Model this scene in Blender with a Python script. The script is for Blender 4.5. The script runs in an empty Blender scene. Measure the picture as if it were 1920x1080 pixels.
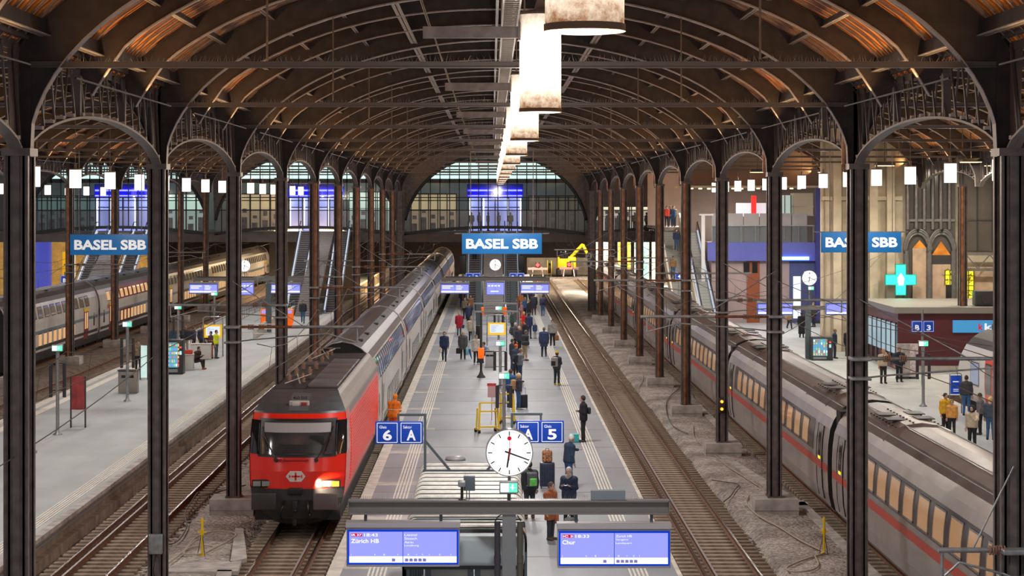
import bpy, bmesh, math, random
import numpy as np
from mathutils import Vector, Matrix

# ------------------------------------------------------------------ camera, world, exposure
sc = bpy.context.scene
C = sc.collection
CAMZ = 10.2          # eye height over the rail heads; x right, y into the hall, z up, rail heads at z = 0
FPX = 3733.3         # 70 mm lens on a 36 mm wide sensor at 1920 px
VX, VY = 921.5, 377.0
cam_d = bpy.data.cameras.new('camera'); cam = bpy.data.objects.new('camera', cam_d); C.objects.link(cam)
cam.location = (0, 0, CAMZ); cam.rotation_euler = (math.pi/2, 0, 0)
cam_d.lens = 70; cam_d.sensor_width = 36
cam_d.shift_x = (960-VX)/1920; cam_d.shift_y = -(540-VY)/1920
cam_d.clip_start = 0.5; cam_d.clip_end = 1500
sc.camera = cam
sc.view_settings.view_transform = 'Standard'; sc.view_settings.look = 'None'
sc.view_settings.exposure = 0.12; sc.view_settings.gamma = 1.0
sc.view_settings.use_curve_mapping = False
wd = bpy.data.worlds.new('world'); sc.world = wd; wd.use_nodes = True
bg = wd.node_tree.nodes['Background']; bg.inputs[0].default_value = (0.50, 0.46, 0.50, 1); bg.inputs[1].default_value = 0.50
sc.cycles.max_bounces = 5; sc.cycles.diffuse_bounces = 3; sc.cycles.glossy_bounces = 2
sc.cycles.transmission_bounces = 4; sc.cycles.transparent_max_bounces = 12
sc.cycles.sample_clamp_indirect = 3.0; sc.cycles.caustics_reflective = False; sc.cycles.caustics_refractive = False
sc.cycles.use_denoising = True
R = random.Random(7)
LP = {'centre': 620.0, 'aisle': 230.0, 'uplight': 150.0, 'glow': 200.0, 'aisleglow': 90.0}      # lamp powers

# ------------------------------------------------------------------ materials
MATS = {}
def mat(name, col, rough=0.6, metal=0.0, emit=None, es=1.0, noise=0.0, nscale=3.0, bump=0.0, bscale=30.0, spec=0.5, stretch=None, col2=None):
    if name in MATS: return MATS[name]
    m = bpy.data.materials.new(name); m.use_nodes = True; nt = m.node_tree; b = nt.nodes['Principled BSDF']
    b.inputs['Base Color'].default_value = (*col, 1); b.inputs['Roughness'].default_value = rough
    b.inputs['Metallic'].default_value = metal; b.inputs['Specular IOR Level'].default_value = spec
    if emit: b.inputs['Emission Color'].default_value = (*emit, 1); b.inputs['Emission Strength'].default_value = es
    if noise or bump:
        tc = nt.nodes.new('ShaderNodeTexCoord'); src = tc.outputs['Object']
        if stretch:
            mp = nt.nodes.new('ShaderNodeMapping'); mp.inputs['Scale'].default_value = stretch
            nt.links.new(src, mp.inputs[0]); src = mp.outputs[0]
    if noise:
        n = nt.nodes.new('ShaderNodeTexNoise'); n.inputs['Scale'].default_value = nscale; n.inputs['Detail'].default_value = 5
        nt.links.new(src, n.inputs['Vector'])
        r = nt.nodes.new('ShaderNodeValToRGB'); c2 = col2 or tuple(c*(1-noise) for c in col)
        r.color_ramp.elements[0].color = (*c2, 1); r.color_ramp.elements[0].position = .35
        r.color_ramp.elements[1].color = (*(min(1, c*(1+noise*.4)) for c in col), 1); r.color_ramp.elements[1].position = .65
        nt.links.new(n.outputs['Fac'], r.inputs[0]); nt.links.new(r.outputs[0], b.inputs['Base Color'])
    if bump:
        n2 = nt.nodes.new('ShaderNodeTexNoise'); n2.inputs['Scale'].default_value = bscale; n2.inputs['Detail'].default_value = 4
        nt.links.new(src, n2.inputs['Vector'])
        bp = nt.nodes.new('ShaderNodeBump'); bp.inputs['Strength'].default_value = bump; bp.inputs['Distance'].default_value = .03
        nt.links.new(n2.outputs['Fac'], bp.inputs['Height']); nt.links.new(bp.outputs[0], b.inputs['Normal'])
    MATS[name] = m; return m
def voronoi_mat(name, c1, c2, c3, scale, dirt=None):
    m = bpy.data.materials.new(name); m.use_nodes = True; nt = m.node_tree; b = nt.nodes['Principled BSDF']
    b.inputs['Roughness'].default_value = .9
    tc = nt.nodes.new('ShaderNodeTexCoord'); v = nt.nodes.new('ShaderNodeTexVoronoi'); v.inputs['Scale'].default_value = scale
    nt.links.new(tc.outputs['Object'], v.inputs['Vector'])
    sp = nt.nodes.new('ShaderNodeSeparateColor'); nt.links.new(v.outputs['Color'], sp.inputs[0])
    r = nt.nodes.new('ShaderNodeValToRGB'); e = r.color_ramp.elements
    e[0].color = (*c1, 1); e[1].color = (*c3, 1); k = e.new(.55); k.color = (*c2, 1)
    nt.links.new(sp.outputs[0], r.inputs[0])
    mx = nt.nodes.new('ShaderNodeMix'); mx.data_type = 'RGBA'; mx.blend_type = 'MULTIPLY'
    n = nt.nodes.new('ShaderNodeTexNoise'); n.inputs['Scale'].default_value = .5; nt.links.new(tc.outputs['Object'], n.inputs['Vector'])
    r2 = nt.nodes.new('ShaderNodeValToRGB'); r2.color_ramp.elements[0].color = (.45, .42, .4, 1); r2.color_ramp.elements[0].position = .3
    r2.color_ramp.elements[1].position = .7
    nt.links.new(n.outputs['Fac'], r2.inputs[0]); mx.inputs[0].default_value = 1
    nt.links.new(r.outputs[0], mx.inputs[6]); nt.links.new(r2.outputs[0], mx.inputs[7]); nt.links.new(mx.outputs[2], b.inputs['Base Color'])
    bp = nt.nodes.new('ShaderNodeBump'); bp.inputs['Strength'].default_value = .9; bp.inputs['Distance'].default_value = .06; bp.invert = True
    nt.links.new(v.outputs['Distance'], bp.inputs['Height']); nt.links.new(bp.outputs[0], b.inputs['Normal'])
    MATS[name] = m; return m
def emat(name, col, s=1.0):
    if name in MATS: return MATS[name]
    m = bpy.data.materials.new(name); m.use_nodes = True; nt = m.node_tree; nt.nodes.clear()
    o = nt.nodes.new('ShaderNodeOutputMaterial'); e = nt.nodes.new('ShaderNodeEmission')
    e.inputs[0].default_value = (*col, 1); e.inputs[1].default_value = s; nt.links.new(e.outputs[0], o.inputs[0])
    MATS[name] = m; return m
def glassmat(name, tint=(.8, .85, .85), gl=.12, rough=.05):
    m = bpy.data.materials.new(name); m.use_nodes = True; nt = m.node_tree; nt.nodes.clear()
    o = nt.nodes.new('ShaderNodeOutputMaterial'); t = nt.nodes.new('ShaderNodeBsdfTransparent'); g = nt.nodes.new('ShaderNodeBsdfGlossy')
    t.inputs[0].default_value = (*tint, 1); g.inputs['Roughness'].default_value = rough
    mx = nt.nodes.new('ShaderNodeMixShader'); mx.inputs[0].default_value = gl
    nt.links.new(t.outputs[0], mx.inputs[1]); nt.links.new(g.outputs[0], mx.inputs[2]); nt.links.new(mx.outputs[0], o.inputs[0])
    MATS[name] = m; return m
def striped(name, c1, c2, scale, axis='Y', rough=.7, width=.5):
    m = bpy.data.materials.new(name); m.use_nodes = True; nt = m.node_tree; b = nt.nodes['Principled BSDF']; b.inputs['Roughness'].default_value = rough
    tc = nt.nodes.new('ShaderNodeTexCoord'); w = nt.nodes.new('ShaderNodeTexWave'); w.bands_direction = axis
    w.inputs['Scale'].default_value = scale; w.inputs['Distortion'].default_value = .4
    n = nt.nodes.new('ShaderNodeTexNoise'); n.inputs['Scale'].default_value = 1.3; n.inputs['Detail'].default_value = 4
    nt.links.new(tc.outputs['Object'], w.inputs['Vector']); nt.links.new(tc.outputs['Object'], n.inputs['Vector'])
    mth = nt.nodes.new('ShaderNodeMath'); mth.operation = 'MULTIPLY'
    nt.links.new(w.outputs['Fac'], mth.inputs[0]); nt.links.new(n.outputs['Fac'], mth.inputs[1])
    r = nt.nodes.new('ShaderNodeValToRGB'); r.color_ramp.elements[0].color = (*c1, 1); r.color_ramp.elements[1].color = (*c2, 1)
    r.color_ramp.elements[0].position = .1; r.color_ramp.elements[1].position = width
    nt.links.new(mth.outputs[0], r.inputs[0]); nt.links.new(r.outputs[0], b.inputs['Base Color'])
    MATS[name] = m; return m

STEEL = mat('dark brown painted steel', (.155, .130, .125), .36, .25, noise=.3, nscale=4, spec=.5)
ROOFST = mat('shade darkened roof steel', (.050, .040, .041), .45, .2, noise=.3, nscale=3)  # darker copy of the column steel, with the ribs' shade put into the colour
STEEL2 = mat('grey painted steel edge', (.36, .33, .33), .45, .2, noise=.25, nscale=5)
GALV = mat('galvanised steel', (.36, .38, .39), .4, .6, noise=.2, nscale=9)
GREY = mat('slate grey paint', (.10, .13, .15), .45, .2)
BLACK = mat('black plastic', (.012, .012, .014), .4)
RUBBER = mat('dull black rubber', (.02, .018, .02), .8)
COPPER = mat('copper drain pipe', (.30, .13, .07), .38, .5, noise=.4, nscale=3)
WOOD = striped('orange brown roof boards', (.34, .085, .006), (.95, .34, .03), 1.0, 'Y', .6, .45)
DARKROOF = mat('night dark roof glass', (.045, .040, .046), .25, .0, noise=.4, nscale=1.5)  # opaque dark colour stands for the night behind the skylight
CONC = mat('grey concrete', (.48, .45, .42), .85, noise=.35, nscale=2.2, bump=.25, bscale=14)
CONC2 = mat('pale platform edge stone', (.66, .62, .55), .75, noise=.2, nscale=2)
BRICK = mat('brown platform side wall', (.26, .19, .14), .8, noise=.4, nscale=2.5)
PLAT = mat('grey asphalt platform', (.325, .35, .385), .45, noise=.14, nscale=.8, bump=.08, bscale=60, stretch=(1, .35, 1))
PLAT_L = mat('pale grey paved platform', (.42, .45, .45), .6, noise=.16, nscale=.7, bump=.1, bscale=40, stretch=(1, .35, 1))
WHITELINE = mat('white tactile rib', (.80, .77, .68), .6, noise=.15, nscale=6)
BALLAST = voronoi_mat('crushed stone ballast', (.022, .018, .015), (.20, .165, .135), (.85, .78, .69), 8.0)
GRAVELFINE = voronoi_mat('fine dusty gravel', (.30, .27, .24), (.50, .455, .415), (.68, .63, .585), 11.0)
SLEEPER = mat('weathered timber sleeper', (.30, .225, .165), .85, noise=.4, nscale=3, bump=.2, bscale=20)
RAILSIDE = mat('rusty rail side', (.17, .075, .04), .75, .2, noise=.4, nscale=6)
RAILTOP = mat('polished rail head', (.55, .50, .47), .22, 1.0)
RED = mat('gloss signal red', (.82, .022, .008), .22, spec=.6)
REDSIDE = striped('ribbed red side', (.50, .02, .012), (.95, .10, .06), 4.2, 'Z', .25, .3)
LOCOGREY = mat('loco roof grey', (.085, .090, .10), .35, .3, noise=.2, nscale=4)
LOCOSILVER = mat('brushed silver panel', (.40, .38, .37), .35, .6, noise=.2, nscale=8, stretch=(1, 1, .1))
DARKGREY = mat('dark grey paint', (.045, .043, .047), .45, .1)
GLASSDK = mat('dark tinted glass', (.008, .010, .013), .06, spec=.9)
COACHW = mat('off white coach side', (.62, .60, .58), .3, noise=.12, nscale=1.5)
COACHROOF = mat('grey brown coach roof', (.125, .11, .112), .38, .35, noise=.2, nscale=1.5)
ICEW = mat('silver white train side', (.37, .34, .335), .24, .15, noise=.1, nscale=1.2)
ICEROOF = mat('brown grey train roof', (.21, .17, .155), .30, .4, noise=.2, nscale=1.0)
ICERED = mat('dull red stripe', (.52, .08, .06), .35)
BURG = mat('burgundy door', (.22, .02, .035), .35)
YEL = mat('safety yellow', (.90, .60, .01), .4)
WARMWIN = mat('warm lit train window', (.1, .06, .03), .15, emit=(1.0, .56, .26), es=.62, noise=.0)
WARMDIM = mat('dim lit train window', (.08, .07, .06), .12, emit=(.85, .55, .35), es=.25)
BLUESIGN = mat('blue station sign', (.008, .11, .30), .4, emit=(.008, .10, .28), es=.5)
WHITESIGN = mat('white sign lettering', (.85, .85, .85), .5, emit=(1, 1, 1), es=.35)
BLUEP = mat('royal blue sign', (.006, .05, .36), .4, emit=(.0, .05, .45), es=.30)
SCREEN = emat('lavender display screen', (.34, .36, .96), .98)
SCREENB = emat('blue display border', (.004, .045, .60), .95)
SCREENW = emat('white display text', (.95, .95, 1.0), 1.1)
SCREENR = emat('red display badge', (.75, .01, .08), .8)
SCREEND = emat('violet display icon', (.25, .22, .62), .8)
CLOCKF = emat('lit clock face', (1, .99, .96), 1.25)
GREENL = emat('green lit panel', (.10, .95, .45), 1.5)
WHITEL = emat('white lit panel', (.80, 1.0, .90), 1.3)
REDL = emat('red lamp glass', (1, .03, .03), 9)
BLUEL = emat('blue neon tube', (.06, .06, 1.0), 9)
HEADL = emat('headlight glass', (1, .80, .55), 4)
WARML = emat('warm light strip', (1, .62, .25), 4)
WHITEN = emat('white light strip', (.85, .9, 1.0), 5)
GLASS = glassmat('clear window glass', (.92, .96, .96), .035)
FROST = glassmat('smoked window glass', (.46, .46, .50), .16, .3)
BALU = glassmat('balustrade glass', (.82, .86, .88), .10, .1)

# ------------------------------------------------------------------ mesh builder
class MB:
    def __init__(s): s.v = []; s.f = []; s.m = []; s.sm = []
    def add(s, vs, fs, mi=0, smooth=False):
        o = len(s.v); s.v += [tuple(p) for p in vs]
        for f in fs: s.f.append([i+o for i in f]); s.m.append(mi); s.sm.append(smooth)
    def box(s, c, d, mi=0, rz=0.0):
        x, y, z = c; a, b, e = d[0]/2, d[1]/2, d[2]/2
        vs = [(sx*a, sy*b, sz*e) for sz in (-1, 1) for sy in (-1, 1) for sx in (-1, 1)]
        if rz:
            cs, sn = math.cos(rz), math.sin(rz); vs = [(p[0]*cs-p[1]*sn, p[0]*sn+p[1]*cs, p[2]) for p in vs]
        s.add([(p[0]+x, p[1]+y, p[2]+z) for p in vs], [(0, 2, 3, 1), (4, 5, 7, 6), (0, 1, 5, 4), (2, 6, 7, 3), (0, 4, 6, 2), (1, 3, 7, 5)], mi)
        return s
    def span(s, x0, x1, y0, y1, z0, z1, mi=0):
        return s.box(((x0+x1)/2, (y0+y1)/2, (z0+z1)/2), (abs(x1-x0), abs(y1-y0), abs(z1-z0)), mi)
    def rbox(s, c, d, r, mi=0):
        bm = bmesh.new(); bmesh.ops.create_cube(bm, size=1)
        for v in bm.verts: v.co = Vector((v.co.x*d[0]+c[0], v.co.y*d[1]+c[1], v.co.z*d[2]+c[2]))
        bmesh.ops.bevel(bm, geom=bm.edges[:], offset=r, segments=2, affect='EDGES', profile=.6)
        bm.verts.index_update(); s.add([v.co[:] for v in bm.verts], [[v.index for v in f.verts] for f in bm.faces], mi, True); bm.free(); return s
    def cyl(s, p0, p1, r, n=10, mi=0, r1=None, smooth=True, caps=True):
        p0 = Vector(p0); p1 = Vector(p1); d = (p1-p0)
        if d.length < 1e-6: return s
        q = d.to_track_quat('Z', 'Y'); r1 = r if r1 is None else r1; vs = []
        for p, rr in ((p0, r), (p1, r1)):
            for k in range(n):
                a = 2*math.pi*k/n; vs.append(p+q @ Vector((rr*math.cos(a), rr*math.sin(a), 0)))
        s.add(vs, [(k, (k+1) % n, n+(k+1) % n, n+k) for k in range(n)], mi, smooth)
        if caps: s.add(vs, [list(range(n))[::-1], list(range(n, 2*n))], mi)
        return s
    def tube(s, pts, r, n=6, mi=0):
        pts = [Vector(p) for p in pts]; rings = []
        for i, p in enumerate(pts):
            d = (pts[min(i+1, len(pts)-1)]-pts[max(i-1, 0)])
            q = d.to_track_quat('Z', 'Y')
            rings += [p+q @ Vector((r*math.cos(2*math.pi*k/n), r*math.sin(2*math.pi*k/n), 0)) for k in range(n)]
        fs = []
        for i in range(len(pts)-1):
            for k in range(n): fs.append((i*n+k, i*n+(k+1) % n, (i+1)*n+(k+1) % n, (i+1)*n+k))
        fs += [list(range(n))[::-1], [(len(pts)-1)*n+k for k in range(n)]]
        s.add(rings, fs, mi, True); return s
    def bar(s, p0, p1, w, h, mi=0):
        """rectangular bar from p0 to p1, w across y (or x), h in the other direction"""
        p0 = Vector(p0); p1 = Vector(p1); d = (p1-p0).normalized()
        up = Vector((0, 0, 1)) if abs(d.z) < .9 else Vector((0, 1, 0))
        a = d.cross(up).normalized()*w/2; b = a.cross(d).normalized()*h/2
        vs = [p+i*a+j*b for p in (p0, p1) for i, j in ((-1, -1), (1, -1), (1, 1), (-1, 1))]
        s.add(vs, [(0, 1, 5, 4), (1, 2, 6, 5), (2, 3, 7, 6), (3, 0, 4, 7), (3, 2, 1, 0), (4, 5, 6, 7)], mi); return s
    def prism_y(s, poly, y0, y1, mi=0):
        n = len(poly); vs = [(x, y0, z) for x, z in poly]+[(x, y1, z) for x, z in poly]
        s.add(vs, [(k, (k+1) % n, n+(k+1) % n, n+k) for k in range(n)]+[list(range(n))[::-1], list(range(n, 2*n))], mi); return s
    def prism_z(s, poly, z0, z1, mi=0):
        n = len(poly); vs = [(x, y, z0) for x, y in poly]+[(x, y, z1) for x, y in poly]
        s.add(vs, [(k, (k+1) % n, n+(k+1) % n, n+k) for k in range(n)]+[list(range(n))[::-1], list(range(n, 2*n))], mi); return s
    def lathe(s, prof, c=(0, 0, 0), n=16, mi=0):
        vs = []; m = len(prof)
        for r, z in prof:
            for k in range(n): a = 2*math.pi*k/n; vs.append((c[0]+r*math.cos(a), c[1]+r*math.sin(a), c[2]+z))
        s.add(vs, [(j*n+k, j*n+(k+1) % n, (j+1)*n+(k+1) % n, (j+1)*n+k) for j in range(m-1) for k in range(n)], mi, True)
        s.add(vs, [list(range(n))[::-1], [(m-1)*n+k for k in range(n)]], mi); return s
    def grid(s, P, mi=0, smooth=True):
        """P: list of rows of points"""
        nr, nc = len(P), len(P[0]); vs = [p for r in P for p in r]
        s.add(vs, [(j*nc+i, j*nc+i+1, (j+1)*nc+i+1, (j+1)*nc+i) for j in range(nr-1) for i in range(nc-1)], mi, smooth); return s
    def build(s, name, mats, parent=None, loc=None, fix=True):
        me = bpy.data.meshes.new(name); me.from_pydata(s.v, [], s.f)
        if not isinstance(mats, (list, tuple)): mats = [mats]
        for m in mats: me.materials.append(m)
        me.polygons.foreach_set('material_index', s.m); me.polygons.foreach_set('use_smooth', s.sm); me.update()
        if fix:
            bm = bmesh.new(); bm.from_mesh(me); bmesh.ops.recalc_face_normals(bm, faces=bm.faces[:]); bm.to_mesh(me); bm.free()
        o = bpy.data.objects.new(name, me); C.objects.link(o)
        if parent is not None: o.parent = parent
        if loc is not None: o.location = loc
        return o
def tag(o, label=None, cat=None, group=None, kind=None):
    if label: o['label'] = label
    if cat: o['category'] = cat
    if group: o['group'] = group
    if kind: o['kind'] = kind
    return o
def struct(o): o['kind'] = 'structure'; return o
def thing(name, label, cat, loc=(0, 0, 0), rz=0.0, group=None):
    o = bpy.data.objects.new(name, None); C.objects.link(o); o.location = loc; o.rotation_euler = (0, 0, rz)
    o.empty_display_size = .2
    return tag(o, label, cat, group)
KIDS = {}
def kids(o): return [c for c in C.objects if c.parent == o]
def dup(root, loc=None, rz=None, label=None, group=None, parent=None):
    c = root.copy(); C.objects.link(c)
    if parent is not None: c.parent = parent
    if loc is not None: c.location = loc
    if rz is not None: c.rotation_euler = (0, 0, rz)
    if label: c['label'] = label
    if group: c['group'] = group
    for ch in list(root.children): dup(ch, parent=c)
    return c
def X_(px, D): return (px-VX)*D/FPX
def Z_(py, D): return CAMZ-(py-VY)*D/FPX
def gnd(px, py, z=.55):
    D = FPX*(CAMZ-z)/(py-VY); return X_(px, D), D
ORD = 'first second third fourth fifth sixth seventh eighth ninth tenth eleventh twelfth thirteenth fourteenth fifteenth sixteenth seventeenth eighteenth nineteenth twentieth'.split()

TEXT_CACHE = {}
def lettering(txt, x0, x1, z0, z1, y, m, parent, bold=.0, name='lettering', depth=.01, keep=False, align='L'):
    """text in the x-z plane facing -y, fitted into the box; keep=True keeps proportions and fits the height"""
    key = (txt, bold)
    if key not in TEXT_CACHE:
        cu = bpy.data.curves.new('t', 'FONT'); cu.body = txt; cu.offset = bold; cu.space_line = .95; cu.resolution_u = 3
        to = bpy.data.objects.new('t', cu); C.objects.link(to); bpy.context.view_layer.update()
        me = bpy.data.meshes.new_from_object(to.evaluated_get(bpy.context.evaluated_depsgraph_get()))
        vs = [v.co.copy() for v in me.vertices]; fs = [list(p.vertices) for p in me.polygons]
        bpy.data.objects.remove(to); bpy.data.curves.remove(cu); bpy.data.meshes.remove(me)
        TEXT_CACHE[key] = (vs, fs)
    vs, fs = TEXT_CACHE[key]
    xa = min(v.x for v in vs); xb = max(v.x for v in vs); ya = min(v.y for v in vs); yb = max(v.y for v in vs)
    sz = (z1-z0)/(yb-ya); sx = (x1-x0)/(xb-xa)
    if keep: sx = min(sx, sz)
    off = x0 if align == 'L' else (x0+x1)/2-(xb-xa)*sx/2
    mb = MB(); mb.add([(off+(v.x-xa)*sx, y, z0+(v.y-ya)*sz) for v in vs], fs)
    return mb.build(name, m, parent, fix=False)
# ------------------------------------------------------------------ ground, tracks, platforms
PITCH = 14.95; D0 = 50.9                 # column bays
def cold(k): return D0+PITCH*k
HALLS = (-35.2, -17.4, .4, 18.2)
XL, XR = -8.3, 9.13                      # inner faces of the two middle column rows
g = MB(); g.span(-60, 60, 8, 420, -.9, -.26); o = struct(g.build('floor', BALLAST))
LPE = 0.55
def platform(name, poly, m, edge_xs, side_mat=BRICK, z=LPE):
    mb = MB(); n = len(poly)
    vs = [(x, y, z) for x, y in poly]+[(x, y, -.3) for x, y in poly]
    mb.add(vs, [list(range(n))], 0); mb.add(vs, [(k, (k+1) % n, n+(k+1) % n, n+k) for k in range(n)], 1)
    return struct(mb.build(name, [m, side_mat]))
platform('floor_island', [(-4.24, 20), (4.89, 20), (4.89, 262), (-4.24, 262)], PLAT, None)
platform('floor_left', [(-21.6, 20), (-12.95, 20), (-12.95, 262), (-23.4, 262), (-22.2, 150), (-21.6, 100)], PLAT_L, None)
platform('floor_right', [(13.82, 20), (22.3, 20), (22.3, 99), (60, 99), (60, 240), (13.82, 240)], PLAT_L, None)
platform('floor_far_left', [(-44, 60), (-30.9, 60), (-30.9, 262), (-44, 262)], PLAT_L, None)
def edging(n, x0, x1, y0=20.0, y1=262.0, z=LPE, m=CONC2):
    mb = MB(); mb.span(x0, x1, y0, y1, z-.12, z+.012); return struct(mb.build('trim_%d' % n, m))
edging(1, -4.26, -3.9); edging(2, 4.80, 4.92); edging(3, -13.2, -12.93, m=CONC); edging(4, -21.64, -21.2, 20, 120); edging(5, 13.8, 14.25)
edging(6, 22.0, 22.32, 20, 99)
# recessed ledge along the left platform wall
mb = MB(); mb.span(-12.95, -12.72, 20, 262, -.3, .06); struct(mb.build('trim_7', BRICK))
mb = MB(); mb.span(-12.95, -12.88, 20, 262, .30, .36); struct(mb.build('trim_8', GALV))
def tactile(n, xs, w, y0, y1):
    mb = MB()
    for x in xs: mb.span(x-w/2, x+w/2, y0, y1, LPE-.01, LPE+.014)
    return struct(mb.build('trim_%d' % n, WHITELINE))
tactile(9, [-3.18+i*.105 for i in range(5)], .05, 20, 262)
tactile(10, [3.60+i*.105 for i in range(5)], .05, 20, 262)
tactile(11, [-13.82+i*.1 for i in range(5)], .045, 20, 262)
tactile(12, [14.9+i*.1 for i in range(5)], .045, 20, 240)
mb = MB(); mb.span(-20.9, -20.5, 20, 262, LPE-.01, LPE+.012); struct(mb.build('trim_13', WHITELINE))
# cross joints in the island paving
mb = MB()
for y in [44.5, 52.2, 60, 67.5, 76, 84, 92, 100, 110, 121, 133, 147]:
    mb.span(-3.9, -2.4, y, y+.9, LPE-.01, LPE+.006)
struct(mb.build('trim_14', mat('pale paving slab', (.52, .50, .46), .7, noise=.2, nscale=2)))
mb = MB()
for y in range(24, 200, 6): mb.span(-3.9, 4.8, y, y+.05, LPE-.01, LPE+.004)
struct(mb.build('trim_15', mat('dark paving joint', (.26, .26, .27), .8)))

# gravel verge strips between tracks where the columns stand, with concrete cable troughs
def verge(n, x0, x1, m, y0=20, y1=262, z=-.10):
    mb = MB(); nx = 3; P = []
    y = y0
    while y <= y1:
        P.append([(x0-.25+R.uniform(-.1, .1), y, -.3), (x0+R.uniform(-.1, .1), y, z), ((x0+x1)/2, y, z+R.uniform(0, .05)), (x1+R.uniform(-.1, .1), y, z), (x1+.25, y, -.3)]); y += 2.2
    mb.grid(P); return struct(mb.build('floor_verge_%d' % n, m))
verge(1, -9.5, -7.6, GRAVELFINE); verge(2, 8.2, 10.6, GRAVELFINE); verge(3, -27.7, -25.4, mat('brown packed earth', (.17, .13, .10), .9, noise=.4, nscale=2, bump=.3))
def slabs(lst, label, z=-.02):
    for pts, lab in lst:
        mb = MB(); mb.prism_z(pts, -.14, z); tag(mb.build('cable_trough', CONC), lab, 'cable trough', 'concrete cable troughs on the gravel')
slabs([([(-8.0, 62.2), (-7.75, 62.2), (-7.0, 57.0), (-7.4, 56.4)], 'narrow concrete cable trough slanting from column foot beside red locomotive'),
       ([(-8.9, 56.2), (-7.1, 56.6), (-7.0, 55.0), (-9.0, 54.9)], 'wide concrete slab beneath the coiled yellow hose post'),
       ([(-7.6, 55.2), (-7.2, 55.2), (-6.9, 52.6), (-7.3, 49.5), (-7.7, 49.5), (-7.35, 52.6)], 'bent concrete cable trough below the yellow hose post'),
       ([(8.5, 67.7), (10.7, 67.7), (10.7, 66.9), (8.5, 66.9)], 'flat concrete slab across gravel behind the second right column'),
       ([(10.35, 68), (10.65, 68), (10.65, 48), (10.35, 48)], 'long straight concrete trough beside the white train, near end'),
       ([(9.1, 80.5), (9.4, 80.5), (10.4, 69.5), (10.0, 69.5)], 'slanting concrete trough between two right column feet'),
       ([(10.2, 100), (10.5, 100), (10.5, 83), (10.2, 83)], 'straight concrete trough beside white train farther back')], '')

SLP = MB(); SLP.rbox((0, 0, -.23), (2.6, .25, .15), .02); SLP0 = SLP.build('sleeper', SLEEPER); SLPME = SLP0.data; bpy.data.objects.remove(SLP0)
def rail_mb(x, y0, y1, top=0.0):
    mb = MB()
    prof = [(-.07, -.16), (.07, -.16), (.07, -.145), (.012, -.12), (.012, -.045), (.036, -.03), (.036, top-.004), (-.036, top-.004), (-.036, -.03), (-.012, -.045), (-.012, -.12), (-.07, -.145)]
    mb.prism_y([(x+a, b) for a, b in prof], y0, y1, 0)
    mb.span(x-.030, x+.030, y0, y1, top-.006, top+.001, 1); return mb
def track(x, y0, y1, label, check=None, nside=100, rusty=False):
    t = thing('railway_track', label, 'track', (x, 0, 0), group='railway tracks')
    for s in (-1, 1): rail_mb(s*.7525, y0, y1).build('rail', [RAILSIDE, RAILTOP if not rusty else RAILSIDE], t)
    if check is not None:
        o = rail_mb(check, y0, y1, -.01).build('guard_rail', [RAILSIDE, STEEL2], t); o['label'] = 'dull unused third rail'
    n = int((y1-y0)/.6); rest = MB()
    for i in range(n):
        y = y0+.3+i*.6
        if i < nside:
            o = bpy.data.objects.new('sleeper', SLPME); C.objects.link(o); o.parent = t; o.location = (0, y, 0)
        else: rest.box((0, y, -.23), (2.6, .25, .15))
    if n > nside: rest.build('sleepers', SLEEPER, t)['kind'] = 'stuff'
    return t
track(-11.24, 46, 262, 'empty track beside the pale left platform', check=-.45)
track(-5.93, 50, 262, 'track under the red locomotive and double deck coaches', check=.46)
track(6.61, 46, 262, 'empty track between the island platform and right columns', check=-.47)
track(12.09, 46, 262, 'track beneath the silver white express train')
track(-23.7, 60, 262, 'empty track on far side of the left platform, curving past columns', nside=60)
track(-29.2, 100, 262, 'dark track carrying the far left double deck train', nside=60)

def hose(name, label, pts, r=.03, m=None, cat='hose'):
    P = [Vector((p[0], p[1], p[2] if len(p) > 2 else -.06)) for p in pts]; out = []
    for i in range(len(P)-1):
        a = P[max(i-1, 0)]; b = P[i]; c = P[i+1]; d = P[min(i+2, len(P)-1)]
        for k in range(6):
            t = k/6; out.append(.5*((2*b)+(-a+c)*t+(2*a-5*b+4*c-d)*t*t+(-a+3*b-3*c+d)*t*t*t))
    out.append(P[-1]); mb = MB(); mb.tube(out, r); return tag(mb.build(name, m or mat('beige rubber hose', (.42, .36, .27), .6)), label, cat)
def HG(*pp): return [(*gnd(x, y, -.06), -.02) for x, y in pp]
hose('cable', 'dark cable snaking over gravel left of the red locomotive', HG((316, 1024), (335, 1015), (350, 990), (347, 965), (358, 945), (372, 925), (385, 930), (425, 920), (460, 912)), .022, mat('dark grey cable', (.10, .09, .085), .6), 'cable')
hose('hose', 'beige hose looping around the yellow post on left gravel', HG((316, 1058), (345, 1035), (365, 1012), (395, 1000), (430, 999), (443, 1006), (425, 1018), (400, 1030), (380, 1040), (350, 1042), (345, 1036), (360, 1028), (385, 1025), (402, 1028)), .022)
hose('hose', 'pale hose running from right column foot to second yellow post', HG((1406, 930), (1400, 945), (1420, 968), (1460, 990), (1500, 1015), (1545, 1037), (1550, 1040)), .025)
hose('hose', 'pale hose end looped flat on gravel near the right columns', HG((1550, 1038), (1530, 1045), (1500, 1055), (1475, 1068), (1490, 1075), (1520, 1072), (1535, 1062), (1528, 1045)), .025)
hose('cable', 'pale cable curling on the gravel beside third right column', HG((1300, 800), (1302, 822), (1322, 840), (1345, 860), (1370, 880), (1386, 890), (1420, 912)), .02)
hose('cable', 'short black cable piece lying on the gravel by the empty track', HG((1357, 943), (1370, 932), (1378, 920), (1384, 910), (1355, 905), (1335, 902)), .022, mat('dark grey cable', (.10, .09, .085), .6), 'cable')
hose('cable', 'thin pale cable on gravel near the fifth right column', HG((1180, 660), (1188, 682), (1205, 705), (1200, 722), (1190, 735)), .02)
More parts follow.
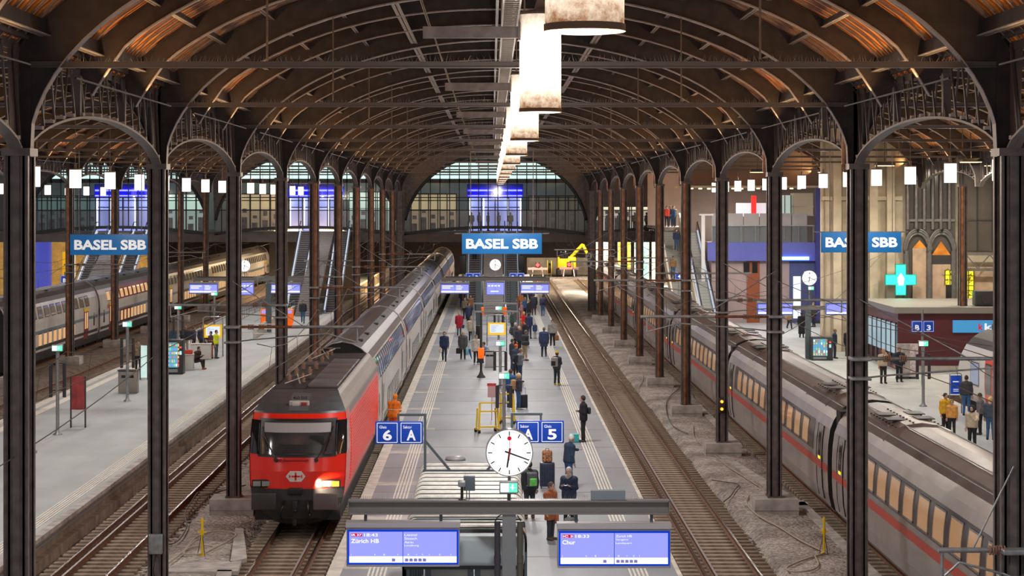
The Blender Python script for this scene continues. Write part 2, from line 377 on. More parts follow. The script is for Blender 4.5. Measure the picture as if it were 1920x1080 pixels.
hose('cable', 'black looped cable between the fourth and fifth right column feet', HG((1275, 728), (1252, 750), (1250, 775), (1262, 800), (1290, 815)), .02, mat('dark grey cable', (.10, .09, .085), .6), 'cable')
def hydrant(px, py, lab):
    x, y = gnd(px, py, -.1); t = thing('hose_post', lab, 'hydrant', (x, y, -.14))
    mb = MB(); mb.cyl((0, 0, 0), (0, 0, 1.0), .035, 10); mb.cyl((0, 0, 0), (0, 0, .12), .09, 12); mb.cyl((0, 0, .65), (0, 0, .8), .055); mb.cyl((-.12, 0, .72), (.12, 0, .72), .02)
    mb.build('post', YEL, t); mb = MB(); mb.cyl((0, 0, 1.0), (0, 0, 1.14), .05, 10, r1=.03); mb.cyl((-.08, 0, 1.06), (.08, 0, 1.06), .015); mb.build('valve_handle', YEL, t)
    mb = MB()
    for dx, dy in ((-.15, 0), (.05, .15), (.1, -.12)): mb.cyl((dx, dy, 0), (0, 0, .75), .012, 6)
    mb.build('bracing_strut', mat('dull iron', (.12, .10, .08), .6, .5), t)
hydrant(379, 1042, 'yellow hose post on the gravel left of the locomotive')
hydrant(1545, 1040, 'yellow hose post on the gravel beside the right columns')

# ------------------------------------------------------------------ columns
def column_mesh(h, w=.40, d=.5):
    mb = MB(); a, b = w/2, d/2
    mb.span(-a, a, -b, -b+.05, 0, h); mb.span(-a, a, b-.05, b, 0, h)
    mb.span(-a+.05, -a+.09, -b, b, 0, h); mb.span(a-.09, a-.05, -b, b, 0, h)
    mb.span(-.06, .06, -b-.03, b+.03, 0, h)
    for s in (-1, 1):
        for q in (-1, 1): mb.span(s*a-.02, s*a+.02, q*b-.05, q*b+.05, 0, h)
    mb.span(-a-.06, a+.06, -b-.06, b+.06, h-.14, h); mb.span(-a-.05, a+.05, -b-.05, b+.05, 0, .06)
    return mb
def column(x, y, z0, z1, base, pipe=0, n=0, w=.40):
    t = bpy.data.objects.new('column', None); C.objects.link(t); t.location = (x, y, 0); struct(t); t['category'] = 'column'
    key = (round(z0, 2), round(z1, 2), w)
    if key not in KIDS:
        o = column_mesh(z1-z0, w).build('shaft', STEEL, t); KIDS[key] = o.data
    else:
        o = bpy.data.objects.new('shaft', KIDS[key]); C.objects.link(o); o.parent = t
    o.location = (0, 0, z0)
    if base:
        mb = MB(); mb.span(-.72, .72, -.65, .65, -.25, z0+.004); mb.span(-.74, .74, -.67, .67, z0-.35, z0-.34); mb.build('concrete_base', CONC, t)
    if pipe:
        mb = MB(); px = .26*pipe; mb.cyl((px*.3, -.36, z0), (px*.3, -.36, z1-.1), .085, 12)
        for z in np.arange(z0+1.5, z1-.3, 2.4): mb.cyl((px*.3, -.36, z), (px*.3, -.36, z+.06), .1, 12)
        mb.build('drain_pipe', COPPER, t)
    t['label'] = 'riveted dark brown steel roof column, %s of its row from the camera' % ORD[n]
    t['group'] = 'steel roof columns'
    return t
ZC = 11.15; WC = .4
for i, k in enumerate(range(-1, 10)):
    y = cold(k)
    if k < 9:
        column(XL-WC/2-.02, y, .42, ZC, True, pipe=1 if k >= 3 else 0, n=i)
        column(XR+WC/2+.02, y, .42, ZC, True, pipe=-1 if k >= 3 else 0, n=i)
    column(-26.6, y, .42, ZC, True, pipe=-1, n=i)
for i, (x, y) in enumerate(((27.2, 115), (27.2, 140), (27.2, 162))): column(x, y, .5, ZC, False, pipe=-1, n=i)
for x in (XL-.22, XR+.22): column(x, cold(9), .0, ZC, False, n=10, w=.7)
# small equipment on columns
def on_column(name, lab, cat, px, py, D, build):
    t = thing(name, lab, cat, (X_(px, D), D, Z_(py, D))); build(t); return t
def jbox(t): MB().rbox((0, 0, 0), (.34, .16, .5), .02).build('housing', GALV, t); mb = MB(); mb.tube([(0, .02, -.25), (-.06, 0, -.7), (.05, 0, -1.2), (0, 0, -1.9)], .014, 5); mb.build('cable', BLACK, t)
on_column('junction_box', 'pale grey junction box strapped low on second left column', 'junction box', 292, 1020, cold(0)-.40, jbox)
def sig(t):
    MB().rbox((0, 0, 0), (.30, .16, .62), .03).build('housing', BLACK, t)
    for z in (-.14, .16): mb = MB(); mb.cyl((0, -.13, z), (0, -.05, z), .06, 12); mb.build('signal_lens', emat('orange signal lens', (1, .22, .02), 4), t)
on_column('track_signal', 'small orange two light track signal on a right column', 'signal', 1353, 760, cold(2)-.42, sig)
mb = MB(); mb.cyl((-.24, 0, 0), (.24, 0, 0), .012)
# ------------------------------------------------------------------ roof: ribs, ties, trusses, skin
ZE = CAMZ
def zin(x): return ZE+.8+4.5*math.sqrt(max(0, 1-(x/8.75)**2))
def zout(x): return ZE+2.6+3.25*max(0, 1-(abs(x)/9.0)**2.3)**.75
def rib_curves(main):
    n = 40; inn = []; out = []
    for i in range(n+1):
        a = math.pi*i/n
        if main: x = -8.7*math.cos(a); inn.append((x, zin(x)))
        else:
            x = -8.72*math.cos(a); z = zout(x)-.48; inn.append((x*.985, z if abs(x) < 8 else z-(abs(x)-8)*.55))
        xo = -8.93*math.cos(a); out.append((xo, zout(max(-8.93, min(8.93, xo)))))
    if main: inn[0] = (-8.7, ZE+.8); inn[-1] = (8.7, ZE+.8)
    return inn, out
def rib_mesh(main):
    inn, out = rib_curves(main); mb = MB(); t = .025
    for q in (-t, t):
        mb.grid([[(x, q, z) for x, z in inn], [(x, q, z) for x, z in out]], 0, False)
    if main:
        for s in (-1, 1):
            mb.prism_y([(s*8.7, ZE+.8), (s*8.95, ZE+.8), (s*8.95, ZE+3.0), (s*8.7, ZE+2.9)], -.05, .05, 0)
    def strip(c, w, th, mi):
        P = []
        for x, z in c: P.append([(x, -w, z), (x, w, z)])
        mb.grid(P, mi, False); P2 = [[(x*(1-.0), -w, z+th), (x, w, z+th)] for x, z in c]; mb.grid(P2, mi, False)
        mb.grid([[(x, -w, z) for x, z in c], [(x, -w, z+th) for x, z in c]], mi, False)
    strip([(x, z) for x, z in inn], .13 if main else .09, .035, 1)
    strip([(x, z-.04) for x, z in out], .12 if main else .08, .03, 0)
    return mb
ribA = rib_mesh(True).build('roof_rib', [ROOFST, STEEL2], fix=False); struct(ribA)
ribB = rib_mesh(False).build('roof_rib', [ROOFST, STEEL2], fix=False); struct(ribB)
first = True
for h in HALLS:
    for k in range(-2, 10):
        for j in range(3):
            if k == 9 and j: continue
            src = ribA if j == 0 else ribB
            if h == HALLS[2] and k == -2 and j == 0: ribA.location = (h, cold(k), 0); continue
            if h == HALLS[2] and k == -2 and j == 1: ribB.location = (h, cold(k)+PITCH/3, 0); continue
            if h != HALLS[2] and k < 0: continue
            o = src.copy(); C.objects.link(o); o.location = (h, cold(k)+j*PITCH/3, 0)
# skin
YA, YB = cold(-2), cold(9)
for hi, h in enumerate(HALLS):
    ya = YA if h == HALLS[2] else cold(-1)
    t = bpy.data.objects.new('ceiling', None); C.objects.link(t); struct(t); t.location = (h, 0, 0)
    xs = [-8.93+(8.93-2.95)*i/12 for i in range(13)]
    for s in (-1, 1):
        P = [[(s*x, ya, zout(x)+.10) for x in xs], [(s*x, YB, zout(x)+.10) for x in xs]]
        mb = MB(); mb.grid(P); struct(mb.build('board_lining', WOOD, t, fix=False))
    xs2 = [-2.95+5.9*i/8 for i in range(9)]
    mb = MB(); mb.grid([[(x, ya, zout(x)+.22) for x in xs2], [(x, YB, zout(x)+.22) for x in xs2]]); struct(mb.build('skylight_glazing', DARKROOF, t, fix=False))
    # thin transverse glazing bars
    mb = MB(); y = ya+.31; xs3 = [-8.9+17.8*i/22 for i in range(23)]
    while y < YB:
        mb.grid([[(x, y-.028, zout(x)+.03) for x in xs3], [(x, y+.028, zout(x)+.03) for x in xs3]], 0, False)
        mb.grid([[(x, y, zout(x)+.03) for x in xs3], [(x, y, zout(x)+.1) for x in xs3]], 0, False); y += PITCH/24
    struct(mb.build('glazing_bars', STEEL2, t, fix=False))
    # purlins
    for s in (-1, 1):
        for x, hh, w, m in ((8.45, .3, .2, STEEL2), (7.25, .16, .12, STEEL2), (6.0, .16, .12, STEEL2), (4.5, .16, .12, STEEL2), (2.95, .42, .22, STEEL2)):
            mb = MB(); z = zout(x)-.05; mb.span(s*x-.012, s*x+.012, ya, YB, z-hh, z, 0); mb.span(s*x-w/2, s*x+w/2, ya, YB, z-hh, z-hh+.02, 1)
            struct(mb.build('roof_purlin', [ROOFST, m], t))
    mb = MB(); z = zout(0)-.05; mb.span(-.28, -.20, ya, YB, z-.55, z+.1); mb.span(.20, .28, ya, YB, z-.55, z+.1); struct(mb.build('ridge_beam', STEEL, t))
# catwalk ladder tray under the ridge of the middle hall
mb = MB(); z = ZE+4.1
for x in (.25, .60): mb.span(x-.02, x+.02, 14, 186, z, z+.1)
y = 14.2
while y < 186: mb.span(.25, .60, y, y+.05, z, z+.03); y += .42
for k in range(-2, 10):
    for x in (.25, .6): mb.span(x-.01, x+.01, cold(k)-.01, cold(k)+.01, z, zin(0))
struct(mb.build('ceiling_cable_ladder', mat('pale galvanised tray', (.55, .52, .5), .5, .3)))
# ties with bird spikes and hanger rods
def tie(h, y, spikes=True, x0=-8.7, x1=8.7):
    t = bpy.data.objects.new('roof_tie', None); C.objects.link(t); t.location = (h, y, ZE+2.46); struct(t)
    mb = MB(); mb.span(x0, x1, -.05, .05, -.045, .045); mb.span(x0, x1, -.11, .11, -.055, -.04); mb.span(x0, x1, -.11, .11, .04, .055); struct(mb.build('tie_beam', mat('brown grey tie steel', (.13, .11, .11), .45, .2), t))
    if spikes:
        mb = MB(); x = x0
        while x < x1:
            a = R.uniform(-.07, .07); b = R.uniform(-.06, .06); hh = R.uniform(.08, .16)
            mb.add([(x-.006, 0, .05), (x+.006, 0, .05), (x+a, b, .05+hh)], [(0, 1, 2)]); x += .055
        o = mb.build('bird_spikes', GALV, t, fix=False); o['kind'] = 'stuff'
    mb = MB()
    for x in (-4.45, 4.45): mb.cyl((x, 0, .1), (x, 0, zin(x)-ZE-2.42+.1), .02, 6)
    struct(mb.build('hanger_rods', STEEL, t))
for k in range(-1, 10):
    for h in HALLS: tie(h, cold(k), h == .4 and k < 5)
# longitudinal arcade trusses between the columns
def zarc(u): return ZE+.78+.98*(1-(2*u-1)**2)**.62
def arcade_mesh():
    mb = MB(); n = 24; L = PITCH
    c = [(i/n) for i in range(n+1)]
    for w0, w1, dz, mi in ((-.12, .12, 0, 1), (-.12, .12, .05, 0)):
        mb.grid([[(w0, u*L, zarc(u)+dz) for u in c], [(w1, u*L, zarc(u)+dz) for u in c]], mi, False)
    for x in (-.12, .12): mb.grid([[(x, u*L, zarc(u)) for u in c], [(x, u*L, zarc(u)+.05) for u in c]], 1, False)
    mb.span(-.17, .17, 0, L, ZE+2.92, ZE+3.02, 0); mb.span(-.02, .02, 0, L, ZE+2.7, ZE+3.0, 0)
    zt = ZE+2.8; N = 16
    for i in range(N):
        u0 = (i+.15)/N; u1 = (i+.85)/N
        for a, b in ((u0, u1), (u1, u0)):
            mb.bar((-.05 if a < b else .05, a*L, zarc(a)+.03), (-.05 if a < b else .05, (b*.5+.25*(a+b))*L, zt), .035, .07, 0)
    for u in (1/3, 2/3): mb.bar((0, u*L, zarc(u)), (0, u*L, zt), .16, .16, 0)
    # plate gussets by the columns
    for u in (0, 1):
        s = 1 if u == 0 else -1
        mb.add([(0, u*L, ZE+.8), (0, u*L, zt), (0, u*L+s*.95, zt), (0, u*L+s*.7, zarc(.047))], [(0, 1, 2, 3)], 0)
    # small bright node plates on the arch
    for i in range(N):
        u = (i+.5)/N; mb.box((0, u*L, zarc(u)+.09), (.22, .16, .07), 2)
    return mb
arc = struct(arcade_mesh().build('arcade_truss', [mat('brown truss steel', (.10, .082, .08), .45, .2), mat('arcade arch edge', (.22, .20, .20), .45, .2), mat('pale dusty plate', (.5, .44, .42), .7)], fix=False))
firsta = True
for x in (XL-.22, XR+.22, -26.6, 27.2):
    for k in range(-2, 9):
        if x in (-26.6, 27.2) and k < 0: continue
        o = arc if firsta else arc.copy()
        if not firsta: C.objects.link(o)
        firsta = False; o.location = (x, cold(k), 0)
# copper downpipes running up past the arcades, right row
mb0 = None
for k in range(0, 9):
    if mb0 is None:
        mb = MB(); mb.cyl((0, 0, ZE+.95), (0, 0, ZE+2.75), .1, 12); mb.cyl((0, 0, ZE+.95), (.05, 0, ZE+.75), .09, 12); mb0 = mb.build('trim_pipe', COPPER); struct(mb0); o = mb0
    else: o = mb0.copy(); C.objects.link(o)
    o.location = (XR-.02, cold(k)+.35, 0)

# ------------------------------------------------------------------ pendant lamps
DIFF = bpy.data.materials.new('dusty lamp diffuser'); DIFF.use_nodes = True; nt = DIFF.node_tree; nt.nodes.clear()
_o = nt.nodes.new('ShaderNodeOutputMaterial'); _t = nt.nodes.new('ShaderNodeBsdfTranslucent'); _d = nt.nodes.new('ShaderNodeBsdfDiffuse'); _m = nt.nodes.new('ShaderNodeMixShader')
_tc = nt.nodes.new('ShaderNodeTexCoord'); _n = nt.nodes.new('ShaderNodeTexNoise'); _n.inputs['Scale'].default_value = 9; _n.inputs['Detail'].default_value = 8; _n.inputs['Roughness'].default_value = .8
_s = nt.nodes.new('ShaderNodeSeparateXYZ'); _mr = nt.nodes.new('ShaderNodeMapRange'); _mr.inputs[1].default_value = -.35; _mr.inputs[2].default_value = -.78; _mr.inputs[3].default_value = 0; _mr.inputs[4].default_value = .42
_ad = nt.nodes.new('ShaderNodeMath'); _ad.operation = 'ADD'; _r = nt.nodes.new('ShaderNodeValToRGB')
_r.color_ramp.elements[0].position = .42; _r.color_ramp.elements[0].color = (.95, .90, .82, 1); _r.color_ramp.elements[1].position = .95; _r.color_ramp.elements[1].color = (.22, .11, .05, 1)
nt.links.new(_tc.outputs['Object'], _n.inputs['Vector']); nt.links.new(_tc.outputs['Object'], _s.inputs[0]); nt.links.new(_s.outputs['Z'], _mr.inputs[0])
nt.links.new(_n.outputs['Fac'], _ad.inputs[0]); nt.links.new(_mr.outputs[0], _ad.inputs[1]); nt.links.new(_ad.outputs[0], _r.inputs[0])
nt.links.new(_r.outputs[0], _t.inputs[0]); nt.links.new(_r.outputs[0], _d.inputs[0]); _m.inputs[0].default_value = .35
nt.links.new(_t.outputs[0], _m.inputs[1]); nt.links.new(_d.outputs[0], _m.inputs[2]); nt.links.new(_m.outputs[0], _o.inputs[0])
BULB = emat('lamp bulb tube', (1, .93, .82), 13); LAMPBOT = emat('glowing lamp mouth', (1, .93, .80), 2.2)
AISLE = emat('glowing aisle lamp glass', (1, .90, .76), 3.0)
def lamp_big(y, lab, n):
    t = thing('pendant_lamp', lab, 'lamp', (.77, y, ZE+2.19), group='large pendant lamps under the roof ridge')
    mb = MB(); mb.cyl((0, 0, -.76), (0, 0, .76), .328, 32, caps=False); mb.build('diffuser', DIFF, t)
    mb = MB(); mb.cyl((0, 0, -.42), (0, 0, .42), .15, 12); mb.build('bulb', BULB, t)
    mb = MB(); mb.cyl((0, 0, -.79), (0, 0, -.73), .338, 32, caps=False); mb.build('rim', mat('dirty brown rim', (.16, .09, .05), .7), t)
    mb = MB(); mb.lathe([(.34, .74), (.30, .80), (.1, .84), (.05, 1.0)], n=24); mb.build('cap', STEEL2, t)
    mb = MB(); mb.cyl((0, 0, -.80), (0, 0, -.785), .25, 24); mb.build('mouth_glass', LAMPBOT, t)
    mb = MB(); mb.span(-1.85, -.15, -.06, .06, .38, .56); mb.cyl((0, 0, .9), (0, 0, 3.92), .02, 6); mb.span(-.35, -.2, -.09, .09, .34, .62); mb.build('support_arm', STEEL2, t)
    mb = MB(); mb.cyl((-1.75, 0, .55), (-2.55, 0, 3.0), .012, 5); mb.build('guy_wire', GALV, t)
    ld = bpy.data.lights.new('lamp_light', 'AREA'); ld.shape = 'DISK'; ld.size = .6; ld.energy = LP['centre']; ld.color = (1, .975, .95); ld.spread = math.radians(165)
    lo = bpy.data.objects.new('lamp_light', ld); C.objects.link(lo); lo.parent = t; lo.location = (0, 0, -.84)
    ld = bpy.data.lights.new('lamp_glow', 'POINT'); ld.energy = LP['glow']; ld.color = (1, .90, .78); ld.shadow_soft_size = .03
    lo = bpy.data.objects.new('lamp_glow', ld); C.objects.link(lo); lo.parent = t; lo.location = (0, 0, -1.0)
    return t
nm = ['nearest huge rust-stained cylinder lamp, cut by the top of the photo', 'tall glowing cylinder lamp hanging second nearest in the ridge row']
L0 = None
for i in range(11):
    lab = nm[i] if i < 2 else 'glowing cylinder lamp under the ridge, %s in line from the camera' % ORD[i]
    if L0 is None: L0 = lamp_big(16.45+14.95*i, lab, i)
    else: dup(L0, (.77, 16.45+14.95*i, ZE+2.19), label=lab)
def lamp_small(x, y, z, lab, grp):
    t = thing('pendant_lamp', lab, 'lamp', (x, y, z), group=grp)
    mb = MB(); mb.cyl((0, 0, 0), (0, 0, .74), .24, 20); mb.build('glass_shade', AISLE, t)
    mb = MB(); mb.cyl((0, 0, .74), (0, 0, .80), .25, 20); mb.cyl((0, 0, .8), (0, 0, 1.0), .05); mb.cyl((0, 0, 1.0), (0, 0, 5.45-.0), .012, 5); mb.build('hanger', STEEL, t)
    ld = bpy.data.lights.new('lamp_light', 'AREA'); ld.shape = 'DISK'; ld.size = .45; ld.energy = LP['aisle']; ld.color = (1, .965, .93); ld.spread = math.radians(165)
    lo = bpy.data.objects.new('lamp_light', ld); C.objects.link(lo); lo.parent = t; lo.location = (0, 0, -.03)
    ld = bpy.data.lights.new('lamp_glow', 'POINT'); ld.energy = LP['aisleglow']; ld.color = (1, .90, .78); ld.shadow_soft_size = .03
    lo = bpy.data.objects.new('lamp_glow', ld); C.objects.link(lo); lo.parent = t; lo.location = (0, 0, -.12)
    return t
S0 = None; S1 = None
for xi, z, y0, n, grp, side in ((-17.16, ZE+.54, 37.3, 20, 'small glowing lamps over the left platform', 'left'), (17.96, ZE+.72, 33.1, 20, 'small glowing lamps over the right platform', 'right'), (-34.96, ZE+.5, 104.6, 11, 'small glowing lamps over the farthest left platform', 'far left')):
    for i in range(n):
        lab = 'small glowing cylinder lamp over %s platform, %s in its row' % (side, ORD[i])
        y = y0+7.47*i
        if y > 184: break
        if S0 is None: S0 = lamp_small(xi, y, z, lab, grp)
        else: dup(S0, (xi, y, z), label=lab, group=grp)

# warm eave uplights that wash the roof boards
U0 = None; UN = 0
for hi, h in enumerate(HALLS[1:]):
    for k in range(-2 if hi == 1 else 0, 9):
        for s in (-1, 1):
            lab = 'slim warm uplight on the roof gutter, %s side of the %s hall, %s bay' % ('left' if s < 0 else 'right', ('left', 'middle', 'right')[hi], ORD[k+2])
            loc = (h+s*8.3, cold(k)+PITCH/2, ZE+2.35); rz = 0 if s < 0 else math.pi
            if U0 is None:
                U0 = thing('eave_uplight', lab, 'light', loc, rz, group='warm uplights along the roof eaves')
                mb = MB(); mb.span(-.02, .02, -5.6, 5.6, -.03, 0); mb.build('housing', BLACK, U0)
                ld = bpy.data.lights.new('uplight', 'AREA'); ld.shape = 'RECTANGLE'; ld.size = .12; ld.size_y = 11; ld.energy = LP['uplight']; ld.color = (1, .56, .22)
                lo = bpy.data.objects.new('uplight', ld); C.objects.link(lo); lo.parent = U0; lo.location = (.05, 0, .06); lo.rotation_euler = (0, math.radians(180+48), 0)
            else: dup(U0, loc, rz, label=lab)
# ------------------------------------------------------------------ footbridge with its glazed end wall
YW = 187.0; ZF = 7.35        # glazing plane, bridge deck
MUL = mat('dark window bar steel', (.045, .050, .052), .45, .3)
def zinw(x): return ZE-2.9+7.45*math.sqrt(max(0, 1-(x/8.6)**2))
def zbot(x): return ZE-2.32-.62*(x/8.6)**2
for hi, h in enumerate(HALLS):
    t = bpy.data.objects.new('window_%d' % (hi+1), None); C.objects.link(t); t.location = (h, YW, 0); struct(t)
    n = 40; xs = [-8.6+17.2*i/n for i in range(n+1)]
    top = [min(zinw(x), ZE+4.45) for x in xs]
    mb = MB()
    # solid plate around the arch (spandrels)
    for s in (-1, 1):
        P = [[(s*x, 0, max(zinw(x), zbot(x))) for x in [2.0+6.9*i/16 if 2.0+6.9*i/16 < 8.6 else 8.6 for i in range(17)]], [(s*x, 0, ZE+6.2) for x in [2.0+6.9*i/16 for i in range(17)]]]
        mb.grid(P, 0, False)
    mb.grid([[(x, 0, ZE+4.3) for x in (-2, 0, 2)], [(x, 0, ZE+6.2) for x in (-2, 0, 2)]], 0, False)
    struct(mb.build('spandrel_plate', STEEL, t, fix=False))
    mb = MB(); i = -9
    while i <= 9:
        x = i*.905+.2
        if abs(x) < 8.55: mb.span(x-.045, x+.045, -.06, .06, zbot(x), zinw(x))
        i += 1
    def hbar(z, th, dpt=.06):
        if z > ZE+4.5: return
        r = (z-(ZE-2.9))/7.45; w = 8.6*math.sqrt(max(0, 1-r*r)); mb.span(-w, w, -dpt, dpt, z-th/2, z+th/2)
    for z, th in ((-.86, .09), (.05, .09), (.33, .09), (1.9, .40), (2.75, .13), (3.3, .13), (3.75, .13), (4.15, .13)): hbar(ZE+z, th)
    P = [[(x, -.1, zbot(x)) for x in xs], [(x, -.1, zbot(x)-.28) for x in xs]]; mb.grid(P, 0, False)
    mb.grid([[(x, -.1, zbot(x)) for x in xs], [(x, .3, zbot(x)) for x in xs]], 0, False)
    Q = []
    for k in range(25):
        a = math.pi*k/24; x = -8.5*math.cos(a); Q.append((x, 0, zinw(x)-.05))
    mb.tube(Q, .16, 6)
    struct(mb.build('window_frame', MUL, t))
    mb = MB()
    for za, zb, mi in ((ZE-.86, ZE+4.3, 0), (None, ZE-.86, 1)):
        for i in range(n):
            x0, x1 = xs[i], xs[i+1]
            a0 = za if za else zbot(x0); a1 = za if za else zbot(x1); b0 = min(zb, zinw(x0)); b1 = min(zb, zinw(x1))
            if b0 <= a0 and b1 <= a1: continue
            mb.add([(x0, .02, min(a0, b0)), (x1, .02, min(a1, b1)), (x1, .02, b1), (x0, .02, b0)], [(0, 1, 2, 3)], mi)
    struct(mb.build('window_glass', [GLASS, FROST], t, fix=False))
# bridge deck, back wall, ceiling
mb = MB(); mb.span(-60, 60, YW+.1, YW+14, ZF-.4, ZF); mb.span(-60, 60, YW-.1, YW+.5, ZF-1.0, ZF-.25); struct(mb.build('floor_bridge', mat('brown grey bridge fascia', (.15, .13, .125), .6, noise=.25, nscale=.8)))
mb = MB(); mb.span(-60, 60, YW+12, YW+12.3, ZF, ZF+9); struct(mb.build('wall_bridge_back', mat('dim interior wall', (.30, .28, .27), .7, noise=.2, nscale=.4)))
mb = MB(); mb.span(-60, 60, YW+.5, YW+12, ZF+6.6, ZF+6.8); struct(mb.build('ceiling_bridge', mat('pale bridge ceiling', (.5, .56, .55), .7)))
mb = MB(); mb.span(-60, 60, YW+14, YW+14.3, .5, 9.0)
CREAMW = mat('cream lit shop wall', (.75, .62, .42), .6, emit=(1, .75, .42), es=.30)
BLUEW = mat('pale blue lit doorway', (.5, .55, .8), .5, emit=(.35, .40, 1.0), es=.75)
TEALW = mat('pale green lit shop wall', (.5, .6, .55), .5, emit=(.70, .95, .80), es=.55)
def shop(x0, x1, z0, z1, m, lab, y=YW+6, nm='bridge_shop'):
    t = thing(nm, lab, 'shop front', ((x0+x1)/2, y, z0)); w = x1-x0; hgt = z1-z0
    mb = MB(); mb.span(-w/2, w/2, 0, .1, 0, hgt); mb.build('back_panel', m, t)
    mb = MB(); n = max(2, int(w/.9))
    for i in range(n+1): xx = -w/2+w*i/n; mb.span(xx-.05, xx+.05, -.12, 0, 0, hgt)
    mb.span(-w/2, w/2, -.14, 0, hgt-.12, hgt); mb.span(-w/2, w/2, -.14, 0, hgt*.55, hgt*.55+.06); mb.build('frame', MUL, t)
    mb = MB()
    for i in range(n):
        xx = -w/2+w*(i+.5)/n; hh = R.uniform(.5, 1.3); mb.span(xx-.25, xx+.25, -.6, -.15, 0, hh)
        mb.span(xx-.2, xx+.2, -.2, -.13, hh+.4, hh+.4+R.uniform(.2, .6))
    mb.build('display_shelf', [mat('display goods grey', (.25, .25, .30), .5, noise=.6, nscale=2)], t); return t
def portal(xc, lab):
    t = thing('entrance_portal', lab, 'entrance', (xc, YW+5, ZF), group='blue lit bridge entrances')
    mb = MB(); mb.span(-2.6, 2.6, 0, .1, 0, 3.2); mb.build('lit_back', BLUEW, t)
    mb = MB(); mb.span(-2.7, 2.7, -.5, 0, 3.2, 4.5); mb.build('fascia', mat('deep blue panel', (.04, .05, .5), .85, spec=.1), t)
    mb = MB(); mb.span(-2.6, 2.6, -.62, -.52, 3.3, 3.42); mb.span(-2.6, 2.6, -.62, -.52, 3.8, 3.95); mb.build('neon_tube', BLUEL, t)
    mb = MB()
    for x in (-2.6, -1.3, 0, 1.3, 2.6): mb.span(x-.06, x+.06, -.3, 0, 0, 3.2)
    mb.span(-2.6, 2.6, -.3, 0, 2.2, 2.3); mb.build('door_frame', MUL, t)
    mb = MB()
    for x in (-2.45, -1.1, 1.2, 2.45): mb.span(x-.05, x+.05, -.42, -.34, .3, 3.1)
    mb.build('light_strip', WHITEN, t)
    mb = MB(); mb.span(-2.2, -.4, -.02, -.01, 3.95, 4.25); return t
p0 = portal(.35, 'blue neon entrance behind the arched window of middle hall')
dup(p0, (-16.9, YW+5, ZF), label='blue neon entrance behind arched window over the left escalators')
dup(p0, (-35.5, YW+5, ZF), label='blue neon entrance behind farthest left arched window')
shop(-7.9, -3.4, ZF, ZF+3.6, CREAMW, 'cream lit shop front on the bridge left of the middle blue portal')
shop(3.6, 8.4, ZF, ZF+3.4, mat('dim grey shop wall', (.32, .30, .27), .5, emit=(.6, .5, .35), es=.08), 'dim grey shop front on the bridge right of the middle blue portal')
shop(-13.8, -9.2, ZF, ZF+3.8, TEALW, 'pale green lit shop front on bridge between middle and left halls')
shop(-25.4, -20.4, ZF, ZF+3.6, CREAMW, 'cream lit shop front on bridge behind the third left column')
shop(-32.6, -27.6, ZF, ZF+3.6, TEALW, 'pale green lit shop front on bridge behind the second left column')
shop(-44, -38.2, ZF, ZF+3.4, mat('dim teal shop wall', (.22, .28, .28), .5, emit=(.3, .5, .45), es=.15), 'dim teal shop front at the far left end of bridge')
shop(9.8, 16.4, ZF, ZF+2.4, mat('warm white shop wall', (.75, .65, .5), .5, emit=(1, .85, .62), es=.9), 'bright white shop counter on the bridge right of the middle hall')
# upper light strips that light the upper panes
for i, h in enumerate(HALLS[:3]):
    mb = MB(); mb.span(-8.0, 8.0, 0, .25, -.03, .03); tag(mb.build('strip_light', emat('pale green strip light', (.60, .95, .80), 2.6), loc=(h, YW+3, ZF+6.58)), 'long pale strip light above the bridge shops in %s hall' % ['farthest left', 'left', 'middle'][i], 'strip light')
    for q, (yy, zz) in enumerate(((YW+5.2, ZF+4.7),)):
        mb = MB(); mb.span(-8.2, 8.2, 0, .1, 0, 2.2); tag(mb.build('back_lit_panel', mat('back lit pale panel', (.5, .6, .55), .5, emit=(.62, .90, .84), es=1.2), loc=(h, yy, zz)), 'pale green back lit panel high above the bridge shops in %s hall' % ['farthest left', 'left', 'middle'][i], 'light panel')
# white bridge parapet openings at right of the middle hall are seen through the columns
mb = MB(); mb.span(8.8, 14.9, YW-.3, YW-.1, ZF-.9, ZF-.05); struct(mb.build('wall_bridge_parapet', STEEL))
mb = MB(); mb.span(8.8, 14.9, YW-.3, YW-.1, ZF+2.35, ZF+6.0); struct(mb.build('wall_bridge_lintel', mat('brown grey fascia', (.17, .14, .135), .5, noise=.2, nscale=.6)))

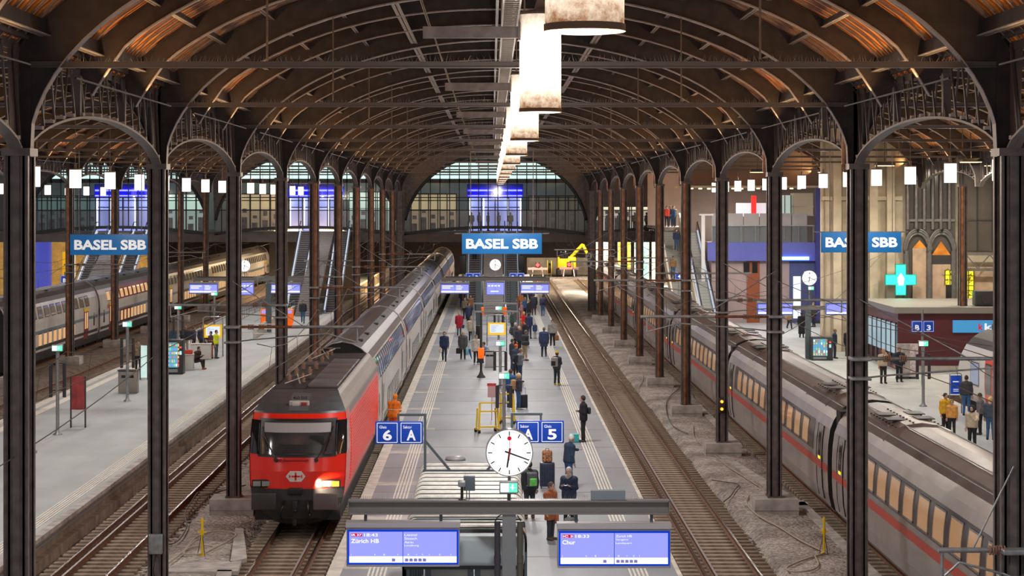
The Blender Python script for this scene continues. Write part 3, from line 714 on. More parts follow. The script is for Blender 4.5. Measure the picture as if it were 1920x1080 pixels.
# ------------------------------------------------------------------ stairs and escalators from the bridge down
STEPM = mat('dark ribbed step', (.075, .07, .075), .5); STEPL = mat('grey stone step', (.28, .27, .27), .7)
def flight(name, lab, cat, x, w, y0, y1, z0, z1, kind, grp):
    t = thing(name, lab, cat, (x, 0, 0), group=grp); n = 36 if kind in ('esc', 'lit') else 40
    mb = MB()
    for i in range(n):
        ya = y0+(y1-y0)*i/n; z = z0+(z1-z0)*(i+1)/n; mb.span(-w/2, w/2, ya, ya+(y1-y0)/n*1.02, z-.35, z, 0); mb.span(-w/2, w/2, ya-.01, ya+.03, z-.03, z+.004, 1)
    mb.build('steps', [STEPM if kind == 'esc' else mat('pale grey green step', (.40, .41, .37), .6) if kind in ('lit', 'lst') else STEPL, STEEL2], t)
    if kind == 'lst':
        for s in (-1, 1): mb = MB(); mb.bar((s*(w/2+.1), y0, z0+.75), (s*(w/2+.1), y1, z1+.75), .14, 1.0); mb.build('side_wall', mat('bright cream stair side', (.75, .70, .58), .5), t)
    if kind in ('esc', 'lit'):
        for s in (-1, 1):
            mb = MB(); X = s*(w/2+.12)
            for a, b in ((.0, .95),):
                P = [(X, y0-1.2, z0+.9), (X, y0, z0+.95), (X, y1, z1+.95), (X, y1+1.2, z1+.95)]
            mb.add([(X-.03, y0-1.2, z0), (X-.03, y0, z0), (X-.03, y1, z1), (X-.03, y1, z1+.9), (X-.03, y0, z0+.9), (X-.03, y0-1.2, z0+.85)], [(0, 1, 4, 5), (1, 2, 3, 4)], 0)
            mb.add([(X-.14, y0, z0-.1), (X+.14, y0, z0-.1), (X+.14, y1, z1+.1), (X-.14, y1, z1+.1)], [(0, 1, 2, 3)], 1)
            mb.build('balustrade', [BALU, GALV], t, fix=False)
            mb = MB(); mb.tube(P, .045, 6); mb.build('handrail', BLACK, t)
            mb = MB(); mb.bar((X, y0, z0+.22), (X, y1, z1+.22), .1, .06); mb.build('light_strip', emat('balustrade glow strip', (.80, .85, 1.0), .8), t)
    return t
def bank(xc, nameplace, y0=172.5, y1=186.5):
    g = 'escalators and stairs down from the bridge'
    flight('escalator', 'left escalator of the pair %s' % nameplace, 'escalator', xc-1.68, .95, y0+.5, y1, LPE, ZF, 'esc', g)
    flight('escalator', 'right escalator of the pair %s' % nameplace, 'escalator', xc+1.68, .95, y0+.5, y1, LPE, ZF, 'esc', g)
    flight('staircase', 'grey stone stairs between the escalators %s' % nameplace, 'stairs', xc, 1.7, y0-6, y1, LPE, ZF, 'st', g)
bank(.15, 'behind the middle display gantry'); bank(-15.6, 'on the pale left platform'); bank(-33.4, 'on the farthest left platform', 166, 180)
flight('escalator', 'steep escalator at right beside the blue fronted building', 'escalator', 16.55, .8, 150, 166, LPE, 8.0, 'lit', 'escalators and stairs down from the bridge')
flight('staircase', 'open stairs crowded with people at the right end of bridge', 'stairs', 14.95, 1.6, 152, 168, LPE, 8.0, 'lst', 'escalators and stairs down from the bridge')
mb = MB(); mb.span(14.6, 19.0, 167, YW, 7.7, 8.0); struct(mb.build('floor_stair_landing', CONC))
mb = MB(); mb.span(14.2, 21.5, YW-6, YW-5.8, 8.0, 14.5); struct(mb.build('wall_cream_end', mat('warm cream plaster', (.55, .42, .34), .8, noise=.12, nscale=.5)))

# ------------------------------------------------------------------ buildings at the right
STONE = mat('pale sandstone', (.58, .51, .40), .8, noise=.25, nscale=.9, bump=.1, bscale=6)
STONE2 = mat('rosy sandstone blocks', (.56, .40, .30), .8, noise=.2, nscale=2)
mb = MB(); mb.span(21.2, 62, 128, 128.4, -.3, 15.5); struct(mb.build('wall_right_station', STONE))
mb = MB(); mb.span(33.2, 33.6, 20, 128, -.3, 15.5); struct(mb.build('wall_right_side', STONE))
YB2 = 127.9; S2 = FPX/128.0
def bx(px): return X_(px, 128)
def bz(py): return Z_(py, 128)
mb = MB()
for px in (1560, 1590, 1628, 1660): mb.span(bx(px), bx(px)+.5, YB2-.5, YB2+.1, .5, 15.5)
for py in (372, 440): mb.span(bx(1540), bx(1690), YB2-.25, YB2+.1, bz(py)-.12, bz(py)+.12)
struct(mb.build('trim_16', STONE))
mb = MB(); x = bx(1545)
while x < bx(1700): mb.span(x, x+.06, YB2-.04, YB2, .5, 15.5); x += 1.1
struct(mb.build('trim_17', mat('dark joint stone', (.30, .25, .2), .9)))  # dark vertical joint lines on the stone
# gothic cast iron window screen
IRON = mat('grey cast iron mullion', (.20, .19, .20), .35, .5, noise=.2, nscale=4)
t = bpy.data.objects.new('window_6', None); C.objects.link(t); struct(t)
t['label'] = 'tall gothic cast iron window screen'
mb = MB()
mb.span(bx(1697), bx(1790), YB2-.1, YB2, bz(580), bz(300)); struct(mb.build('window_glass', [mat('dark grey window pane', (.10, .095, .10), .15, spec=.8)], t))
mb = MB()
for px in (1700, 1716, 1731, 1747, 1762, 1778): mb.cyl((bx(px), YB2-.2, bz(430)), (bx(px), YB2-.2, bz(300)), .13, 8)
for px in (1697, 1740, 1786): mb.cyl((bx(px), YB2-.25, bz(582)), (bx(px), YB2-.25, bz(470)), .2, 10)
mb.span(bx(1697), bx(1790), YB2-.3, YB2-.1, bz(413)-.08, bz(413)+.08)
for c in (1718, 1763):
    for rr in (0, .28, .5):
        for s in (-1, 1):
            P = []
            for i in range(9):
                a = i/8; P.append((bx(c)+s*(.78+rr*.0-.78*a**1.8)+s*0, YB2-.3-.1*rr, bz(478)+(bz(438)-bz(478))*math.sin(a*math.pi/2)+rr*.55-rr*.2*(1-a)))
            mb.tube([(p[0]+s*rr*.2, p[1], p[2]) for p in P], .1, 6)
struct(mb.build('gothic_tracery', IRON, t))
mb = MB(); mb.span(bx(1709), bx(1735), YB2-.24, YB2-.12, bz(575), bz(465), 0); mb.span(bx(1743), bx(1780), YB2-.24, YB2-.12, bz(575), bz(495), 0)
mb.span(bx(1744), bx(1785), YB2-.26, YB2-.13, bz(495), bz(478), 1); struct(mb.build('stone_infill', [STONE2, DARKGREY], t))
mb = MB(); mb.add([(bx(1709), YB2-.25, bz(465)), (bx(1735), YB2-.25, bz(465)), (bx(1722), YB2-.25, bz(450)), (bx(1745), YB2-.25, bz(478)), (bx(1780), YB2-.25, bz(478)), (bx(1762), YB2-.25, bz(452))], [(0, 1, 2), (3, 4, 5)])
struct(mb.build('arch_soffit', WOOD, t, fix=False))
# dark curtain wall and rosy wall right of it
mb = MB(); mb.span(bx(1798), 60, YB2-.3, YB2, bz(470), 15.0); struct(mb.build('wall_glazed_right', mat('dark metallic pane', (.12, .105, .105), .3, .3, noise=.2, nscale=.7)))
mb = MB()
for px in (1803, 1830, 1858, 1886): mb.span(bx(px)-.04, bx(px)+.04, YB2-.4, YB2-.3, bz(470), 15)
mb.span(bx(1798), 60, YB2-.4, YB2-.3, bz(413)-.04, bz(413)+.04); struct(mb.build('trim_18', MUL))
mb = MB(); mb.span(bx(1800), 60, YB2-.2, YB2, .5, bz(500)); struct(mb.build('wall_rosy_right', STONE2))
mb = MB(); mb.span(bx(1800), bx(1900), YB2-1.1, YB2-.9, bz(478), bz(472)); mb.span(bx(1800), bx(1900), YB2-1.1, YB2-.9, bz(507), bz(502))
for i in range(9):
    x0 = bx(1804)+i*.75; s = 1 if i % 2 else -1; mb.bar((x0, YB2-1, bz(490)-s*.45), (x0+.75, YB2-1, bz(490)+s*.45), .06, .07)
struct(mb.build('beam_lattice', IRON))
YGL = mat('glowing yellow stained glass', (.8, .7, .05), .4, emit=(1.0, .78, .02), es=.9, noise=.0)
def ywin(n, x0, x1, y0, y1):
    t = bpy.data.objects.new('window_%d' % n, None); C.objects.link(t); struct(t)
    mb = MB(); mb.span(bx(x0), bx(x1), YB2-.3, YB2-.2, bz(y1), bz(y0)); struct(mb.build('stained_glass', YGL, t))
    mb = MB()
    for xx in (x0, (x0+x1)/2, x1): mb.span(bx(xx)-.03, bx(xx)+.03, YB2-.36, YB2-.3, bz(y1), bz(y0))
    k = y0
    while k < y1: mb.span(bx(x0), bx(x1), YB2-.36, YB2-.3, bz(k)-.02, bz(k)+.02); k += 9
    for _ in range(26):
        a = bx(R.uniform(x0, x1)); b = bz(R.uniform(y0, y1)); mb.bar((a, YB2-.33, b), (a+R.uniform(-.25, .25), YB2-.33, b+R.uniform(-.3, .3)), .02, .03)
    struct(mb.build('lead_bars', mat('olive lead', (.12, .11, .02), .5), t))
ywin(7, 1769, 1788, 506, 533); ywin(8, 1803, 1823, 507, 534); ywin(9, 1803, 1823, 535, 581); ywin(10, 1770, 1790, 572, 581)
mb = MB(); mb.span(bx(1771), bx(1786), YB2-.35, YB2-.2, bz(572), bz(534)); struct(mb.build('door_1', mat('dark doorway glass', (.03, .03, .03), .2)))
# arched yellow-lit window by the pharmacy cross
mb = MB(); mb.span(bx(1664), bx(1672), YB2-.1, YB2-.02, bz(580), bz(485)); struct(mb.build('window_11', mat('dim yellow pane', (.5, .45, .1), .4, emit=(.8, .65, .05), es=.35)))
# pharmacy cross
t = thing('pharmacy_cross', 'glowing green pharmacy cross on the stone wall', 'sign', (bx(1680), YB2-1.3, bz(523)))
mb = MB()
w, a = 1.0, .34
mb.prism_y([(-a, -w), (a, -w), (a, -a), (w, -a), (w, a), (a, a), (a, w), (-a, w), (-a, a), (-w, a), (-w, -a), (-a, -a)], -.1, .1); mb.build('housing', mat('teal housing', (.02, .4, .3), .4), t)
mb = MB(); w, a = .94, .29
mb.prism_y([(-a, -w), (a, -w), (a, -a), (w, -a), (w, a), (a, a), (a, w), (-a, w), (-a, a), (-w, a), (-w, -a), (-a, -a)], -.13, -.10); mb.build('lit_face', emat('cross green glow', (.05, .92, .62), 1.6), t)
mb = MB(); mb.prism_y([(-.16, -.35), (.16, -.35), (.22, .1), (0, .45), (-.22, .1)], -.15, -.13); mb.build('lit_emblem', emat('cross white glow', (.9, 1, .95), 2), t)
mb = MB(); mb.cyl((0, .1, .3), (0, 1.2, .3), .04); mb.cyl((0, .1, -.3), (0, 1.2, -.3), .04); mb.build('bracket', STEEL, t)
ld = bpy.data.lights.new('cross_light', 'POINT'); ld.energy = 60; ld.color = (.1, 1, .6); ld.shadow_soft_size = .5; lo = bpy.data.objects.new('cross_light', ld); C.objects.link(lo); lo.parent = t; lo.location = (0, -.4, 0)
# blue fronted building with glass balustrade (D about 160)
YC = 158.0
def cx_(px): return X_(px, YC)
def cz_(py): return Z_(py, YC)
GPL = mat('grey stone panel', (.40, .38, .39), .5, noise=.1, nscale=.8)
BBL = mat('neon tinted fascia', (.13, .15, .52), .4, noise=.1, nscale=.5)  # blue of the neon light is put into the fascia colour
t = thing('cafe_building', 'flat roofed station building with blue fascia and glass balcony', 'building', (0, YC, 0))
mb = MB(); mb.span(cx_(1334), cx_(1540), 0, 8, .5, cz_(455)); mb.build('wall', mat('rosy panelled wall', (.45, .34, .33), .7, noise=.15, nscale=.5), t)
mb = MB(); mb.span(cx_(1326), cx_(1532), -.4, 0, cz_(489), cz_(454)); mb.build('fascia', BBL, t)
mb = MB(); mb.span(cx_(1465), cx_(1515), -.55, -.4, cz_(487), cz_(481)); mb.build('neon_strip', emat('sky blue strip', (.15, .35, 1), 6), t)
mb = MB()
for i in range(6): mb.span(cx_(1334+i*30), cx_(1362+i*30), -.35, -.2, cz_(454), cz_(400))
mb.build('upper_panel', GPL, t)
mb = MB(); mb.span(cx_(1334), cx_(1525), -.45, -.42, cz_(454), cz_(424)); mb.build('balcony_glass', BALU, t)
mb = MB()
for i in range(8): xx = cx_(1334+i*27); mb.span(xx-.02, xx+.02, -.48, -.38, cz_(454), cz_(423))
mb.span(cx_(1334), cx_(1525), -.48, -.38, cz_(424), cz_(422)); mb.build('balcony_rail', GALV, t)
mb = MB(); mb.span(cx_(1400), cx_(1424), -.1, 0, .55, cz_(488)); mb.build('door', mat('red brown wooden door', (.30, .08, .03), .5), t)
mb = MB(); mb.span(cx_(1394), cx_(1405), -.13, -.09, 4.5, cz_(492)); mb.span(cx_(1410), cx_(1420), -.13, -.09, 4.5, cz_(492)); mb.build('pane', GLASSDK, t)
mb = MB(); mb.span(cx_(1487), cx_(1501), -.1, 0, .9, cz_(518)); mb.build('lit_display', emat('pale lit display', (.75, .82, 1), 1.3), t)
mb = MB(); mb.span(cx_(1480), cx_(1532), -.05, 0, .5, cz_(489)); mb.build('side_panel', mat('deep blue grey wall', (.07, .09, .22), .5), t)
mb = MB(); mb.span(cx_(1300), cx_(1560), 7, 7.4, cz_(455), 15.0); struct(mb.build('wall_upper_storey', mat('warm grey plaster', (.34, .27, .24), .8, noise=.2, nscale=.4), loc=(0, YC, 0)))
t = thing('shop_cabin', 'white lit shop cabin with a red panel above the blue fascia', 'shop', (cx_(1413), YC+3, cz_(402)))
mb = MB(); mb.span(-1.0, 1.4, 0, .3, -.2, .9); mb.build('white_panel', mat('lit white panel', (.8, .78, .8), .5, emit=(.8, .75, .9), es=.5), t)
mb = MB(); mb.span(.2, .6, -.1, 0, -.2, 1.5); mb.build('red_panel', mat('lit red panel', (.8, .02, .02), .5, emit=(1, .02, .02), es=.8), t)
mb = MB(); mb.span(1.5, 3.3, 0, .2, -2.2, 1.4); mb.build('glazed_bay', mat('pale glazed bay', (.4, .5, .5), .3, emit=(.5, .7, .65), es=.3), t)
# yellow lights on the upper floor ceiling
for i in range(11):
    mb = MB(); mb.cyl((0, 0, 0), (0, 0, -.12), .14, 10); o = mb.build('downlight', WARML, loc=(cx_(1300+i*21), YC+1.4+(i % 3)*1.8, cz_(352)+.02)); tag(o, 'small warm ceiling downlight above the blue fronted building', 'downlight', 'warm downlights above the blue fronted building')
mb = MB(); mb.span(cx_(1280), cx_(1560), 1, 8, cz_(352), cz_(348)); struct(mb.build('ceiling_upper_storey', STONE, loc=(0, YC, 0)))

# kiosk
KX0, KX1, KY0 = X_(1684, 113.6), 32.5, 113.6
t = thing('kiosk', 'maroon walled kiosk with flat roof and blue name panel', 'kiosk', (KX0, KY0, .55))
W = KX1-KX0
MAROON = mat('maroon kiosk wall', (.10, .022, .030), .4, noise=.1, nscale=1)
mb = MB(); mb.span(0, W, 0, 10, 0, 3.25); mb.build('wall', MAROON, t)
mb = MB(); mb.span(-.25, W+.2, -.25, 10.2, 3.25, 3.6); mb.build('roof', mat('grey kiosk roof edge', (.22, .21, .20), .6), t)
mb = MB(); mb.span(0, W, -.02, 0, 0, .25); mb.build('plinth', mat('pale plinth', (.5, .46, .44), .6), t)
mb = MB(); mb.span(-.06, 0, .3, 9, .9, 2.6); mb.build('side_window', mat('cool lit kiosk window', (.3, .4, .45), .2, emit=(.35, .6, .8), es=.35), t)
mb = MB()
for i in range(7): mb.span(-.1, -.02, .3+i*1.4, .42+i*1.4, .2, 2.7)
mb.build('window_frame', MUL, t)
x0 = X_(1786, KY0)-KX0
pn = MB().span(x0, W, -.1, -.01, 2.15, 2.85).build('name_panel', mat('light blue name panel', (.06, .30, .60), .4, emit=(.05, .32, .75), es=.35), t)
lettering('k', x0+1.45, x0+1.7, 2.3, 2.68, -.12, emat('red name letter', (.8, .02, .04), .8), pn, .03)
lettering('kiosk', x0+1.8, x0+3.6, 2.3, 2.68, -.12, WHITESIGN, pn, .03)
mb = MB(); mb.rbox((0, 0, .45), (1.2, 1, .85), .05); mb.cyl((0, -.52, .45), (0, -.5, .45), .32, 16); tag(mb.build('air_conditioner', DARKGREY, loc=(X_(1850, 114.5), 115, 4.15)), 'dark boxy air conditioner on the kiosk roof', 'air conditioner')

# added fill lamps that brighten the right hand concourse
for i, (x, y, z, e) in enumerate(((23.5, 119, 12.3, 900), (30, 119, 12.3, 900), (26, 108, 12.3, 600), (19.5, 146, 12.3, 700), (24.5, 146, 12.3, 700), (17, 172, 12.0, 400))):
    t = thing('added_fill_lamp', 'added wide fill lamp over the %s' % ('yellowish stone wall', 'rosy stone wall', 'maroon kiosk', 'blue fronted building, left half', 'blue fronted building, right half', 'right stairs')[i], 'ceiling light', (x, y, z))
    mb = MB(); mb.rbox((0, 0, .12), (1.1, 1.1, .2), .03); mb.cyl((0, 0, .2), (0, 0, 3.6), .03, 6); mb.build('housing', DARKGREY, t)
    mb = MB(); mb.span(-.48, .48, -.48, .48, -.01, .02); mb.build('lit_panel', WARML, t)
    ld = bpy.data.lights.new('floodlight', 'AREA'); ld.size = 1.0; ld.energy = e; ld.color = (1, .88, .68) if i < 3 else (1, .93, .86)
    lo = bpy.data.objects.new('floodlight', ld); C.objects.link(lo); lo.parent = t; lo.location = (0, 0, -.03)

# right end of the cafe building: blue pylon, pale glazed bay, cream bay window
t = thing('advertising_pylon', 'deep blue pylon standing between cafe building and stone wall', 'pylon', (cx_(1531), YC-1, 0)); mb = MB(); mb.span(-.2, .2, 0, .5, .5, cz_(352)); mb.build('body', mat('deep blue pylon', (.05, .05, .25), .4), t)
mb = MB(); mb.span(-.25, .25, -.05, .55, .5, .8); mb.build('foot', DARKGREY, t)
t = thing('bay_window', 'cream box bay window above the glass balcony', 'window', (cx_(1509), YC+.6, 0)); mb = MB(); mb.span(-.75, .75, 0, 2, cz_(404), cz_(362)); mb.build('box', mat('cream bay render', (.62, .55, .42), .7), t)
mb = MB(); mb.span(-.8, .8, -.06, 2, cz_(389), cz_(386)); mb.span(-.8, .8, -.06, 2, cz_(405), cz_(403)); mb.build('ledge', STONE, t)
t = thing('glazed_lift_shaft', 'pale green glazed lift shaft behind the fourth right column', 'lift shaft', (cx_(1474), YC+.8, 0)); mb = MB(); mb.span(-.5, .5, .1, 2, cz_(455), cz_(366)); mb.build('glazing', mat('pale green lift glass', (.5, .6, .58), .3, emit=(.6, .8, .75), es=.35), t)
mb = MB()
for x in (-.5, .02, .5): mb.span(x-.03, x+.03, 0, .1, cz_(455), cz_(366))
mb.span(-.5, .5, 0, .1, cz_(420), cz_(417)); mb.build('frame', MUL, t)
t = thing('white_post', 'white post at left corner of the blue fascia', 'post', (cx_(1316), YC-.9, 0)); mb = MB(); mb.span(-.14, .14, -.1, .1, .5, cz_(402)); mb.build('post', mat('white painted steel', (.75, .75, .74), .4), t)
mb = MB(); mb.span(-.3, .8, -.12, .3, cz_(404), cz_(401)); mb.build('cap', mat('white painted steel', (.75, .75, .74), .4), t)
# warm lit hall beyond the far left platform
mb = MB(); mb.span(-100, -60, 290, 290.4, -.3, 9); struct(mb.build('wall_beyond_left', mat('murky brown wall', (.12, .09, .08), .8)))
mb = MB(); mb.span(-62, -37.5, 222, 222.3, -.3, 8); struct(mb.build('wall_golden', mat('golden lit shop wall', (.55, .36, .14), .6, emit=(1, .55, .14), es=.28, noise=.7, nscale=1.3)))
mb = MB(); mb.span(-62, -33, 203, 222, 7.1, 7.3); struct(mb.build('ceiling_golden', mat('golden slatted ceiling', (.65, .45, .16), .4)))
for i in range(7):
    mb = MB(); mb.span(-.12, .12, -4.5, 4.5, 0, .06); o = mb.build('strip_light', emat('golden strip light', (1, .62, .20), 5), loc=(-46+i*1.45, 212, 7.03)); tag(o, 'golden ceiling strip light under the bridge at far left', 'strip light', 'golden strip lights at far left')
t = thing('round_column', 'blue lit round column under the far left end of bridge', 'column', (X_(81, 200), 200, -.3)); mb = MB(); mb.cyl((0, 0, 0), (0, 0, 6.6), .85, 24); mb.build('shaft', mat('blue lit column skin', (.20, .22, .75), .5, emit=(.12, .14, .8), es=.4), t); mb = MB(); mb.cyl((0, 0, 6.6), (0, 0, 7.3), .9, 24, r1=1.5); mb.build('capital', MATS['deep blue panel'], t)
t = thing('advertising_board', 'tall yellow board in the golden hall at far left', 'advertising board', (X_(125, 215), 215, -.3)); mb = MB(); mb.span(-.45, .45, 0, .2, 0, 5.0); mb.build('panel', mat('lit yellow panel', (.9, .5, .02), .4, emit=(1, .55, .02), es=.5), t)
mb = MB(); mb.span(.55, .9, 0, .2, 0, 5.0); mb.build('white_edge', mat('white lit edge', (.8, .8, .75), .4, emit=(1, 1, .9), es=.5), t)
# cream wall behind the left escalators, hoardings behind the silver train
mb = MB(); mb.span(-22, -13.3, 197, 197.3, LPE, 7.0); mb.span(-13.6, -13.3, 197, 262, LPE, 1.6); struct(mb.build('wall_cream_left', mat('warm cream tiles', (.62, .50, .33), .6, noise=.1, nscale=.5)))
HB = [(12.5, 2.2, (.85, .80, .66), 'wide white hoarding board behind the silver train, under the bridge'), (15.2, 1.4, (.85, .55, .05), 'orange yellow hoarding board behind silver train, under the bridge'), (17.2, 1.6, (.25, .50, .48), 'teal hoarding board behind the silver train, under the bridge'), (19.0, 1.2, (.80, .74, .62), 'narrow white hoarding board behind silver train, by the stairs'), (20.5, .5, (.70, .12, .05), 'slim red hoarding board behind silver train, by the stairs')]
for x, w, c, lab in HB:
    t = thing('hoarding_board', lab, 'board', (x, 228, -.26)); mb = MB(); mb.span(-w/2, w/2, 0, .1, .3, 6.2); mb.build('panel', mat('hoarding %.2f %.2f' % (c[0], c[2]), c, .6, noise=.5, nscale=1.6), t); mb = MB(); mb.span(-w/2-.06, -w/2, -.05, .15, 0, 6.4); mb.span(w/2, w/2+.06, -.05, .15, 0, 6.4); mb.build('post', GALV, t)
for i, (x, lab) in enumerate(((7.2, 'left'), (8.9, 'right'))):
    mb = MB(); mb.span(-.3, .3, 0, 1.2, 0, .1); tag(mb.build('strip_light', WHITEN, loc=(x, 190, 6.87)), 'small blue white light under the bridge edge, %s one of two' % lab, 'strip light')
# ------------------------------------------------------------------ trains
def interp(prof, z):
    for (z0, w0), (z1, w1) in zip(prof, prof[1:]):
        if z0 <= z <= z1: return w0+(w1-w0)*(z-z0)/max(1e-6, z1-z0)
    return prof[-1][1]
def profile_loft(mb, prof, y0, y1, mfn, closed=True):
    """prof: (z, half width) from bottom to top"""
    pts = [(w, z) for z, w in prof]+[(-w, z) for z, w in reversed(prof)]
    n = len(pts)
    for i in range(n-1 if not closed else n):
        a, b = pts[i], pts[(i+1) % n]
        if abs(a[0]-b[0])+abs(a[1]-b[1]) < 1e-6: continue
        mb.add([(a[0], y0, a[1]), (b[0], y0, b[1]), (b[0], y1, b[1]), (a[0], y1, a[1])], [(0, 1, 2, 3)], mfn((a[1]+b[1])/2, (a[0]+b[0])/2), False)
    mb.add([(x, y0, z) for x, z in pts], [list(range(n))], mfn(-1, 0)); mb.add([(x, y1, z) for x, z in pts], [list(range(n))[::-1]], mfn(-1, 0))
def patch(prof, z0, z1, y0, y1, side, off=.012, n=6):
    """curved panel that follows the wall"""
    rows = []
    for i in range(n+1):
        z = z0+(z1-z0)*i/n; w = interp(prof, z)+off; rows.append([(side*w, y0, z), (side*w, y1, z)])
    mb = MB(); mb.grid(rows); return mb
def bogie(y, t):
    mb = MB()
    for s in (-1, 1):
        for d in (-1.25, 1.25): mb.cyl((s*.70, y+d, .46), (s*.82, y+d, .46), .46, 20)
        mb.rbox((s*.98, y, .55), (.2, 3.3, .28), .05)
        mb.cyl((s*1.0, y, .5), (s*1.0, y, .85), .2, 10)
        for d in (-1.25, 1.25): mb.rbox((s*1.02, y+d, .48), (.24, .4, .36), .05)
    for d in (-1.25, 1.25): mb.cyl((-.7, y+d, .46), (.7, y+d, .46), .09)
    return mb.build('bogie', RUBBER, t)

# --- red locomotive
LX, LY = -5.93, 60.3
loco = thing('locomotive', 'red and grey electric locomotive with one headlight lit', 'locomotive', (LX, LY, 0))
LEV = [(.36, .80, .42), (.55, 1.12, .22), (.85, 1.30, .08), (1.15, 1.40, .0), (1.48, 1.44, .0), (1.52, 1.445, .0), (2.0, 1.47, .04), (2.5, 1.48, .15), (3.0, 1.47, .36), (3.5, 1.44, .62), (3.68, 1.42, .74), (3.74, 1.40, .80), (3.95, 1.28, 1.20), (4.10, 1.17, 1.65), (4.2, 1.08, 2.15)]
def lrake(z):
    for a, b in zip(LEV, LEV[1:]):
        if a[0] <= z <= b[0]: return a[2]+(b[2]-a[2])*(z-a[0])/(b[0]-a[0])
    return LEV[-1][2]
def lhw(z):
    for a, b in zip(LEV, LEV[1:]):
        if a[0] <= z <= b[0]: return a[1]+(b[1]-a[1])*(z-a[0])/(b[0]-a[0])
    return LEV[-1][1]
PLAN = .62
def lF(x, z): return lrake(z)+PLAN*abs(x/lhw(z))**3
def nose(mb, LEVv, rake, hwf, plan, y1, mfront, mside, mtop, NU=16):
    rows = []
    for z, hw, rk in LEVv: rows.append([(hw*(i/NU*2-1), rk+plan*abs(i/NU*2-1)**3, z) for i in range(NU+1)])
    for j in range(len(rows)-1):
        zc = (LEVv[j][0]+LEVv[j+1][0])/2; mb.add(rows[j]+rows[j+1], [(i, i+1, NU+1+i+1, NU+1+i) for i in range(NU)], mfront(zc), True)
        for s in (0, NU):
            a, b = rows[j][s], rows[j+1][s]; mb.add([a, b, (b[0], y1, b[2]), (a[0], y1, a[2])], [(0, 1, 2, 3)], mside(zc), False)
    top = rows[-1]; mb.add(top+[(p[0], y1, p[2]) for p in top], [(i, i+1, NU+1+i+1, NU+1+i) for i in range(NU)], mtop, False)
    mb.add([(r[k][0], y1, r[k][2]) for r, k in [(r, 0) for r in rows]+[(r, NU) for r in reversed(rows)]], [list(range(2*len(rows)))], mtop)
LM = [RED, REDSIDE, LOCOGREY, DARKGREY, LOCOSILVER]
mb = MB(); nose(mb, LEV, lrake, lhw, PLAN, 18.3, lambda z: 3 if z < 1.5 else (0 if z < 3.7 else 2), lambda z: 3 if z < 1.3 else (0 if z < 3.45 else 4 if z > 3.7 else 4), 3)
mb.build('body', LM, loco)
def fpatch(x0, x1, z0, z1, off=.012, nx=8, nz=6, F=lF):
    mb = MB(); mb.grid([[(x0+(x1-x0)*i/nx, F(x0+(x1-x0)*i/nx, z0+(z1-z0)*j/nz)-off, z0+(z1-z0)*j/nz) for i in range(nx+1)] for j in range(nz+1)]); return mb
# red cab sides over the ribbed wall, black window band, windscreen
for s in (-1, 1):
    mb = MB(); mb.grid([[(s*(lhw(z)+.008), lF(s*lhw(z), z)-.03, z), (s*(lhw(z)+.008), 2.6, z)] for z in (1.45, 1.7, 2.1, 2.6, 3.0, 3.4, 3.68)]); mb.build('cab_side', RED, loco)
    mb = MB(); mb.grid([[(s*(lhw(z)+.02), lF(s*lhw(z), z)-.01, z), (s*(lhw(z)+.02), 1.75, z)] for z in (2.5, 2.8, 3.1, 3.46)]); mb.build('side_window', GLASSDK, loco)
    a, b = sorted((s*1.15, s*1.475)); fpatch(a, b*1.0 if s > 0 else b, 2.48, 3.47, .018).build('corner_window', GLASSDK, loco)
fpatch(-1.2, 1.2, 2.42, 3.54, .02, 12).build('windscreen_seal', BLACK, loco)
ws = fpatch(-1.08, 1.08, 2.50, 3.46, .035, 12).build('windscreen', mat('grey windscreen glass', (.055, .055, .06), .12, spec=.9, noise=.4, nscale=1.2), loco)
fpatch(-1.02, 1.02, 3.14, 3.42, .045, 12).build('sun_blind', mat('grey sun blind', (.36, .34, .34), .6), loco)
fpatch(-.55, .75, 2.55, 2.80, .042, 8).build('dashboard', mat('black dashboard seen through glass', (.015, .014, .015), .4), loco)
mb = MB(); mb.rbox((.62, lF(.62, 2.95)-.05, 2.92), (.42, .02, .30), .009); mb.build('seat', mat('dark seat seen through glass', (.02, .018, .02), .5), loco)
for s in (-1, 1):
    mb = MB(); mb.cyl((s*.62, lF(.6, 2.36)-.08, 2.36), (s*1.0, lF(1.0, 3.0)-.10, 3.02), .018, 6); mb.cyl((s*.62, lF(.6, 2.3)-.1, 2.36), (s*.62, lF(.6, 2.3), 2.33), .06, 8); mb.bar((s*.9, lF(.9, 2.6)-.09, 2.62), (s*1.08, lF(1.05, 3.3)-.07, 3.3), .03, .03); mb.build('wiper', BLACK, loco)
mb = MB(); mb.cyl((-.35, lF(0, 2.33)-.05, 2.34), (.35, lF(0, 2.33)-.05, 2.34), .022, 8)
for x in (-.35, -.48, .35): mb.cyl((x, lF(.3, 2.33)-.08, 2.34), (x, lF(.3, 2.3)+.02, 2.34), .04, 8)
mb.build('handle_bar', mat('dark red handle', (.35, .02, .02), .4), loco)
for s in (-1, 1):
    mb = MB()
    for i in range(20):
        z = 1.42+i*.098; mb.span(s*(lhw(z)-.005), s*(lhw(z)+.022), 2.75, 17.9, z, z+.045)
    mb.build('side_ribs', RED, loco)
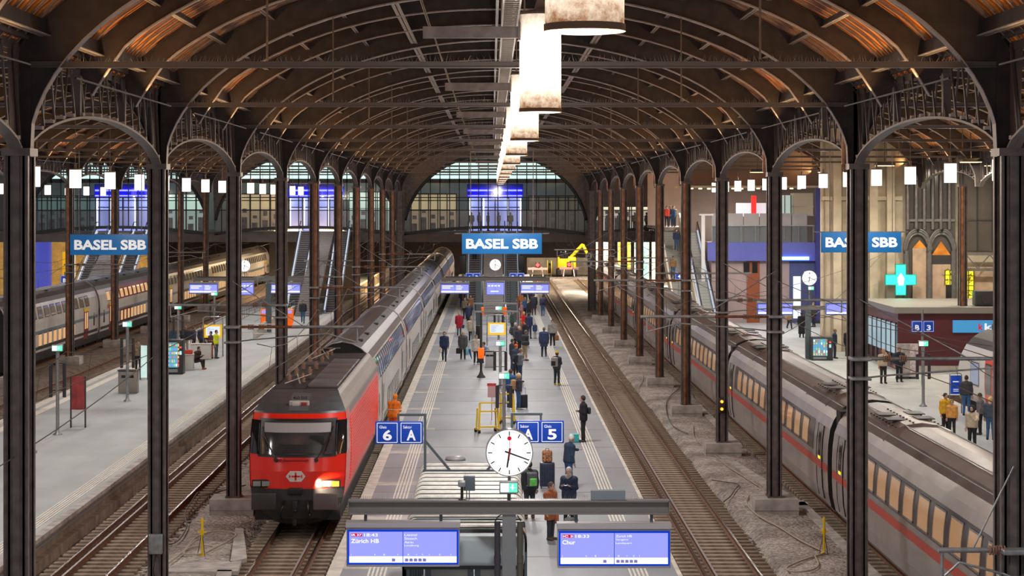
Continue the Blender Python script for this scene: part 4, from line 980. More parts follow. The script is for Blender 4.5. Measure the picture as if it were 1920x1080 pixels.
# emblem: white lozenge with cross and arrows
def disc_poly(pts, y, m, name, parent, th=.012):
    mb = MB(); mb.prism_y(pts, y, y+th); return mb.build(name, m, parent)
ey = lF(0, 1.86)-.03
e = disc_poly([(-.30, 1.86), (-.17, 1.70), (.17, 1.70), (.30, 1.86), (.17, 2.02), (-.17, 2.02)], ey, mat('chrome emblem', (.75, .73, .70), .3, .1), 'emblem', loco)
mb = MB(); mb.span(-.025, .025, ey-.012, ey, 1.74, 1.98); mb.span(-.13, .13, ey-.012, ey, 1.835, 1.885)
for s in (-1, 1): mb.prism_y([(s*.14, 1.86), (s*.20, 1.80), (s*.20, 1.92)], ey-.012, ey)
mb.build('emblem_relief', RED, e)
# headlights, buffers, coupler, plough
for s, lit in ((-1, False), (1, True)):
    fy = lF(s*.95, 1.60)
    mb = MB(); mb.rbox((s*.92, fy-.0, 1.62), (.86, .10, .24), .03); h = mb.build('headlight_housing', BLACK, loco)
    for k in range(3):
        mb = MB(); mb.rbox((s*.92-.27+k*.27, fy-.06, 1.62), (.235, .04, .16), .015)
        mb.build('headlight_lens', (HEADL if k < 2 else emat('orange marker', (1, .30, .04), 3)) if lit else mat('unlit lens', (.35, .36, .33), .1, .3), h)
if True:
    ld = bpy.data.lights.new('headlight', 'SPOT'); ld.energy = 160; ld.color = (1, .8, .55); ld.spot_size = math.radians(70); ld.shadow_soft_size = .12
    lo = bpy.data.objects.new('headlight', ld); C.objects.link(lo); lo.parent = loco; lo.location = (.92, -.35, 1.62); lo.rotation_euler = (math.radians(78), 0, 0)
for s in (-1, 1):
    mb = MB(); mb.cyl((s*.93, .35, 1.13), (s*.93, -.28, 1.13), .11, 14); mb.cyl((s*.93, .2, 1.13), (s*.93, -.1, 1.13), .16, 14); mb.build('buffer_stem', BLACK, loco)
    mb = MB(); mb.rbox((s*.93, -.34, 1.15), (.74, .07, .50), .03); mb.build('buffer', mat('dark buffer plate', (.06, .055, .055), .4, .4) if s < 0 else mat('paler buffer plate', (.16, .13, .13), .4, .4), loco)  # right plate is a lighter copy of the left one
mb = MB(); mb.rbox((0, -.12, .98), (.16, .32, .34), .03); mb.cyl((0, -.1, .95), (0, -.32, .82), .05); mb.cyl((0, -.32, .82), (0, -.3, .55), .045); mb.rbox((0, -.3, .5), (.12, .08, .18), .02)
for s in (-1, 1): mb.tube([(s*.35, .0, 1.1), (s*.4, -.18, .95), (s*.45, -.2, .7), (s*.42, -.05, .55)], .035, 7)
mb.build('coupler', mat('greasy iron', (.05, .045, .045), .35, .7), loco)
mb = MB(); mb.rbox((0, -.05, 1.42), (.44, .14, .20), .03); mb.build('cable_box', BLACK, loco)
mb = MB(); mb.rbox((0, lF(0, 3.93)-.02, 3.93), (.62, .1, .22), .03); pb = mb.build('roof_light', mat('pale lamp housing', (.5, .48, .46), .4), loco)
mb = MB(); mb.rbox((-.1, lF(0, 3.93)-.08, 3.93), (.22, .03, .13), .012); mb.build('lamp_lens', mat('pale lens', (.7, .68, .62), .1), pb); mb = MB(); mb.rbox((.15, lF(0, 3.93)-.08, 3.93), (.18, .03, .13), .012); mb.build('marker_lens', mat('dull red lens', (.4, .05, .03), .1), pb)
mb = MB(); mb.grid([[(x, lF(x, z)-.02, z) for x in (-.30, 0, .30)] for z in (3.76, 3.9, 4.0, 4.1, 4.19)]); mb.build('centre_spine', mat('mid grey spine', (.11, .12, .13), .4, .3), loco)
lettering('460 068', -.22, .22, 4.05, 4.15, lF(0, 4.05)-.06, BLACK, loco, .01)
# roof: dark equipment deck, sloping side panels, raised right cover, insulators
mb = MB()
for s in (-1, 1): mb.grid([[(s*1.42, 2.3, 3.62), (s*1.42, 18.2, 3.62)], [(s*1.05, 2.8, 4.24), (s*1.05, 18.2, 4.24)]], 0, False)
mb.build('roof_slope', LOCOSILVER, loco, fix=False)
mb = MB(); mb.span(-1.0, .06, 3.3, 17.9, 4.16, 4.215); mb.span(.06, 1.0, 15.6, 17.9, 4.16, 4.215); mb.build('roof_well', mat('near black roof well', (.018, .016, .017), .6), loco)
mb = MB()
for i in range(5): mb.rbox((.52, 4.6+i*2.15, 4.25), (.96, 2.10, .12), .03)
mb.build('roof_cover', mat('warm grey roof cover', (.14, .13, .135), .4, .3), loco)
mb = MB()
for y in (5.5, 8.0, 10.5, 13.0, 15.2, 17.0):
    for x in (-.75, -.3): mb = MB(); mb.lathe([(.05, 0), (.09, .05), (.05, .08), (.09, .13), (.05, .16), (.09, .21), (.04, .25), (.04, .32)], (x, y, 4.2), 10); mb.build('insulator', mat('brown porcelain', (.30, .16, .10), .2), loco)
mb = MB(); mb.tube([(-.75, 4.5, 4.52), (-.75, 17, 4.52)], .02, 6)
for y in (6.6, 12.2): mb.bar((-.95, y, 4.3), (0, y, 4.3), .12, .08)
for a, b in (((-.7, 3.5, 4.35), (-.1, 6.2, 4.42)), ((-.2, 3.5, 4.35), (-.55, 6.2, 4.42)), ((-.75, 13.4, 4.35), (-.1, 16.5, 4.5)), ((-.1, 13.4, 4.35), (-.6, 16.5, 4.5))): mb.cyl(a, b, .025, 6)
mb.cyl((-.9, 16.5, 4.52), (.1, 16.5, 4.52), .03, 6); mb.build('folded_pantograph', mat('dull pantograph tube', (.28, .24, .22), .4, .6), loco)
bogie(4.2, loco); bogie(14.6, loco)
mb = MB(); mb.span(-1.3, 1.3, .6, 18.0, .45, 1.0); mb.build('underframe', RUBBER, loco)

# --- double deck coaches
DDP = [(.35, 1.22), (.9, 1.34), (1.2, 1.385), (2.0, 1.39), (2.72, 1.39), (3.1, 1.36), (3.5, 1.28), (3.86, 1.13), (4.12, .97), (4.35, .72), (4.52, .40), (4.60, .0)]
def win_mesh(prof, z0, z1, w, side, name, m, parent, fm=None):
    o = patch(prof, z0, z1, -w/2, w/2, side, .022).build(name, m, parent, fix=False)
    if fm:
        fo = MB(); a = .05
        for (za, zb, ya, yb) in ((z0-a, z0, -w/2-a, w/2+a), (z1, z1+a, -w/2-a, w/2+a)): fo.grid([[(side*(interp(prof, z)+.026), ya, z), (side*(interp(prof, z)+.026), yb, z)] for z in (za, zb)])
        for ya in (-w/2-a, w/2): fo.grid([[(side*(interp(prof, z0+(z1-z0)*k/5)+.026), ya, z0+(z1-z0)*k/5), (side*(interp(prof, z0+(z1-z0)*k/5)+.026), ya+a, z0+(z1-z0)*k/5)] for k in range(6)])
        fo.build('window_frame', fm, o, fix=False)
    return o
def place_copy(src, parent, y):
    c = src.copy(); C.objects.link(c); c.parent = parent; c.location = (src.location.x, y, src.location.z)
    for ch in src.children: d = ch.copy(); C.objects.link(d); d.parent = c
    return c
def dd_coach(lab, x, y, scheme, side, L=26.7, grp='double deck coaches'):
    t = thing('railway_coach', lab, 'railway coach', (x, y, 0), group=grp)
    dark = DARKGREY
    mb = MB()
    def mf(z, xx):
        if z < 0: return 3
        if z < 1.05: return 2
        return 0 if z < 3.87 else 1
    profile_loft(mb, DDP, 0, L, mf)
    mb.build('body', [COACHW, COACHROOF, dark, BLACK], t)
    mb = MB()
    for yy in np.arange(1.2, L-1, 1.25): pass
    band = patch(DDP, 2.95, 3.80, 1.0 if scheme == 'centre' else 1.0, L-1.0, side, .012, 8)
    if scheme == 'centre':
        band.build('upper_window_band', GLASSDK, t, fix=False)
        patch(DDP, 1.06, 1.16, .2, L-.2, side, .014, 2).build('lower_stripe', DARKGREY, t, fix=False)
        wm, wf, lw = mat('lit upper deck glass', (.10, .11, .14), .05, emit=(.45, .50, .75), es=.14), MUL, GLASSDK
        n = 17; zs = (3.02, 3.76)
    else:
        patch(DDP, 2.02, 2.22, .3, L-.3, side, .014, 2).build('side_stripe', mat('slate blue stripe', (.14, .20, .26), .35), t, fix=False)
        patch(DDP, 1.05, 1.25, .3, L-.3, side, .016, 2).build('lower_stripe', DARKGREY, t, fix=False)
        wm = {'left': mat('grey coach glass', (.06, .055, .05), .06, emit=(.5, .35, .2), es=.12), 'leftwarm': WARMWIN}[scheme]; wf = MUL; lw = WARMWIN; n = 12; zs = (3.0, 3.62)
    w0 = None; pit = (L-5.5)/n
    for i in range(n):
        yy = 2.6+pit*(i+.5)
        if w0 is None: w0 = win_mesh(DDP, zs[0], zs[1], pit*.66, side, 'window', wm, t, wf); w0.location = (0, yy, 0)
        else: place_copy(w0, t, yy)
    # lower deck windows in a dark band
    if scheme == 'centre': patch(DDP, 1.22, 2.02, 8.2, L-8.2, side, .012, 3).build('lower_window_band', mat('grey window band', (.10, .10, .11), .2), t, fix=False)
    w1 = None; m = 8; pit2 = (L-15.5)/m
    for i in range(m):
        yy = 7.75+pit2*(i+.5)
        if w1 is None: w1 = win_mesh(DDP, 1.28, 1.98, pit2*.62, side, 'window', lw, t, wf if scheme != 'centre' else None); w1.location = (0, yy, 0)
        else: place_copy(w1, t, yy)
    # doors with small windows near the ends
    for yy in (4.3, L-4.3):
        dm = BURG if scheme != 'centre' else COACHW
        o = patch(DDP, .75, 2.86, yy-.75, yy+.75, side, .02, 6).build('door', dm, t, fix=False)
        patch(DDP, 1.45, 2.55, yy-.5, yy-.12, side, .03, 3).build('door_window', WARMWIN if scheme != 'centre' else GLASSDK, o, fix=False)
        patch(DDP, 1.45, 2.55, yy+.12, yy+.5, side, .03, 3).build('door_window', WARMWIN if scheme != 'centre' else GLASSDK, o, fix=False)
        if scheme != 'centre': patch(DDP, 2.62, 2.86, yy-.75, yy+.75, side, .032, 2).build('door_header', YEL, o, fix=False)
    for yy in (1.6, L-1.6): patch(DDP, 1.5, 2.4, yy-.18, yy+.18, side, .02, 3).build('small_window', GLASSDK, t, fix=False)
    mb = MB()
    for yy in (.0, L):
        P = [(w*1.0, z) for z, w in DDP]; mb.tube([(w+.01, yy, z+.01) for w, z in P], .035, 5); mb.tube([(-w-.01, yy, z+.01) for w, z in P], .035, 5)
    mb.build('end_rim', STEEL2, t)
    mb = MB(); mb.span(-1.1, 1.1, L, L+.36, .8, 3.9); mb.build('gangway_bellows', RUBBER, t)
    mb = MB()
    for yy in (3, 7, 14, 20): mb.rbox((.5, yy, 4.47), (.28, .5, .08), .02)
    mb.build('roof_vent', DARKGREY, t)
    bogie(3.2, t); bogie(L-3.2, t)
    return t
place = ['first double deck coach, coupled behind the red locomotive', 'second double deck coach behind the red locomotive', 'third double deck coach behind the red locomotive', 'fourth double deck coach from the red locomotive, under the bridge', 'fifth double deck coach from the red locomotive, nearly hidden', 'last visible double deck coach of the red locomotive train']
dd0 = None
for i in range(6):
    yy = LY+18.8+27.12*i
    if dd0 is None: dd0 = dd_coach('white '+place[i], LX, yy, 'centre', 1)
    else: dup(dd0, (LX, yy, 0), label='white '+place[i])
mb = MB(); mb.rbox((0, 0, 2.45), (2.3, .14, 3.1), .06); o = mb.build('gangway_cover', BLACK, dd0); o.location = (0, -.12, 0)
for i, (yy, sch, lab) in enumerate(((114.2, 'left', 'grey windowed double deck coach at the far left edge of photo'), (141.3, 'leftwarm', 'double deck coach with warm lit windows behind the left station name sign'), (168.4, 'left', 'double deck coach behind the clock of the left platform'), (195.5, 'left', 'last double deck coach of left train, near the left escalators'), (222.6, 'left', 'double deck coach of left train disappearing beneath the bridge'))):
    c = dd_coach(lab, -29.2, yy, sch, 1, grp='double deck coaches of the left train')
    if i == 1:
        q = patch(DDP, 2.42, 2.72, 2.9, 3.3, 1, .03, 2).build('red_logo', mat('logo red', (.7, .02, .03), .4), c, fix=False)
        q = patch(DDP, 2.9, 3.9, 7.5, 26, 1, .016, 4).build('red_band', BURG, c, fix=False)
        q = patch(DDP, 1.15, 2.1, 7.6, 13, 1, .016, 4).build('red_lower_band', BURG, c, fix=False)

# --- silver white express train on the right
ICP = [(.28, 1.12), (.5, 1.30), (.9, 1.39), (1.4, 1.42), (2.1, 1.42), (2.5, 1.40), (2.95, 1.34), (3.25, 1.22), (3.5, 1.06), (3.7, .84), (3.85, .5), (3.9, .0)]
def ice(lab, y, L, front=False):
    t = thing('express_train_coach', lab, 'railway coach', (12.09, y, 0), group='silver white express train coaches')
    mb = MB(); profile_loft(mb, ICP, 0, L, lambda z, x: 2 if z < 0 else (0 if z < 3.2 else 1)); b = mb.build('body', [ICEW, ICEROOF, RUBBER], t)
    me = b.data; bm = bmesh.new(); bm.from_mesh(me)
    for f in bm.faces: f.smooth = len(f.verts) == 4
    bm.to_mesh(me); bm.free()
    S = -1
    patch(ICP, 1.98, 2.98, 2.8, L-2.8, S, .010, 6).build('window_band', mat('brown grey window band', (.085, .075, .085), .18), t, fix=False)
    w0 = None; n = int((L-7)/1.75)
    for i in range(n):
        yy = 3.6+(L-7.2)*(i+.5)/n
        if w0 is None: w0 = win_mesh(ICP, 2.08, 2.84, 1.12, S, 'window', mat('warm tinted window', (.20, .11, .06), .12, emit=(1, .56, .28), es=.24, noise=.0), t, GALV); w0.location = (0, yy, 0)
        else: place_copy(w0, t, yy)
    patch(ICP, 1.56, 1.80, .1, L-.1, S, .012, 3).build('red_stripe', ICERED, t, fix=False)
    for yy in (1.5, L-1.5):
        o = patch(ICP, .62, 2.95, yy-.5, yy+.5, S, .02, 8).build('door', ICEW, t, fix=False)
        mb = MB()
        for q in (yy-.5, yy+.5): mb.tube([(S*(interp(ICP, z)+.022), q, z) for z in (.62, 1, 1.5, 2, 2.5, 2.95)], .018, 5)
        mb.build('door_seam', BLACK, o)
        patch(ICP, 1.95, 2.8, yy-.22, yy+.22, S, .032, 3).build('door_window', GLASSDK, o, fix=False)
        patch(ICP, 1.56, 1.80, yy-.5, yy+.5, S, .03, 3).build('door_stripe', ICERED, o, fix=False)
        patch(ICP, 1.84, 1.93, yy-.2, yy+.2, S, .03, 2).build('number_display', emat('amber display', (1, .6, .02), 1.4), o, fix=False)
    mb = MB(); mb.span(-1.15, 1.15, L, L+.75, .6, 3.6); mb.build('gangway_bellows', RUBBER, t)
    # roof details: seams, vents, longitudinal ribs
    mb = MB()
    for x in (-.92, .92): mb.tube([(x, .1, interp([(a, b) for a, b in [(-1, 0), (5, 0)]], 0)+3.66), (x, L-.1, 3.66)], .02, 5)
    for x in (-.45, .45): mb.tube([(x, .1, 3.89), (x, L-.1, 3.89)], .018, 5)
    mb.build('roof_rib', GALV, t)
    for yy in (L*.16, L*.84):
        mb = MB(); rows = [[(x, yy-2.12, z-.12), (x, yy-2.0, z), (x, yy+2.0, z), (x, yy+2.12, z-.12)] for x, z in ((-1.1, 3.50), (-.82, 3.76), (-.45, 3.91), (0, 3.97), (.45, 3.91), (.82, 3.76), (1.1, 3.50))]
        mb.grid(rows, 0, False); o = mb.build('air_conditioning_cover', ICEROOF, t)
        for dx, dz in ((-.5, 3.93), (.35, 3.965)):
            for q in (-.6, .7):
                mb = MB(); mb.box((dx, yy+q, dz), (.5, .75, .03)); mb.build('vent_grille', DARKGREY, o)
        mb = MB()
        for q in np.arange(-1.8, 1.9, .45):
            for x, z in ((-.7, 3.83), (-.2, 3.955), (.6, 3.87)): mb.cyl((x, yy+q, z-.01), (x, yy+q, z+.02), .03, 6)
        mb.build('rivets', BLACK, o)
    bogie(3.4, t); bogie(L-3.4, t); return t
ices = [(34.4, 28.0, 'nearest silver express coach with warm windows, bottom right corner'), (63.2, 27.0, 'second silver express coach, behind the black gangway joint'), (91.0, 27.8, 'third silver express coach from the camera'), (119.6, 27.6, 'fourth silver express coach from the camera'), (148.0, 27.6, 'fifth silver express coach, half hidden by columns'), (176.4, 27.6, 'sixth silver express coach, beneath the bridge')]
i0 = None
for y, L, lab in ices:
    if i0 is None: i0 = ice(lab, y, L)
    elif abs(L-27.6) < .01 and 'i1' in globals(): dup(i1, (12.09, y, 0), label=lab)
    else:
        q = ice(lab, y, L)
        if abs(L-27.6) < .01: i1 = q
# red rounded nose at the far end of it
t = thing('driving_car', 'red rounded nose car at far end of the silver express train', 'railway coach', (12.09, 204.8, 0))
mb = MB(); rows = []
for i in range(9):
    u = i/8; sc_ = math.sqrt(max(0, 1-(u*.98)**2)); rows.append([(s*w*(.35+.65*sc_), 5*u+.2, .3+(z-.3)*(.45+.55*sc_)) for (z, w, s) in [(z, w, 1) for z, w in ICP]+[(z, w, -1) for z, w in reversed(ICP)]])
mb.grid(rows); mb.build('nose', mat('faded red nose', (.6, .10, .07), .3), t, fix=False)
mb = MB(); mb.grid([[(x*.9, 2.6, 3.2), (x*.7, 4.2, 2.5)] for x in (-1, 0, 1)]); mb.build('windscreen', GLASSDK, t, fix=False)

bogie(3.0, t)

# --- regional train on the far right: white with red and black front, seen from behind
FL = [(.35, 1.15, .55), (.7, 1.32, .18), (1.1, 1.38, .02), (1.6, 1.40, .05), (2.2, 1.40, .25), (2.8, 1.37, .70), (3.3, 1.28, 1.35), (3.7, 1.12, 2.1), (4.0, .95, 2.9), (4.15, .8, 3.6)]
t = thing('regional_train', 'white regional train with red and black roof front, far right', 'railway coach', (X_(1800, 97)+1.42, 98.5, 0), math.pi)
mb = MB(); nose(mb, FL, None, None, .9, 45, lambda z: 0 if z < 2.9 else (1 if z < 3.7 else 2), lambda z: 3 if z < .7 else (0 if z < 3.2 else 2), 2); mb.build('body', [mat('glossy train white', (.70, .70, .70), .2), RED, BLACK, DARKGREY], t)
F2 = [(z, w) for z, w, r in FL]
for s in (-1, 1):
    w0 = win_mesh(F2, 1.55, 2.55, 1.5, s, 'window', mat('bluish lit train window', (.1, .12, .15), .08, emit=(.35, .5, .9), es=.22), t, BLACK); w0.location = (0, 4.4, 0)
    for yy in (9.2, 11.6, 14, 20, 22.4, 25): place_copy(w0, t, yy)
    for yy in (7.0, 17): 
        o = patch(F2, .5, 2.9, yy-.7, yy+.7, s, .02, 5).build('door', RED, t, fix=False); patch(F2, 1.3, 2.7, yy-.5, yy+.5, s, .03, 4).build('door_window', GLASSDK, o, fix=False)
mb = MB(); mb.grid([[(x*1.38*.85, 2.2*0+ (0.25+.9*abs(x*.85)**3 if z < 2.3 else (.70 if z < 2.9 else 1.35)+.9*abs(x*.85)**3)-.03, z) for x in (-1, -.5, 0, .5, 1)] for z in (2.2, 2.8, 3.3)]); mb.build('windscreen', GLASSDK, t, fix=False)
for i in range(5):
    mb = MB(); mb.rbox((0, 6+i*3, 4.3), (1.5, 2.2, .3), .06); mb.build('roof_box', DARKGREY, t)
bogie(3.5, t)
# ------------------------------------------------------------------ station name signs
def name_sign(x, y, z, lab, half=1.92):
    t = thing('station_name_sign', lab, 'sign', (x, y, z), group='blue station name signs')
    mb = MB(); mb.rbox((0, 0, 0), (half*2, .16, .98), .015); b = mb.build('board', BLUESIGN, t)
    lettering('BASEL SBB', -half+.2, half-.19, -.24, .24, -.092, WHITESIGN, b, .035)
    mb = MB()
    for s in (-1, 1): mb.cyl((s*1.5, 0, .49), (s*1.5, 0, ZE+2.43-z), .02, 6)
    mb.span(-half-.35, half+.35, -.03, .03, .47, .52); mb.build('hanger', STEEL, t)
SY = cold(3)-.13
name_sign(.5, SY, 8.15, 'blue station name sign hanging over the middle platform'); name_sign(-18.3, SY, 8.10, 'blue station name sign over left platform, half behind a column'); name_sign(17.75, SY, 8.22, 'blue station name sign over right platform, split by a column')

# ------------------------------------------------------------------ clocks
def clock(x, y, z, r, lab, pole=0.0):
    t = thing('station_clock', lab, 'clock', (x, y, z), group='round white station clocks')
    mb = MB(); mb.cyl((0, -.06, 0), (0, .14, 0), r, 48); mb.build('case', mat('chrome clock case', (.5, .5, .52), .2, .8), t)
    mb = MB(); mb.cyl((0, -.075, 0), (0, -.062, 0), r*.955, 48); f = mb.build('clock_face', CLOCKF, t)
    mb = MB()
    for i in range(60):
        a = i*math.pi/30; big = i % 5 == 0; r0, r1 = (r*.72, r*.90) if big else (r*.86, r*.90); w = r*.045 if big else r*.018
        mb.bar((r0*math.sin(a), -.079, r0*math.cos(a)), (r1*math.sin(a), -.079, r1*math.cos(a)), .004, w) if abs(math.cos(a)) < .9 else mb.bar((r0*math.sin(a), -.079, r0*math.cos(a)), (r1*math.sin(a), -.079, r1*math.cos(a)), w, .004)
    mb.build('hour_marks', BLACK, f)
    def hand(nm, ang, l0, l1, w, m, yy):
        a = math.radians(ang); d = Vector((math.sin(a), 0, math.cos(a))); n = Vector((math.cos(a), 0, -math.sin(a)))*w*r/2
        p, q = d*l0*r, d*l1*r; mb = MB(); vs = [p-n, p+n, q+n*.75, q-n*.75]; mb.add([(v.x, yy, v.z) for v in vs]+[(v.x, yy+.006, v.z) for v in vs], [(0, 1, 2, 3), (7, 6, 5, 4), (0, 4, 5, 1), (1, 5, 6, 2), (2, 6, 7, 3), (3, 7, 4, 0)]); return mb, nm, m
    for args in (('hour_hand', 189, -.2, .62, .09, BLACK, -.09), ('minute_hand', 110, -.2, .88, .07, BLACK, -.10)):
        mb, nm_, m = hand(*args); mb.build(nm_, m, t)
    mb, nm_, m = hand('second_hand', 1, -.3, .60, .025, emat('red clock hand', (.75, .01, .03), .8), -.11); mb.cyl((0, -.113, .62*r), (0, -.104, .62*r), r*.09, 20); mb.build('second_hand', m, t)
    if pole: mb = MB(); mb.cyl((0, .05, -pole-r), (0, .05, -r), .03, 8); mb.build('pole', GALV, t)
    return t
def exit_box(t, x, y, z, w=.36, h=.24):
    mb = MB(); mb.rbox((x, y, z), (w, .14, h), .015); b = mb.build('lit_box', GALV, t)
    mb = MB(); mb.span(x-w/2+.02, x, y-.075, y-.071, z-h/2+.03, z+h/2-.04); mb.build('white_panel', WHITEL, b)
    mb = MB(); mb.span(x, x+w/2-.02, y-.075, y-.071, z-h/2+.03, z+h/2-.04); g = mb.build('green_panel', GREENL, b)
    mb = MB(); mb.cyl((x+.07, y-.078, z+.04), (x+.07, y-.076, z+.04), .022, 8); mb.span(x+.055, x+.085, y-.078, y-.076, z-.05, z+.02); mb.span(x+.02, x+.12, y-.078, y-.076, z-.01, z+.005); mb.build('running_figure', WHITEL, g)
SPK = mat('dark loudspeaker tube', (.05, .05, .06), .35, .2)
# ------------------------------------------------------------------ departure display gantries
def display(t, xc, w, h, z, y, l1=None, l2=None, plain=False, rods=True, ztop=None):
    mb = MB(); mb.rbox((xc, y+.12, z), (w+.04, .24, h+.10), .02); mb.span(xc-w/2-.03, xc+w/2+.03, y-.06, y+.26, z+h/2+.05, z+h/2+.15); b = mb.build('display', mat('display housing', (.42, .40, .42), .4, .2), t)
    if rods:
        mb = MB()
        for s in (-1, 1): mb.cyl((xc+s*w*.34, y+.12, z+h/2+.1), (xc+s*w*.34, y+.12, ztop), .03, 8)
        mb.build('hanger', GREY, b)
    mb = MB(); mb.span(xc-w/2, xc+w/2, y-.012, y-.002, z-h/2, z+h/2); mb.build('border', SCREENB, b)
    a = .035*w/2.1
    mb = MB(); mb.span(xc-w/2+a, xc-.006, y-.018, y-.012, z-h/2+a, z+h/2-a); mb.span(xc+.006, xc+w/2-a, y-.018, y-.012, z-h/2+a, z+h/2-a); s_ = mb.build('screen', SCREEN, b)
    if not plain:
        mb = MB(); mb.span(xc-w/2+a, xc-.006, y-.021, y-.018, z-h/2+a, z-h/2+a+.12*w/2.1); mb.span(xc+.006, xc+w/2-a, y-.021, y-.018, z-h/2+a, z-h/2+a+.12*w/2.1); mb.build('white_strip', SCREENW, s_)
    return s_, b
def text_display(t, xc, y, z, head, tm, dest, via, seq):
    w, h = 2.12, .66; s_, b = display(t, xc, w, h, z, y, ztop=4.30); x0 = xc-w/2
    L = lambda s, a, b_, c, d, m=SCREENW, bo=.0: lettering(s, x0+a, x0+b_, z-h/2+c, z-h/2+d, y-.026, m, s_, bo, keep=False)
    mb = MB(); mb.span(x0+.07, x0+.28, y-.022, y-.018, z+h/2-.125, z+h/2-.065); mb.build('line_badge', SCREENR, s_)
    L(head, .08, .27, .545, .585, SCREENW, .02); L(tm, .32, .58, .535, .595, SCREENW, .01); L(dest, .07, .07+dest[1], .42, .49, SCREENW, .02) if isinstance(dest, tuple) else L(dest, .07, .07+.092*len(dest)*.62+.02, .41, .49, SCREENW, .02)
    for i, v in enumerate(via): L(v, 1.09, 1.09+.034*len(v), .545-i*.069, .59-i*.069)
    for ch, px in seq: L(ch, px, px+.03 if ch not in '|' else px+.006, .175, .205)
    mb = MB()
    for px in [.85]+[1.1+.085*k for k in range(5 if '6' not in head else 7)]: mb.prism_y([(x0+px, z-h/2+.06), (x0+px+.062, z-h/2+.06), (x0+px+.062, z-h/2+.105), (x0+px+.05, z-h/2+.115), (x0+px, z-h/2+.115)], y-.025, y-.021)
    mb.build('coach_icons', SCREEND, s_)
DG = 38.1
SG = FPX/DG
g1 = thing('display_gantry', 'near steel gantry beam carrying two blue departure displays', 'display gantry', (0, 0, 0))
xa, xb = X_(654, DG), X_(1254, DG); zb_ = Z_(950, DG)
mb = MB(); mb.span(xa, xb, DG-.02, DG+.02, zb_-.12, zb_+.12); mb.span(xa, xb, DG-.12, DG+.12, zb_+.10, zb_+.135); mb.span(xa, xb, DG-.12, DG+.12, zb_-.135, zb_-.10); mb.span(xa-.01, xa+.01, DG-.12, DG+.12, zb_-.13, zb_+.13); mb.span(xb-.01, xb+.01, DG-.12, DG+.12, zb_-.13, zb_+.13)
mb.build('beam', [mat('beam dark grey', (.20, .19, .185), .4, .3)], g1)
mb = MB(); xp = X_(954.5, DG); mb.span(xp-.13, xp+.13, DG-.08, DG-.05, .5, zb_-.12); mb.span(xp-.13, xp+.13, DG+.05, DG+.08, .5, zb_-.12); mb.span(xp-.02, xp+.02, DG-.05, DG+.05, .5, zb_-.12); mb.span(xp-.13, xp-.10, DG-.07, DG+.07, .5, zb_-.12); mb.build('post', mat('post grey', (.23, .24, .25), .4, .3), g1)
mb = MB()
x = xa
while x < xb-.02:
    a = R.uniform(-.02, .02); mb.add([(x-.003, DG, zb_+.13), (x+.003, DG, zb_+.13), (x+a, DG+R.uniform(-.04, .04), zb_+.13+R.uniform(.09, .13))], [(0, 1, 2)]); x += .04
mb.build('bird_spikes', GALV, g1, fix=False)['kind'] = 'stuff'
for x0_, x1_, lab in ((927, 938, ''), (969, 981, '')):
    xx = X_((x0_+x1_)/2, DG); mb = MB(); mb.cyl((xx, DG-.12, 1.6), (xx, DG-.12, Z_(975, DG)), .058, 14); mb.cyl((xx, DG-.12, 3.3), (xx, DG-.12, 3.45), .066, 14); mb.build('loudspeaker_tube', SPK if x0_ < 950 else mat('olive grey tube', (.10, .09, .075), .35, .2), g1)
mb = MB(); mb.tube([(X_(930, DG), DG-.12, 4.0), (X_(929, DG), DG-.16, 4.12), (X_(934, DG), DG-.1, 4.18), (X_(940, DG), DG, 4.2)], .012, 5); mb.tube([(X_(974, DG), DG-.12, 4.0), (X_(976, DG), DG-.16, 4.12), (X_(970, DG), DG-.1, 4.2)], .012, 5); mb.build('cable', BLACK, g1)
mb = MB(); mb.span(X_(1108, DG), X_(1172, DG), DG-.08, DG+.08, zb_+.14, zb_+.32); mb.build('grey_cabinet', mat('mid blue grey box', (.17, .20, .23), .5), g1)
text_display(g1, X_(756, DG), DG-.1, Z_(1024, DG)+.0, 'IR 37', '18:43', 'Zürich HB', ['Liestal', 'Sissach', 'Aarau', 'Lenzburg'], [('|', .07), ('A', .51), ('B', .69), ('|', .96), ('B', 1.15), ('|', 1.32), ('C', 1.42), ('|', 1.56), ('D', 1.75), ('|', 1.97)])
text_display(g1, X_(1151, DG), DG-.1, Z_(1026.5, DG), 'IC 3', '18:33', 'Chur', ['Zürich HB', 'Sargans', 'Landquart'], [('|', .07), ('A', .51), ('B', .69), ('|', .96), ('B', 1.13), ('|', 1.30), ('C', 1.42), ('|', 1.54)])
cam_t = thing('security_camera', 'security camera and grey floodlight box standing on near gantry beam', 'camera', (X_(875, DG), DG, zb_+.13))
mb = MB(); mb.cyl((-.09, 0, 0), (-.09, 0, .26), .028, 8); mb.rbox((-.09, 0, .01), (.14, .12, .03), .008); mb.build('pole', BLACK, cam_t)
mb = MB(); mb.rbox((-.09, -.04, .32), (.15, .2, .12), .03); mb.build('camera_head', GALV, cam_t); mb = MB(); mb.rbox((.05, .05, .31), (.22, .06, .28), .012); mb.cyl((.0, .05, 0), (0, .05, .2), .01, 5); mb.cyl((.05, .05, 0), (.05, .05, .2), .01, 5); mb.build('floodlight', GREY, cam_t)
mb = MB(); a = math.pi
for i in range(14): mb.cyl((-.06+i*.017, .05, .45), (-.06+i*.017+R.uniform(-.01, .01), .05, .52), .002, 4)
mb.build('bird_spikes', GALV, cam_t)['kind'] = 'stuff'
clock(X_(955, DG), DG-.02, Z_(848, DG), 44.5/SG, 'large white round clock on near display gantry, hands at 6:18', pole=.52)
eb = thing('exit_sign_box', 'small green and white lit sign box under the near clock', 'sign', (X_(954, DG), DG-.14, Z_(911, DG))); exit_box(eb, 0, 0, 0)
mb = MB(); mb.cyl((0, .1, -.12), (0, .12, -.30), .03, 8); mb.build('bracket', GREY, eb)

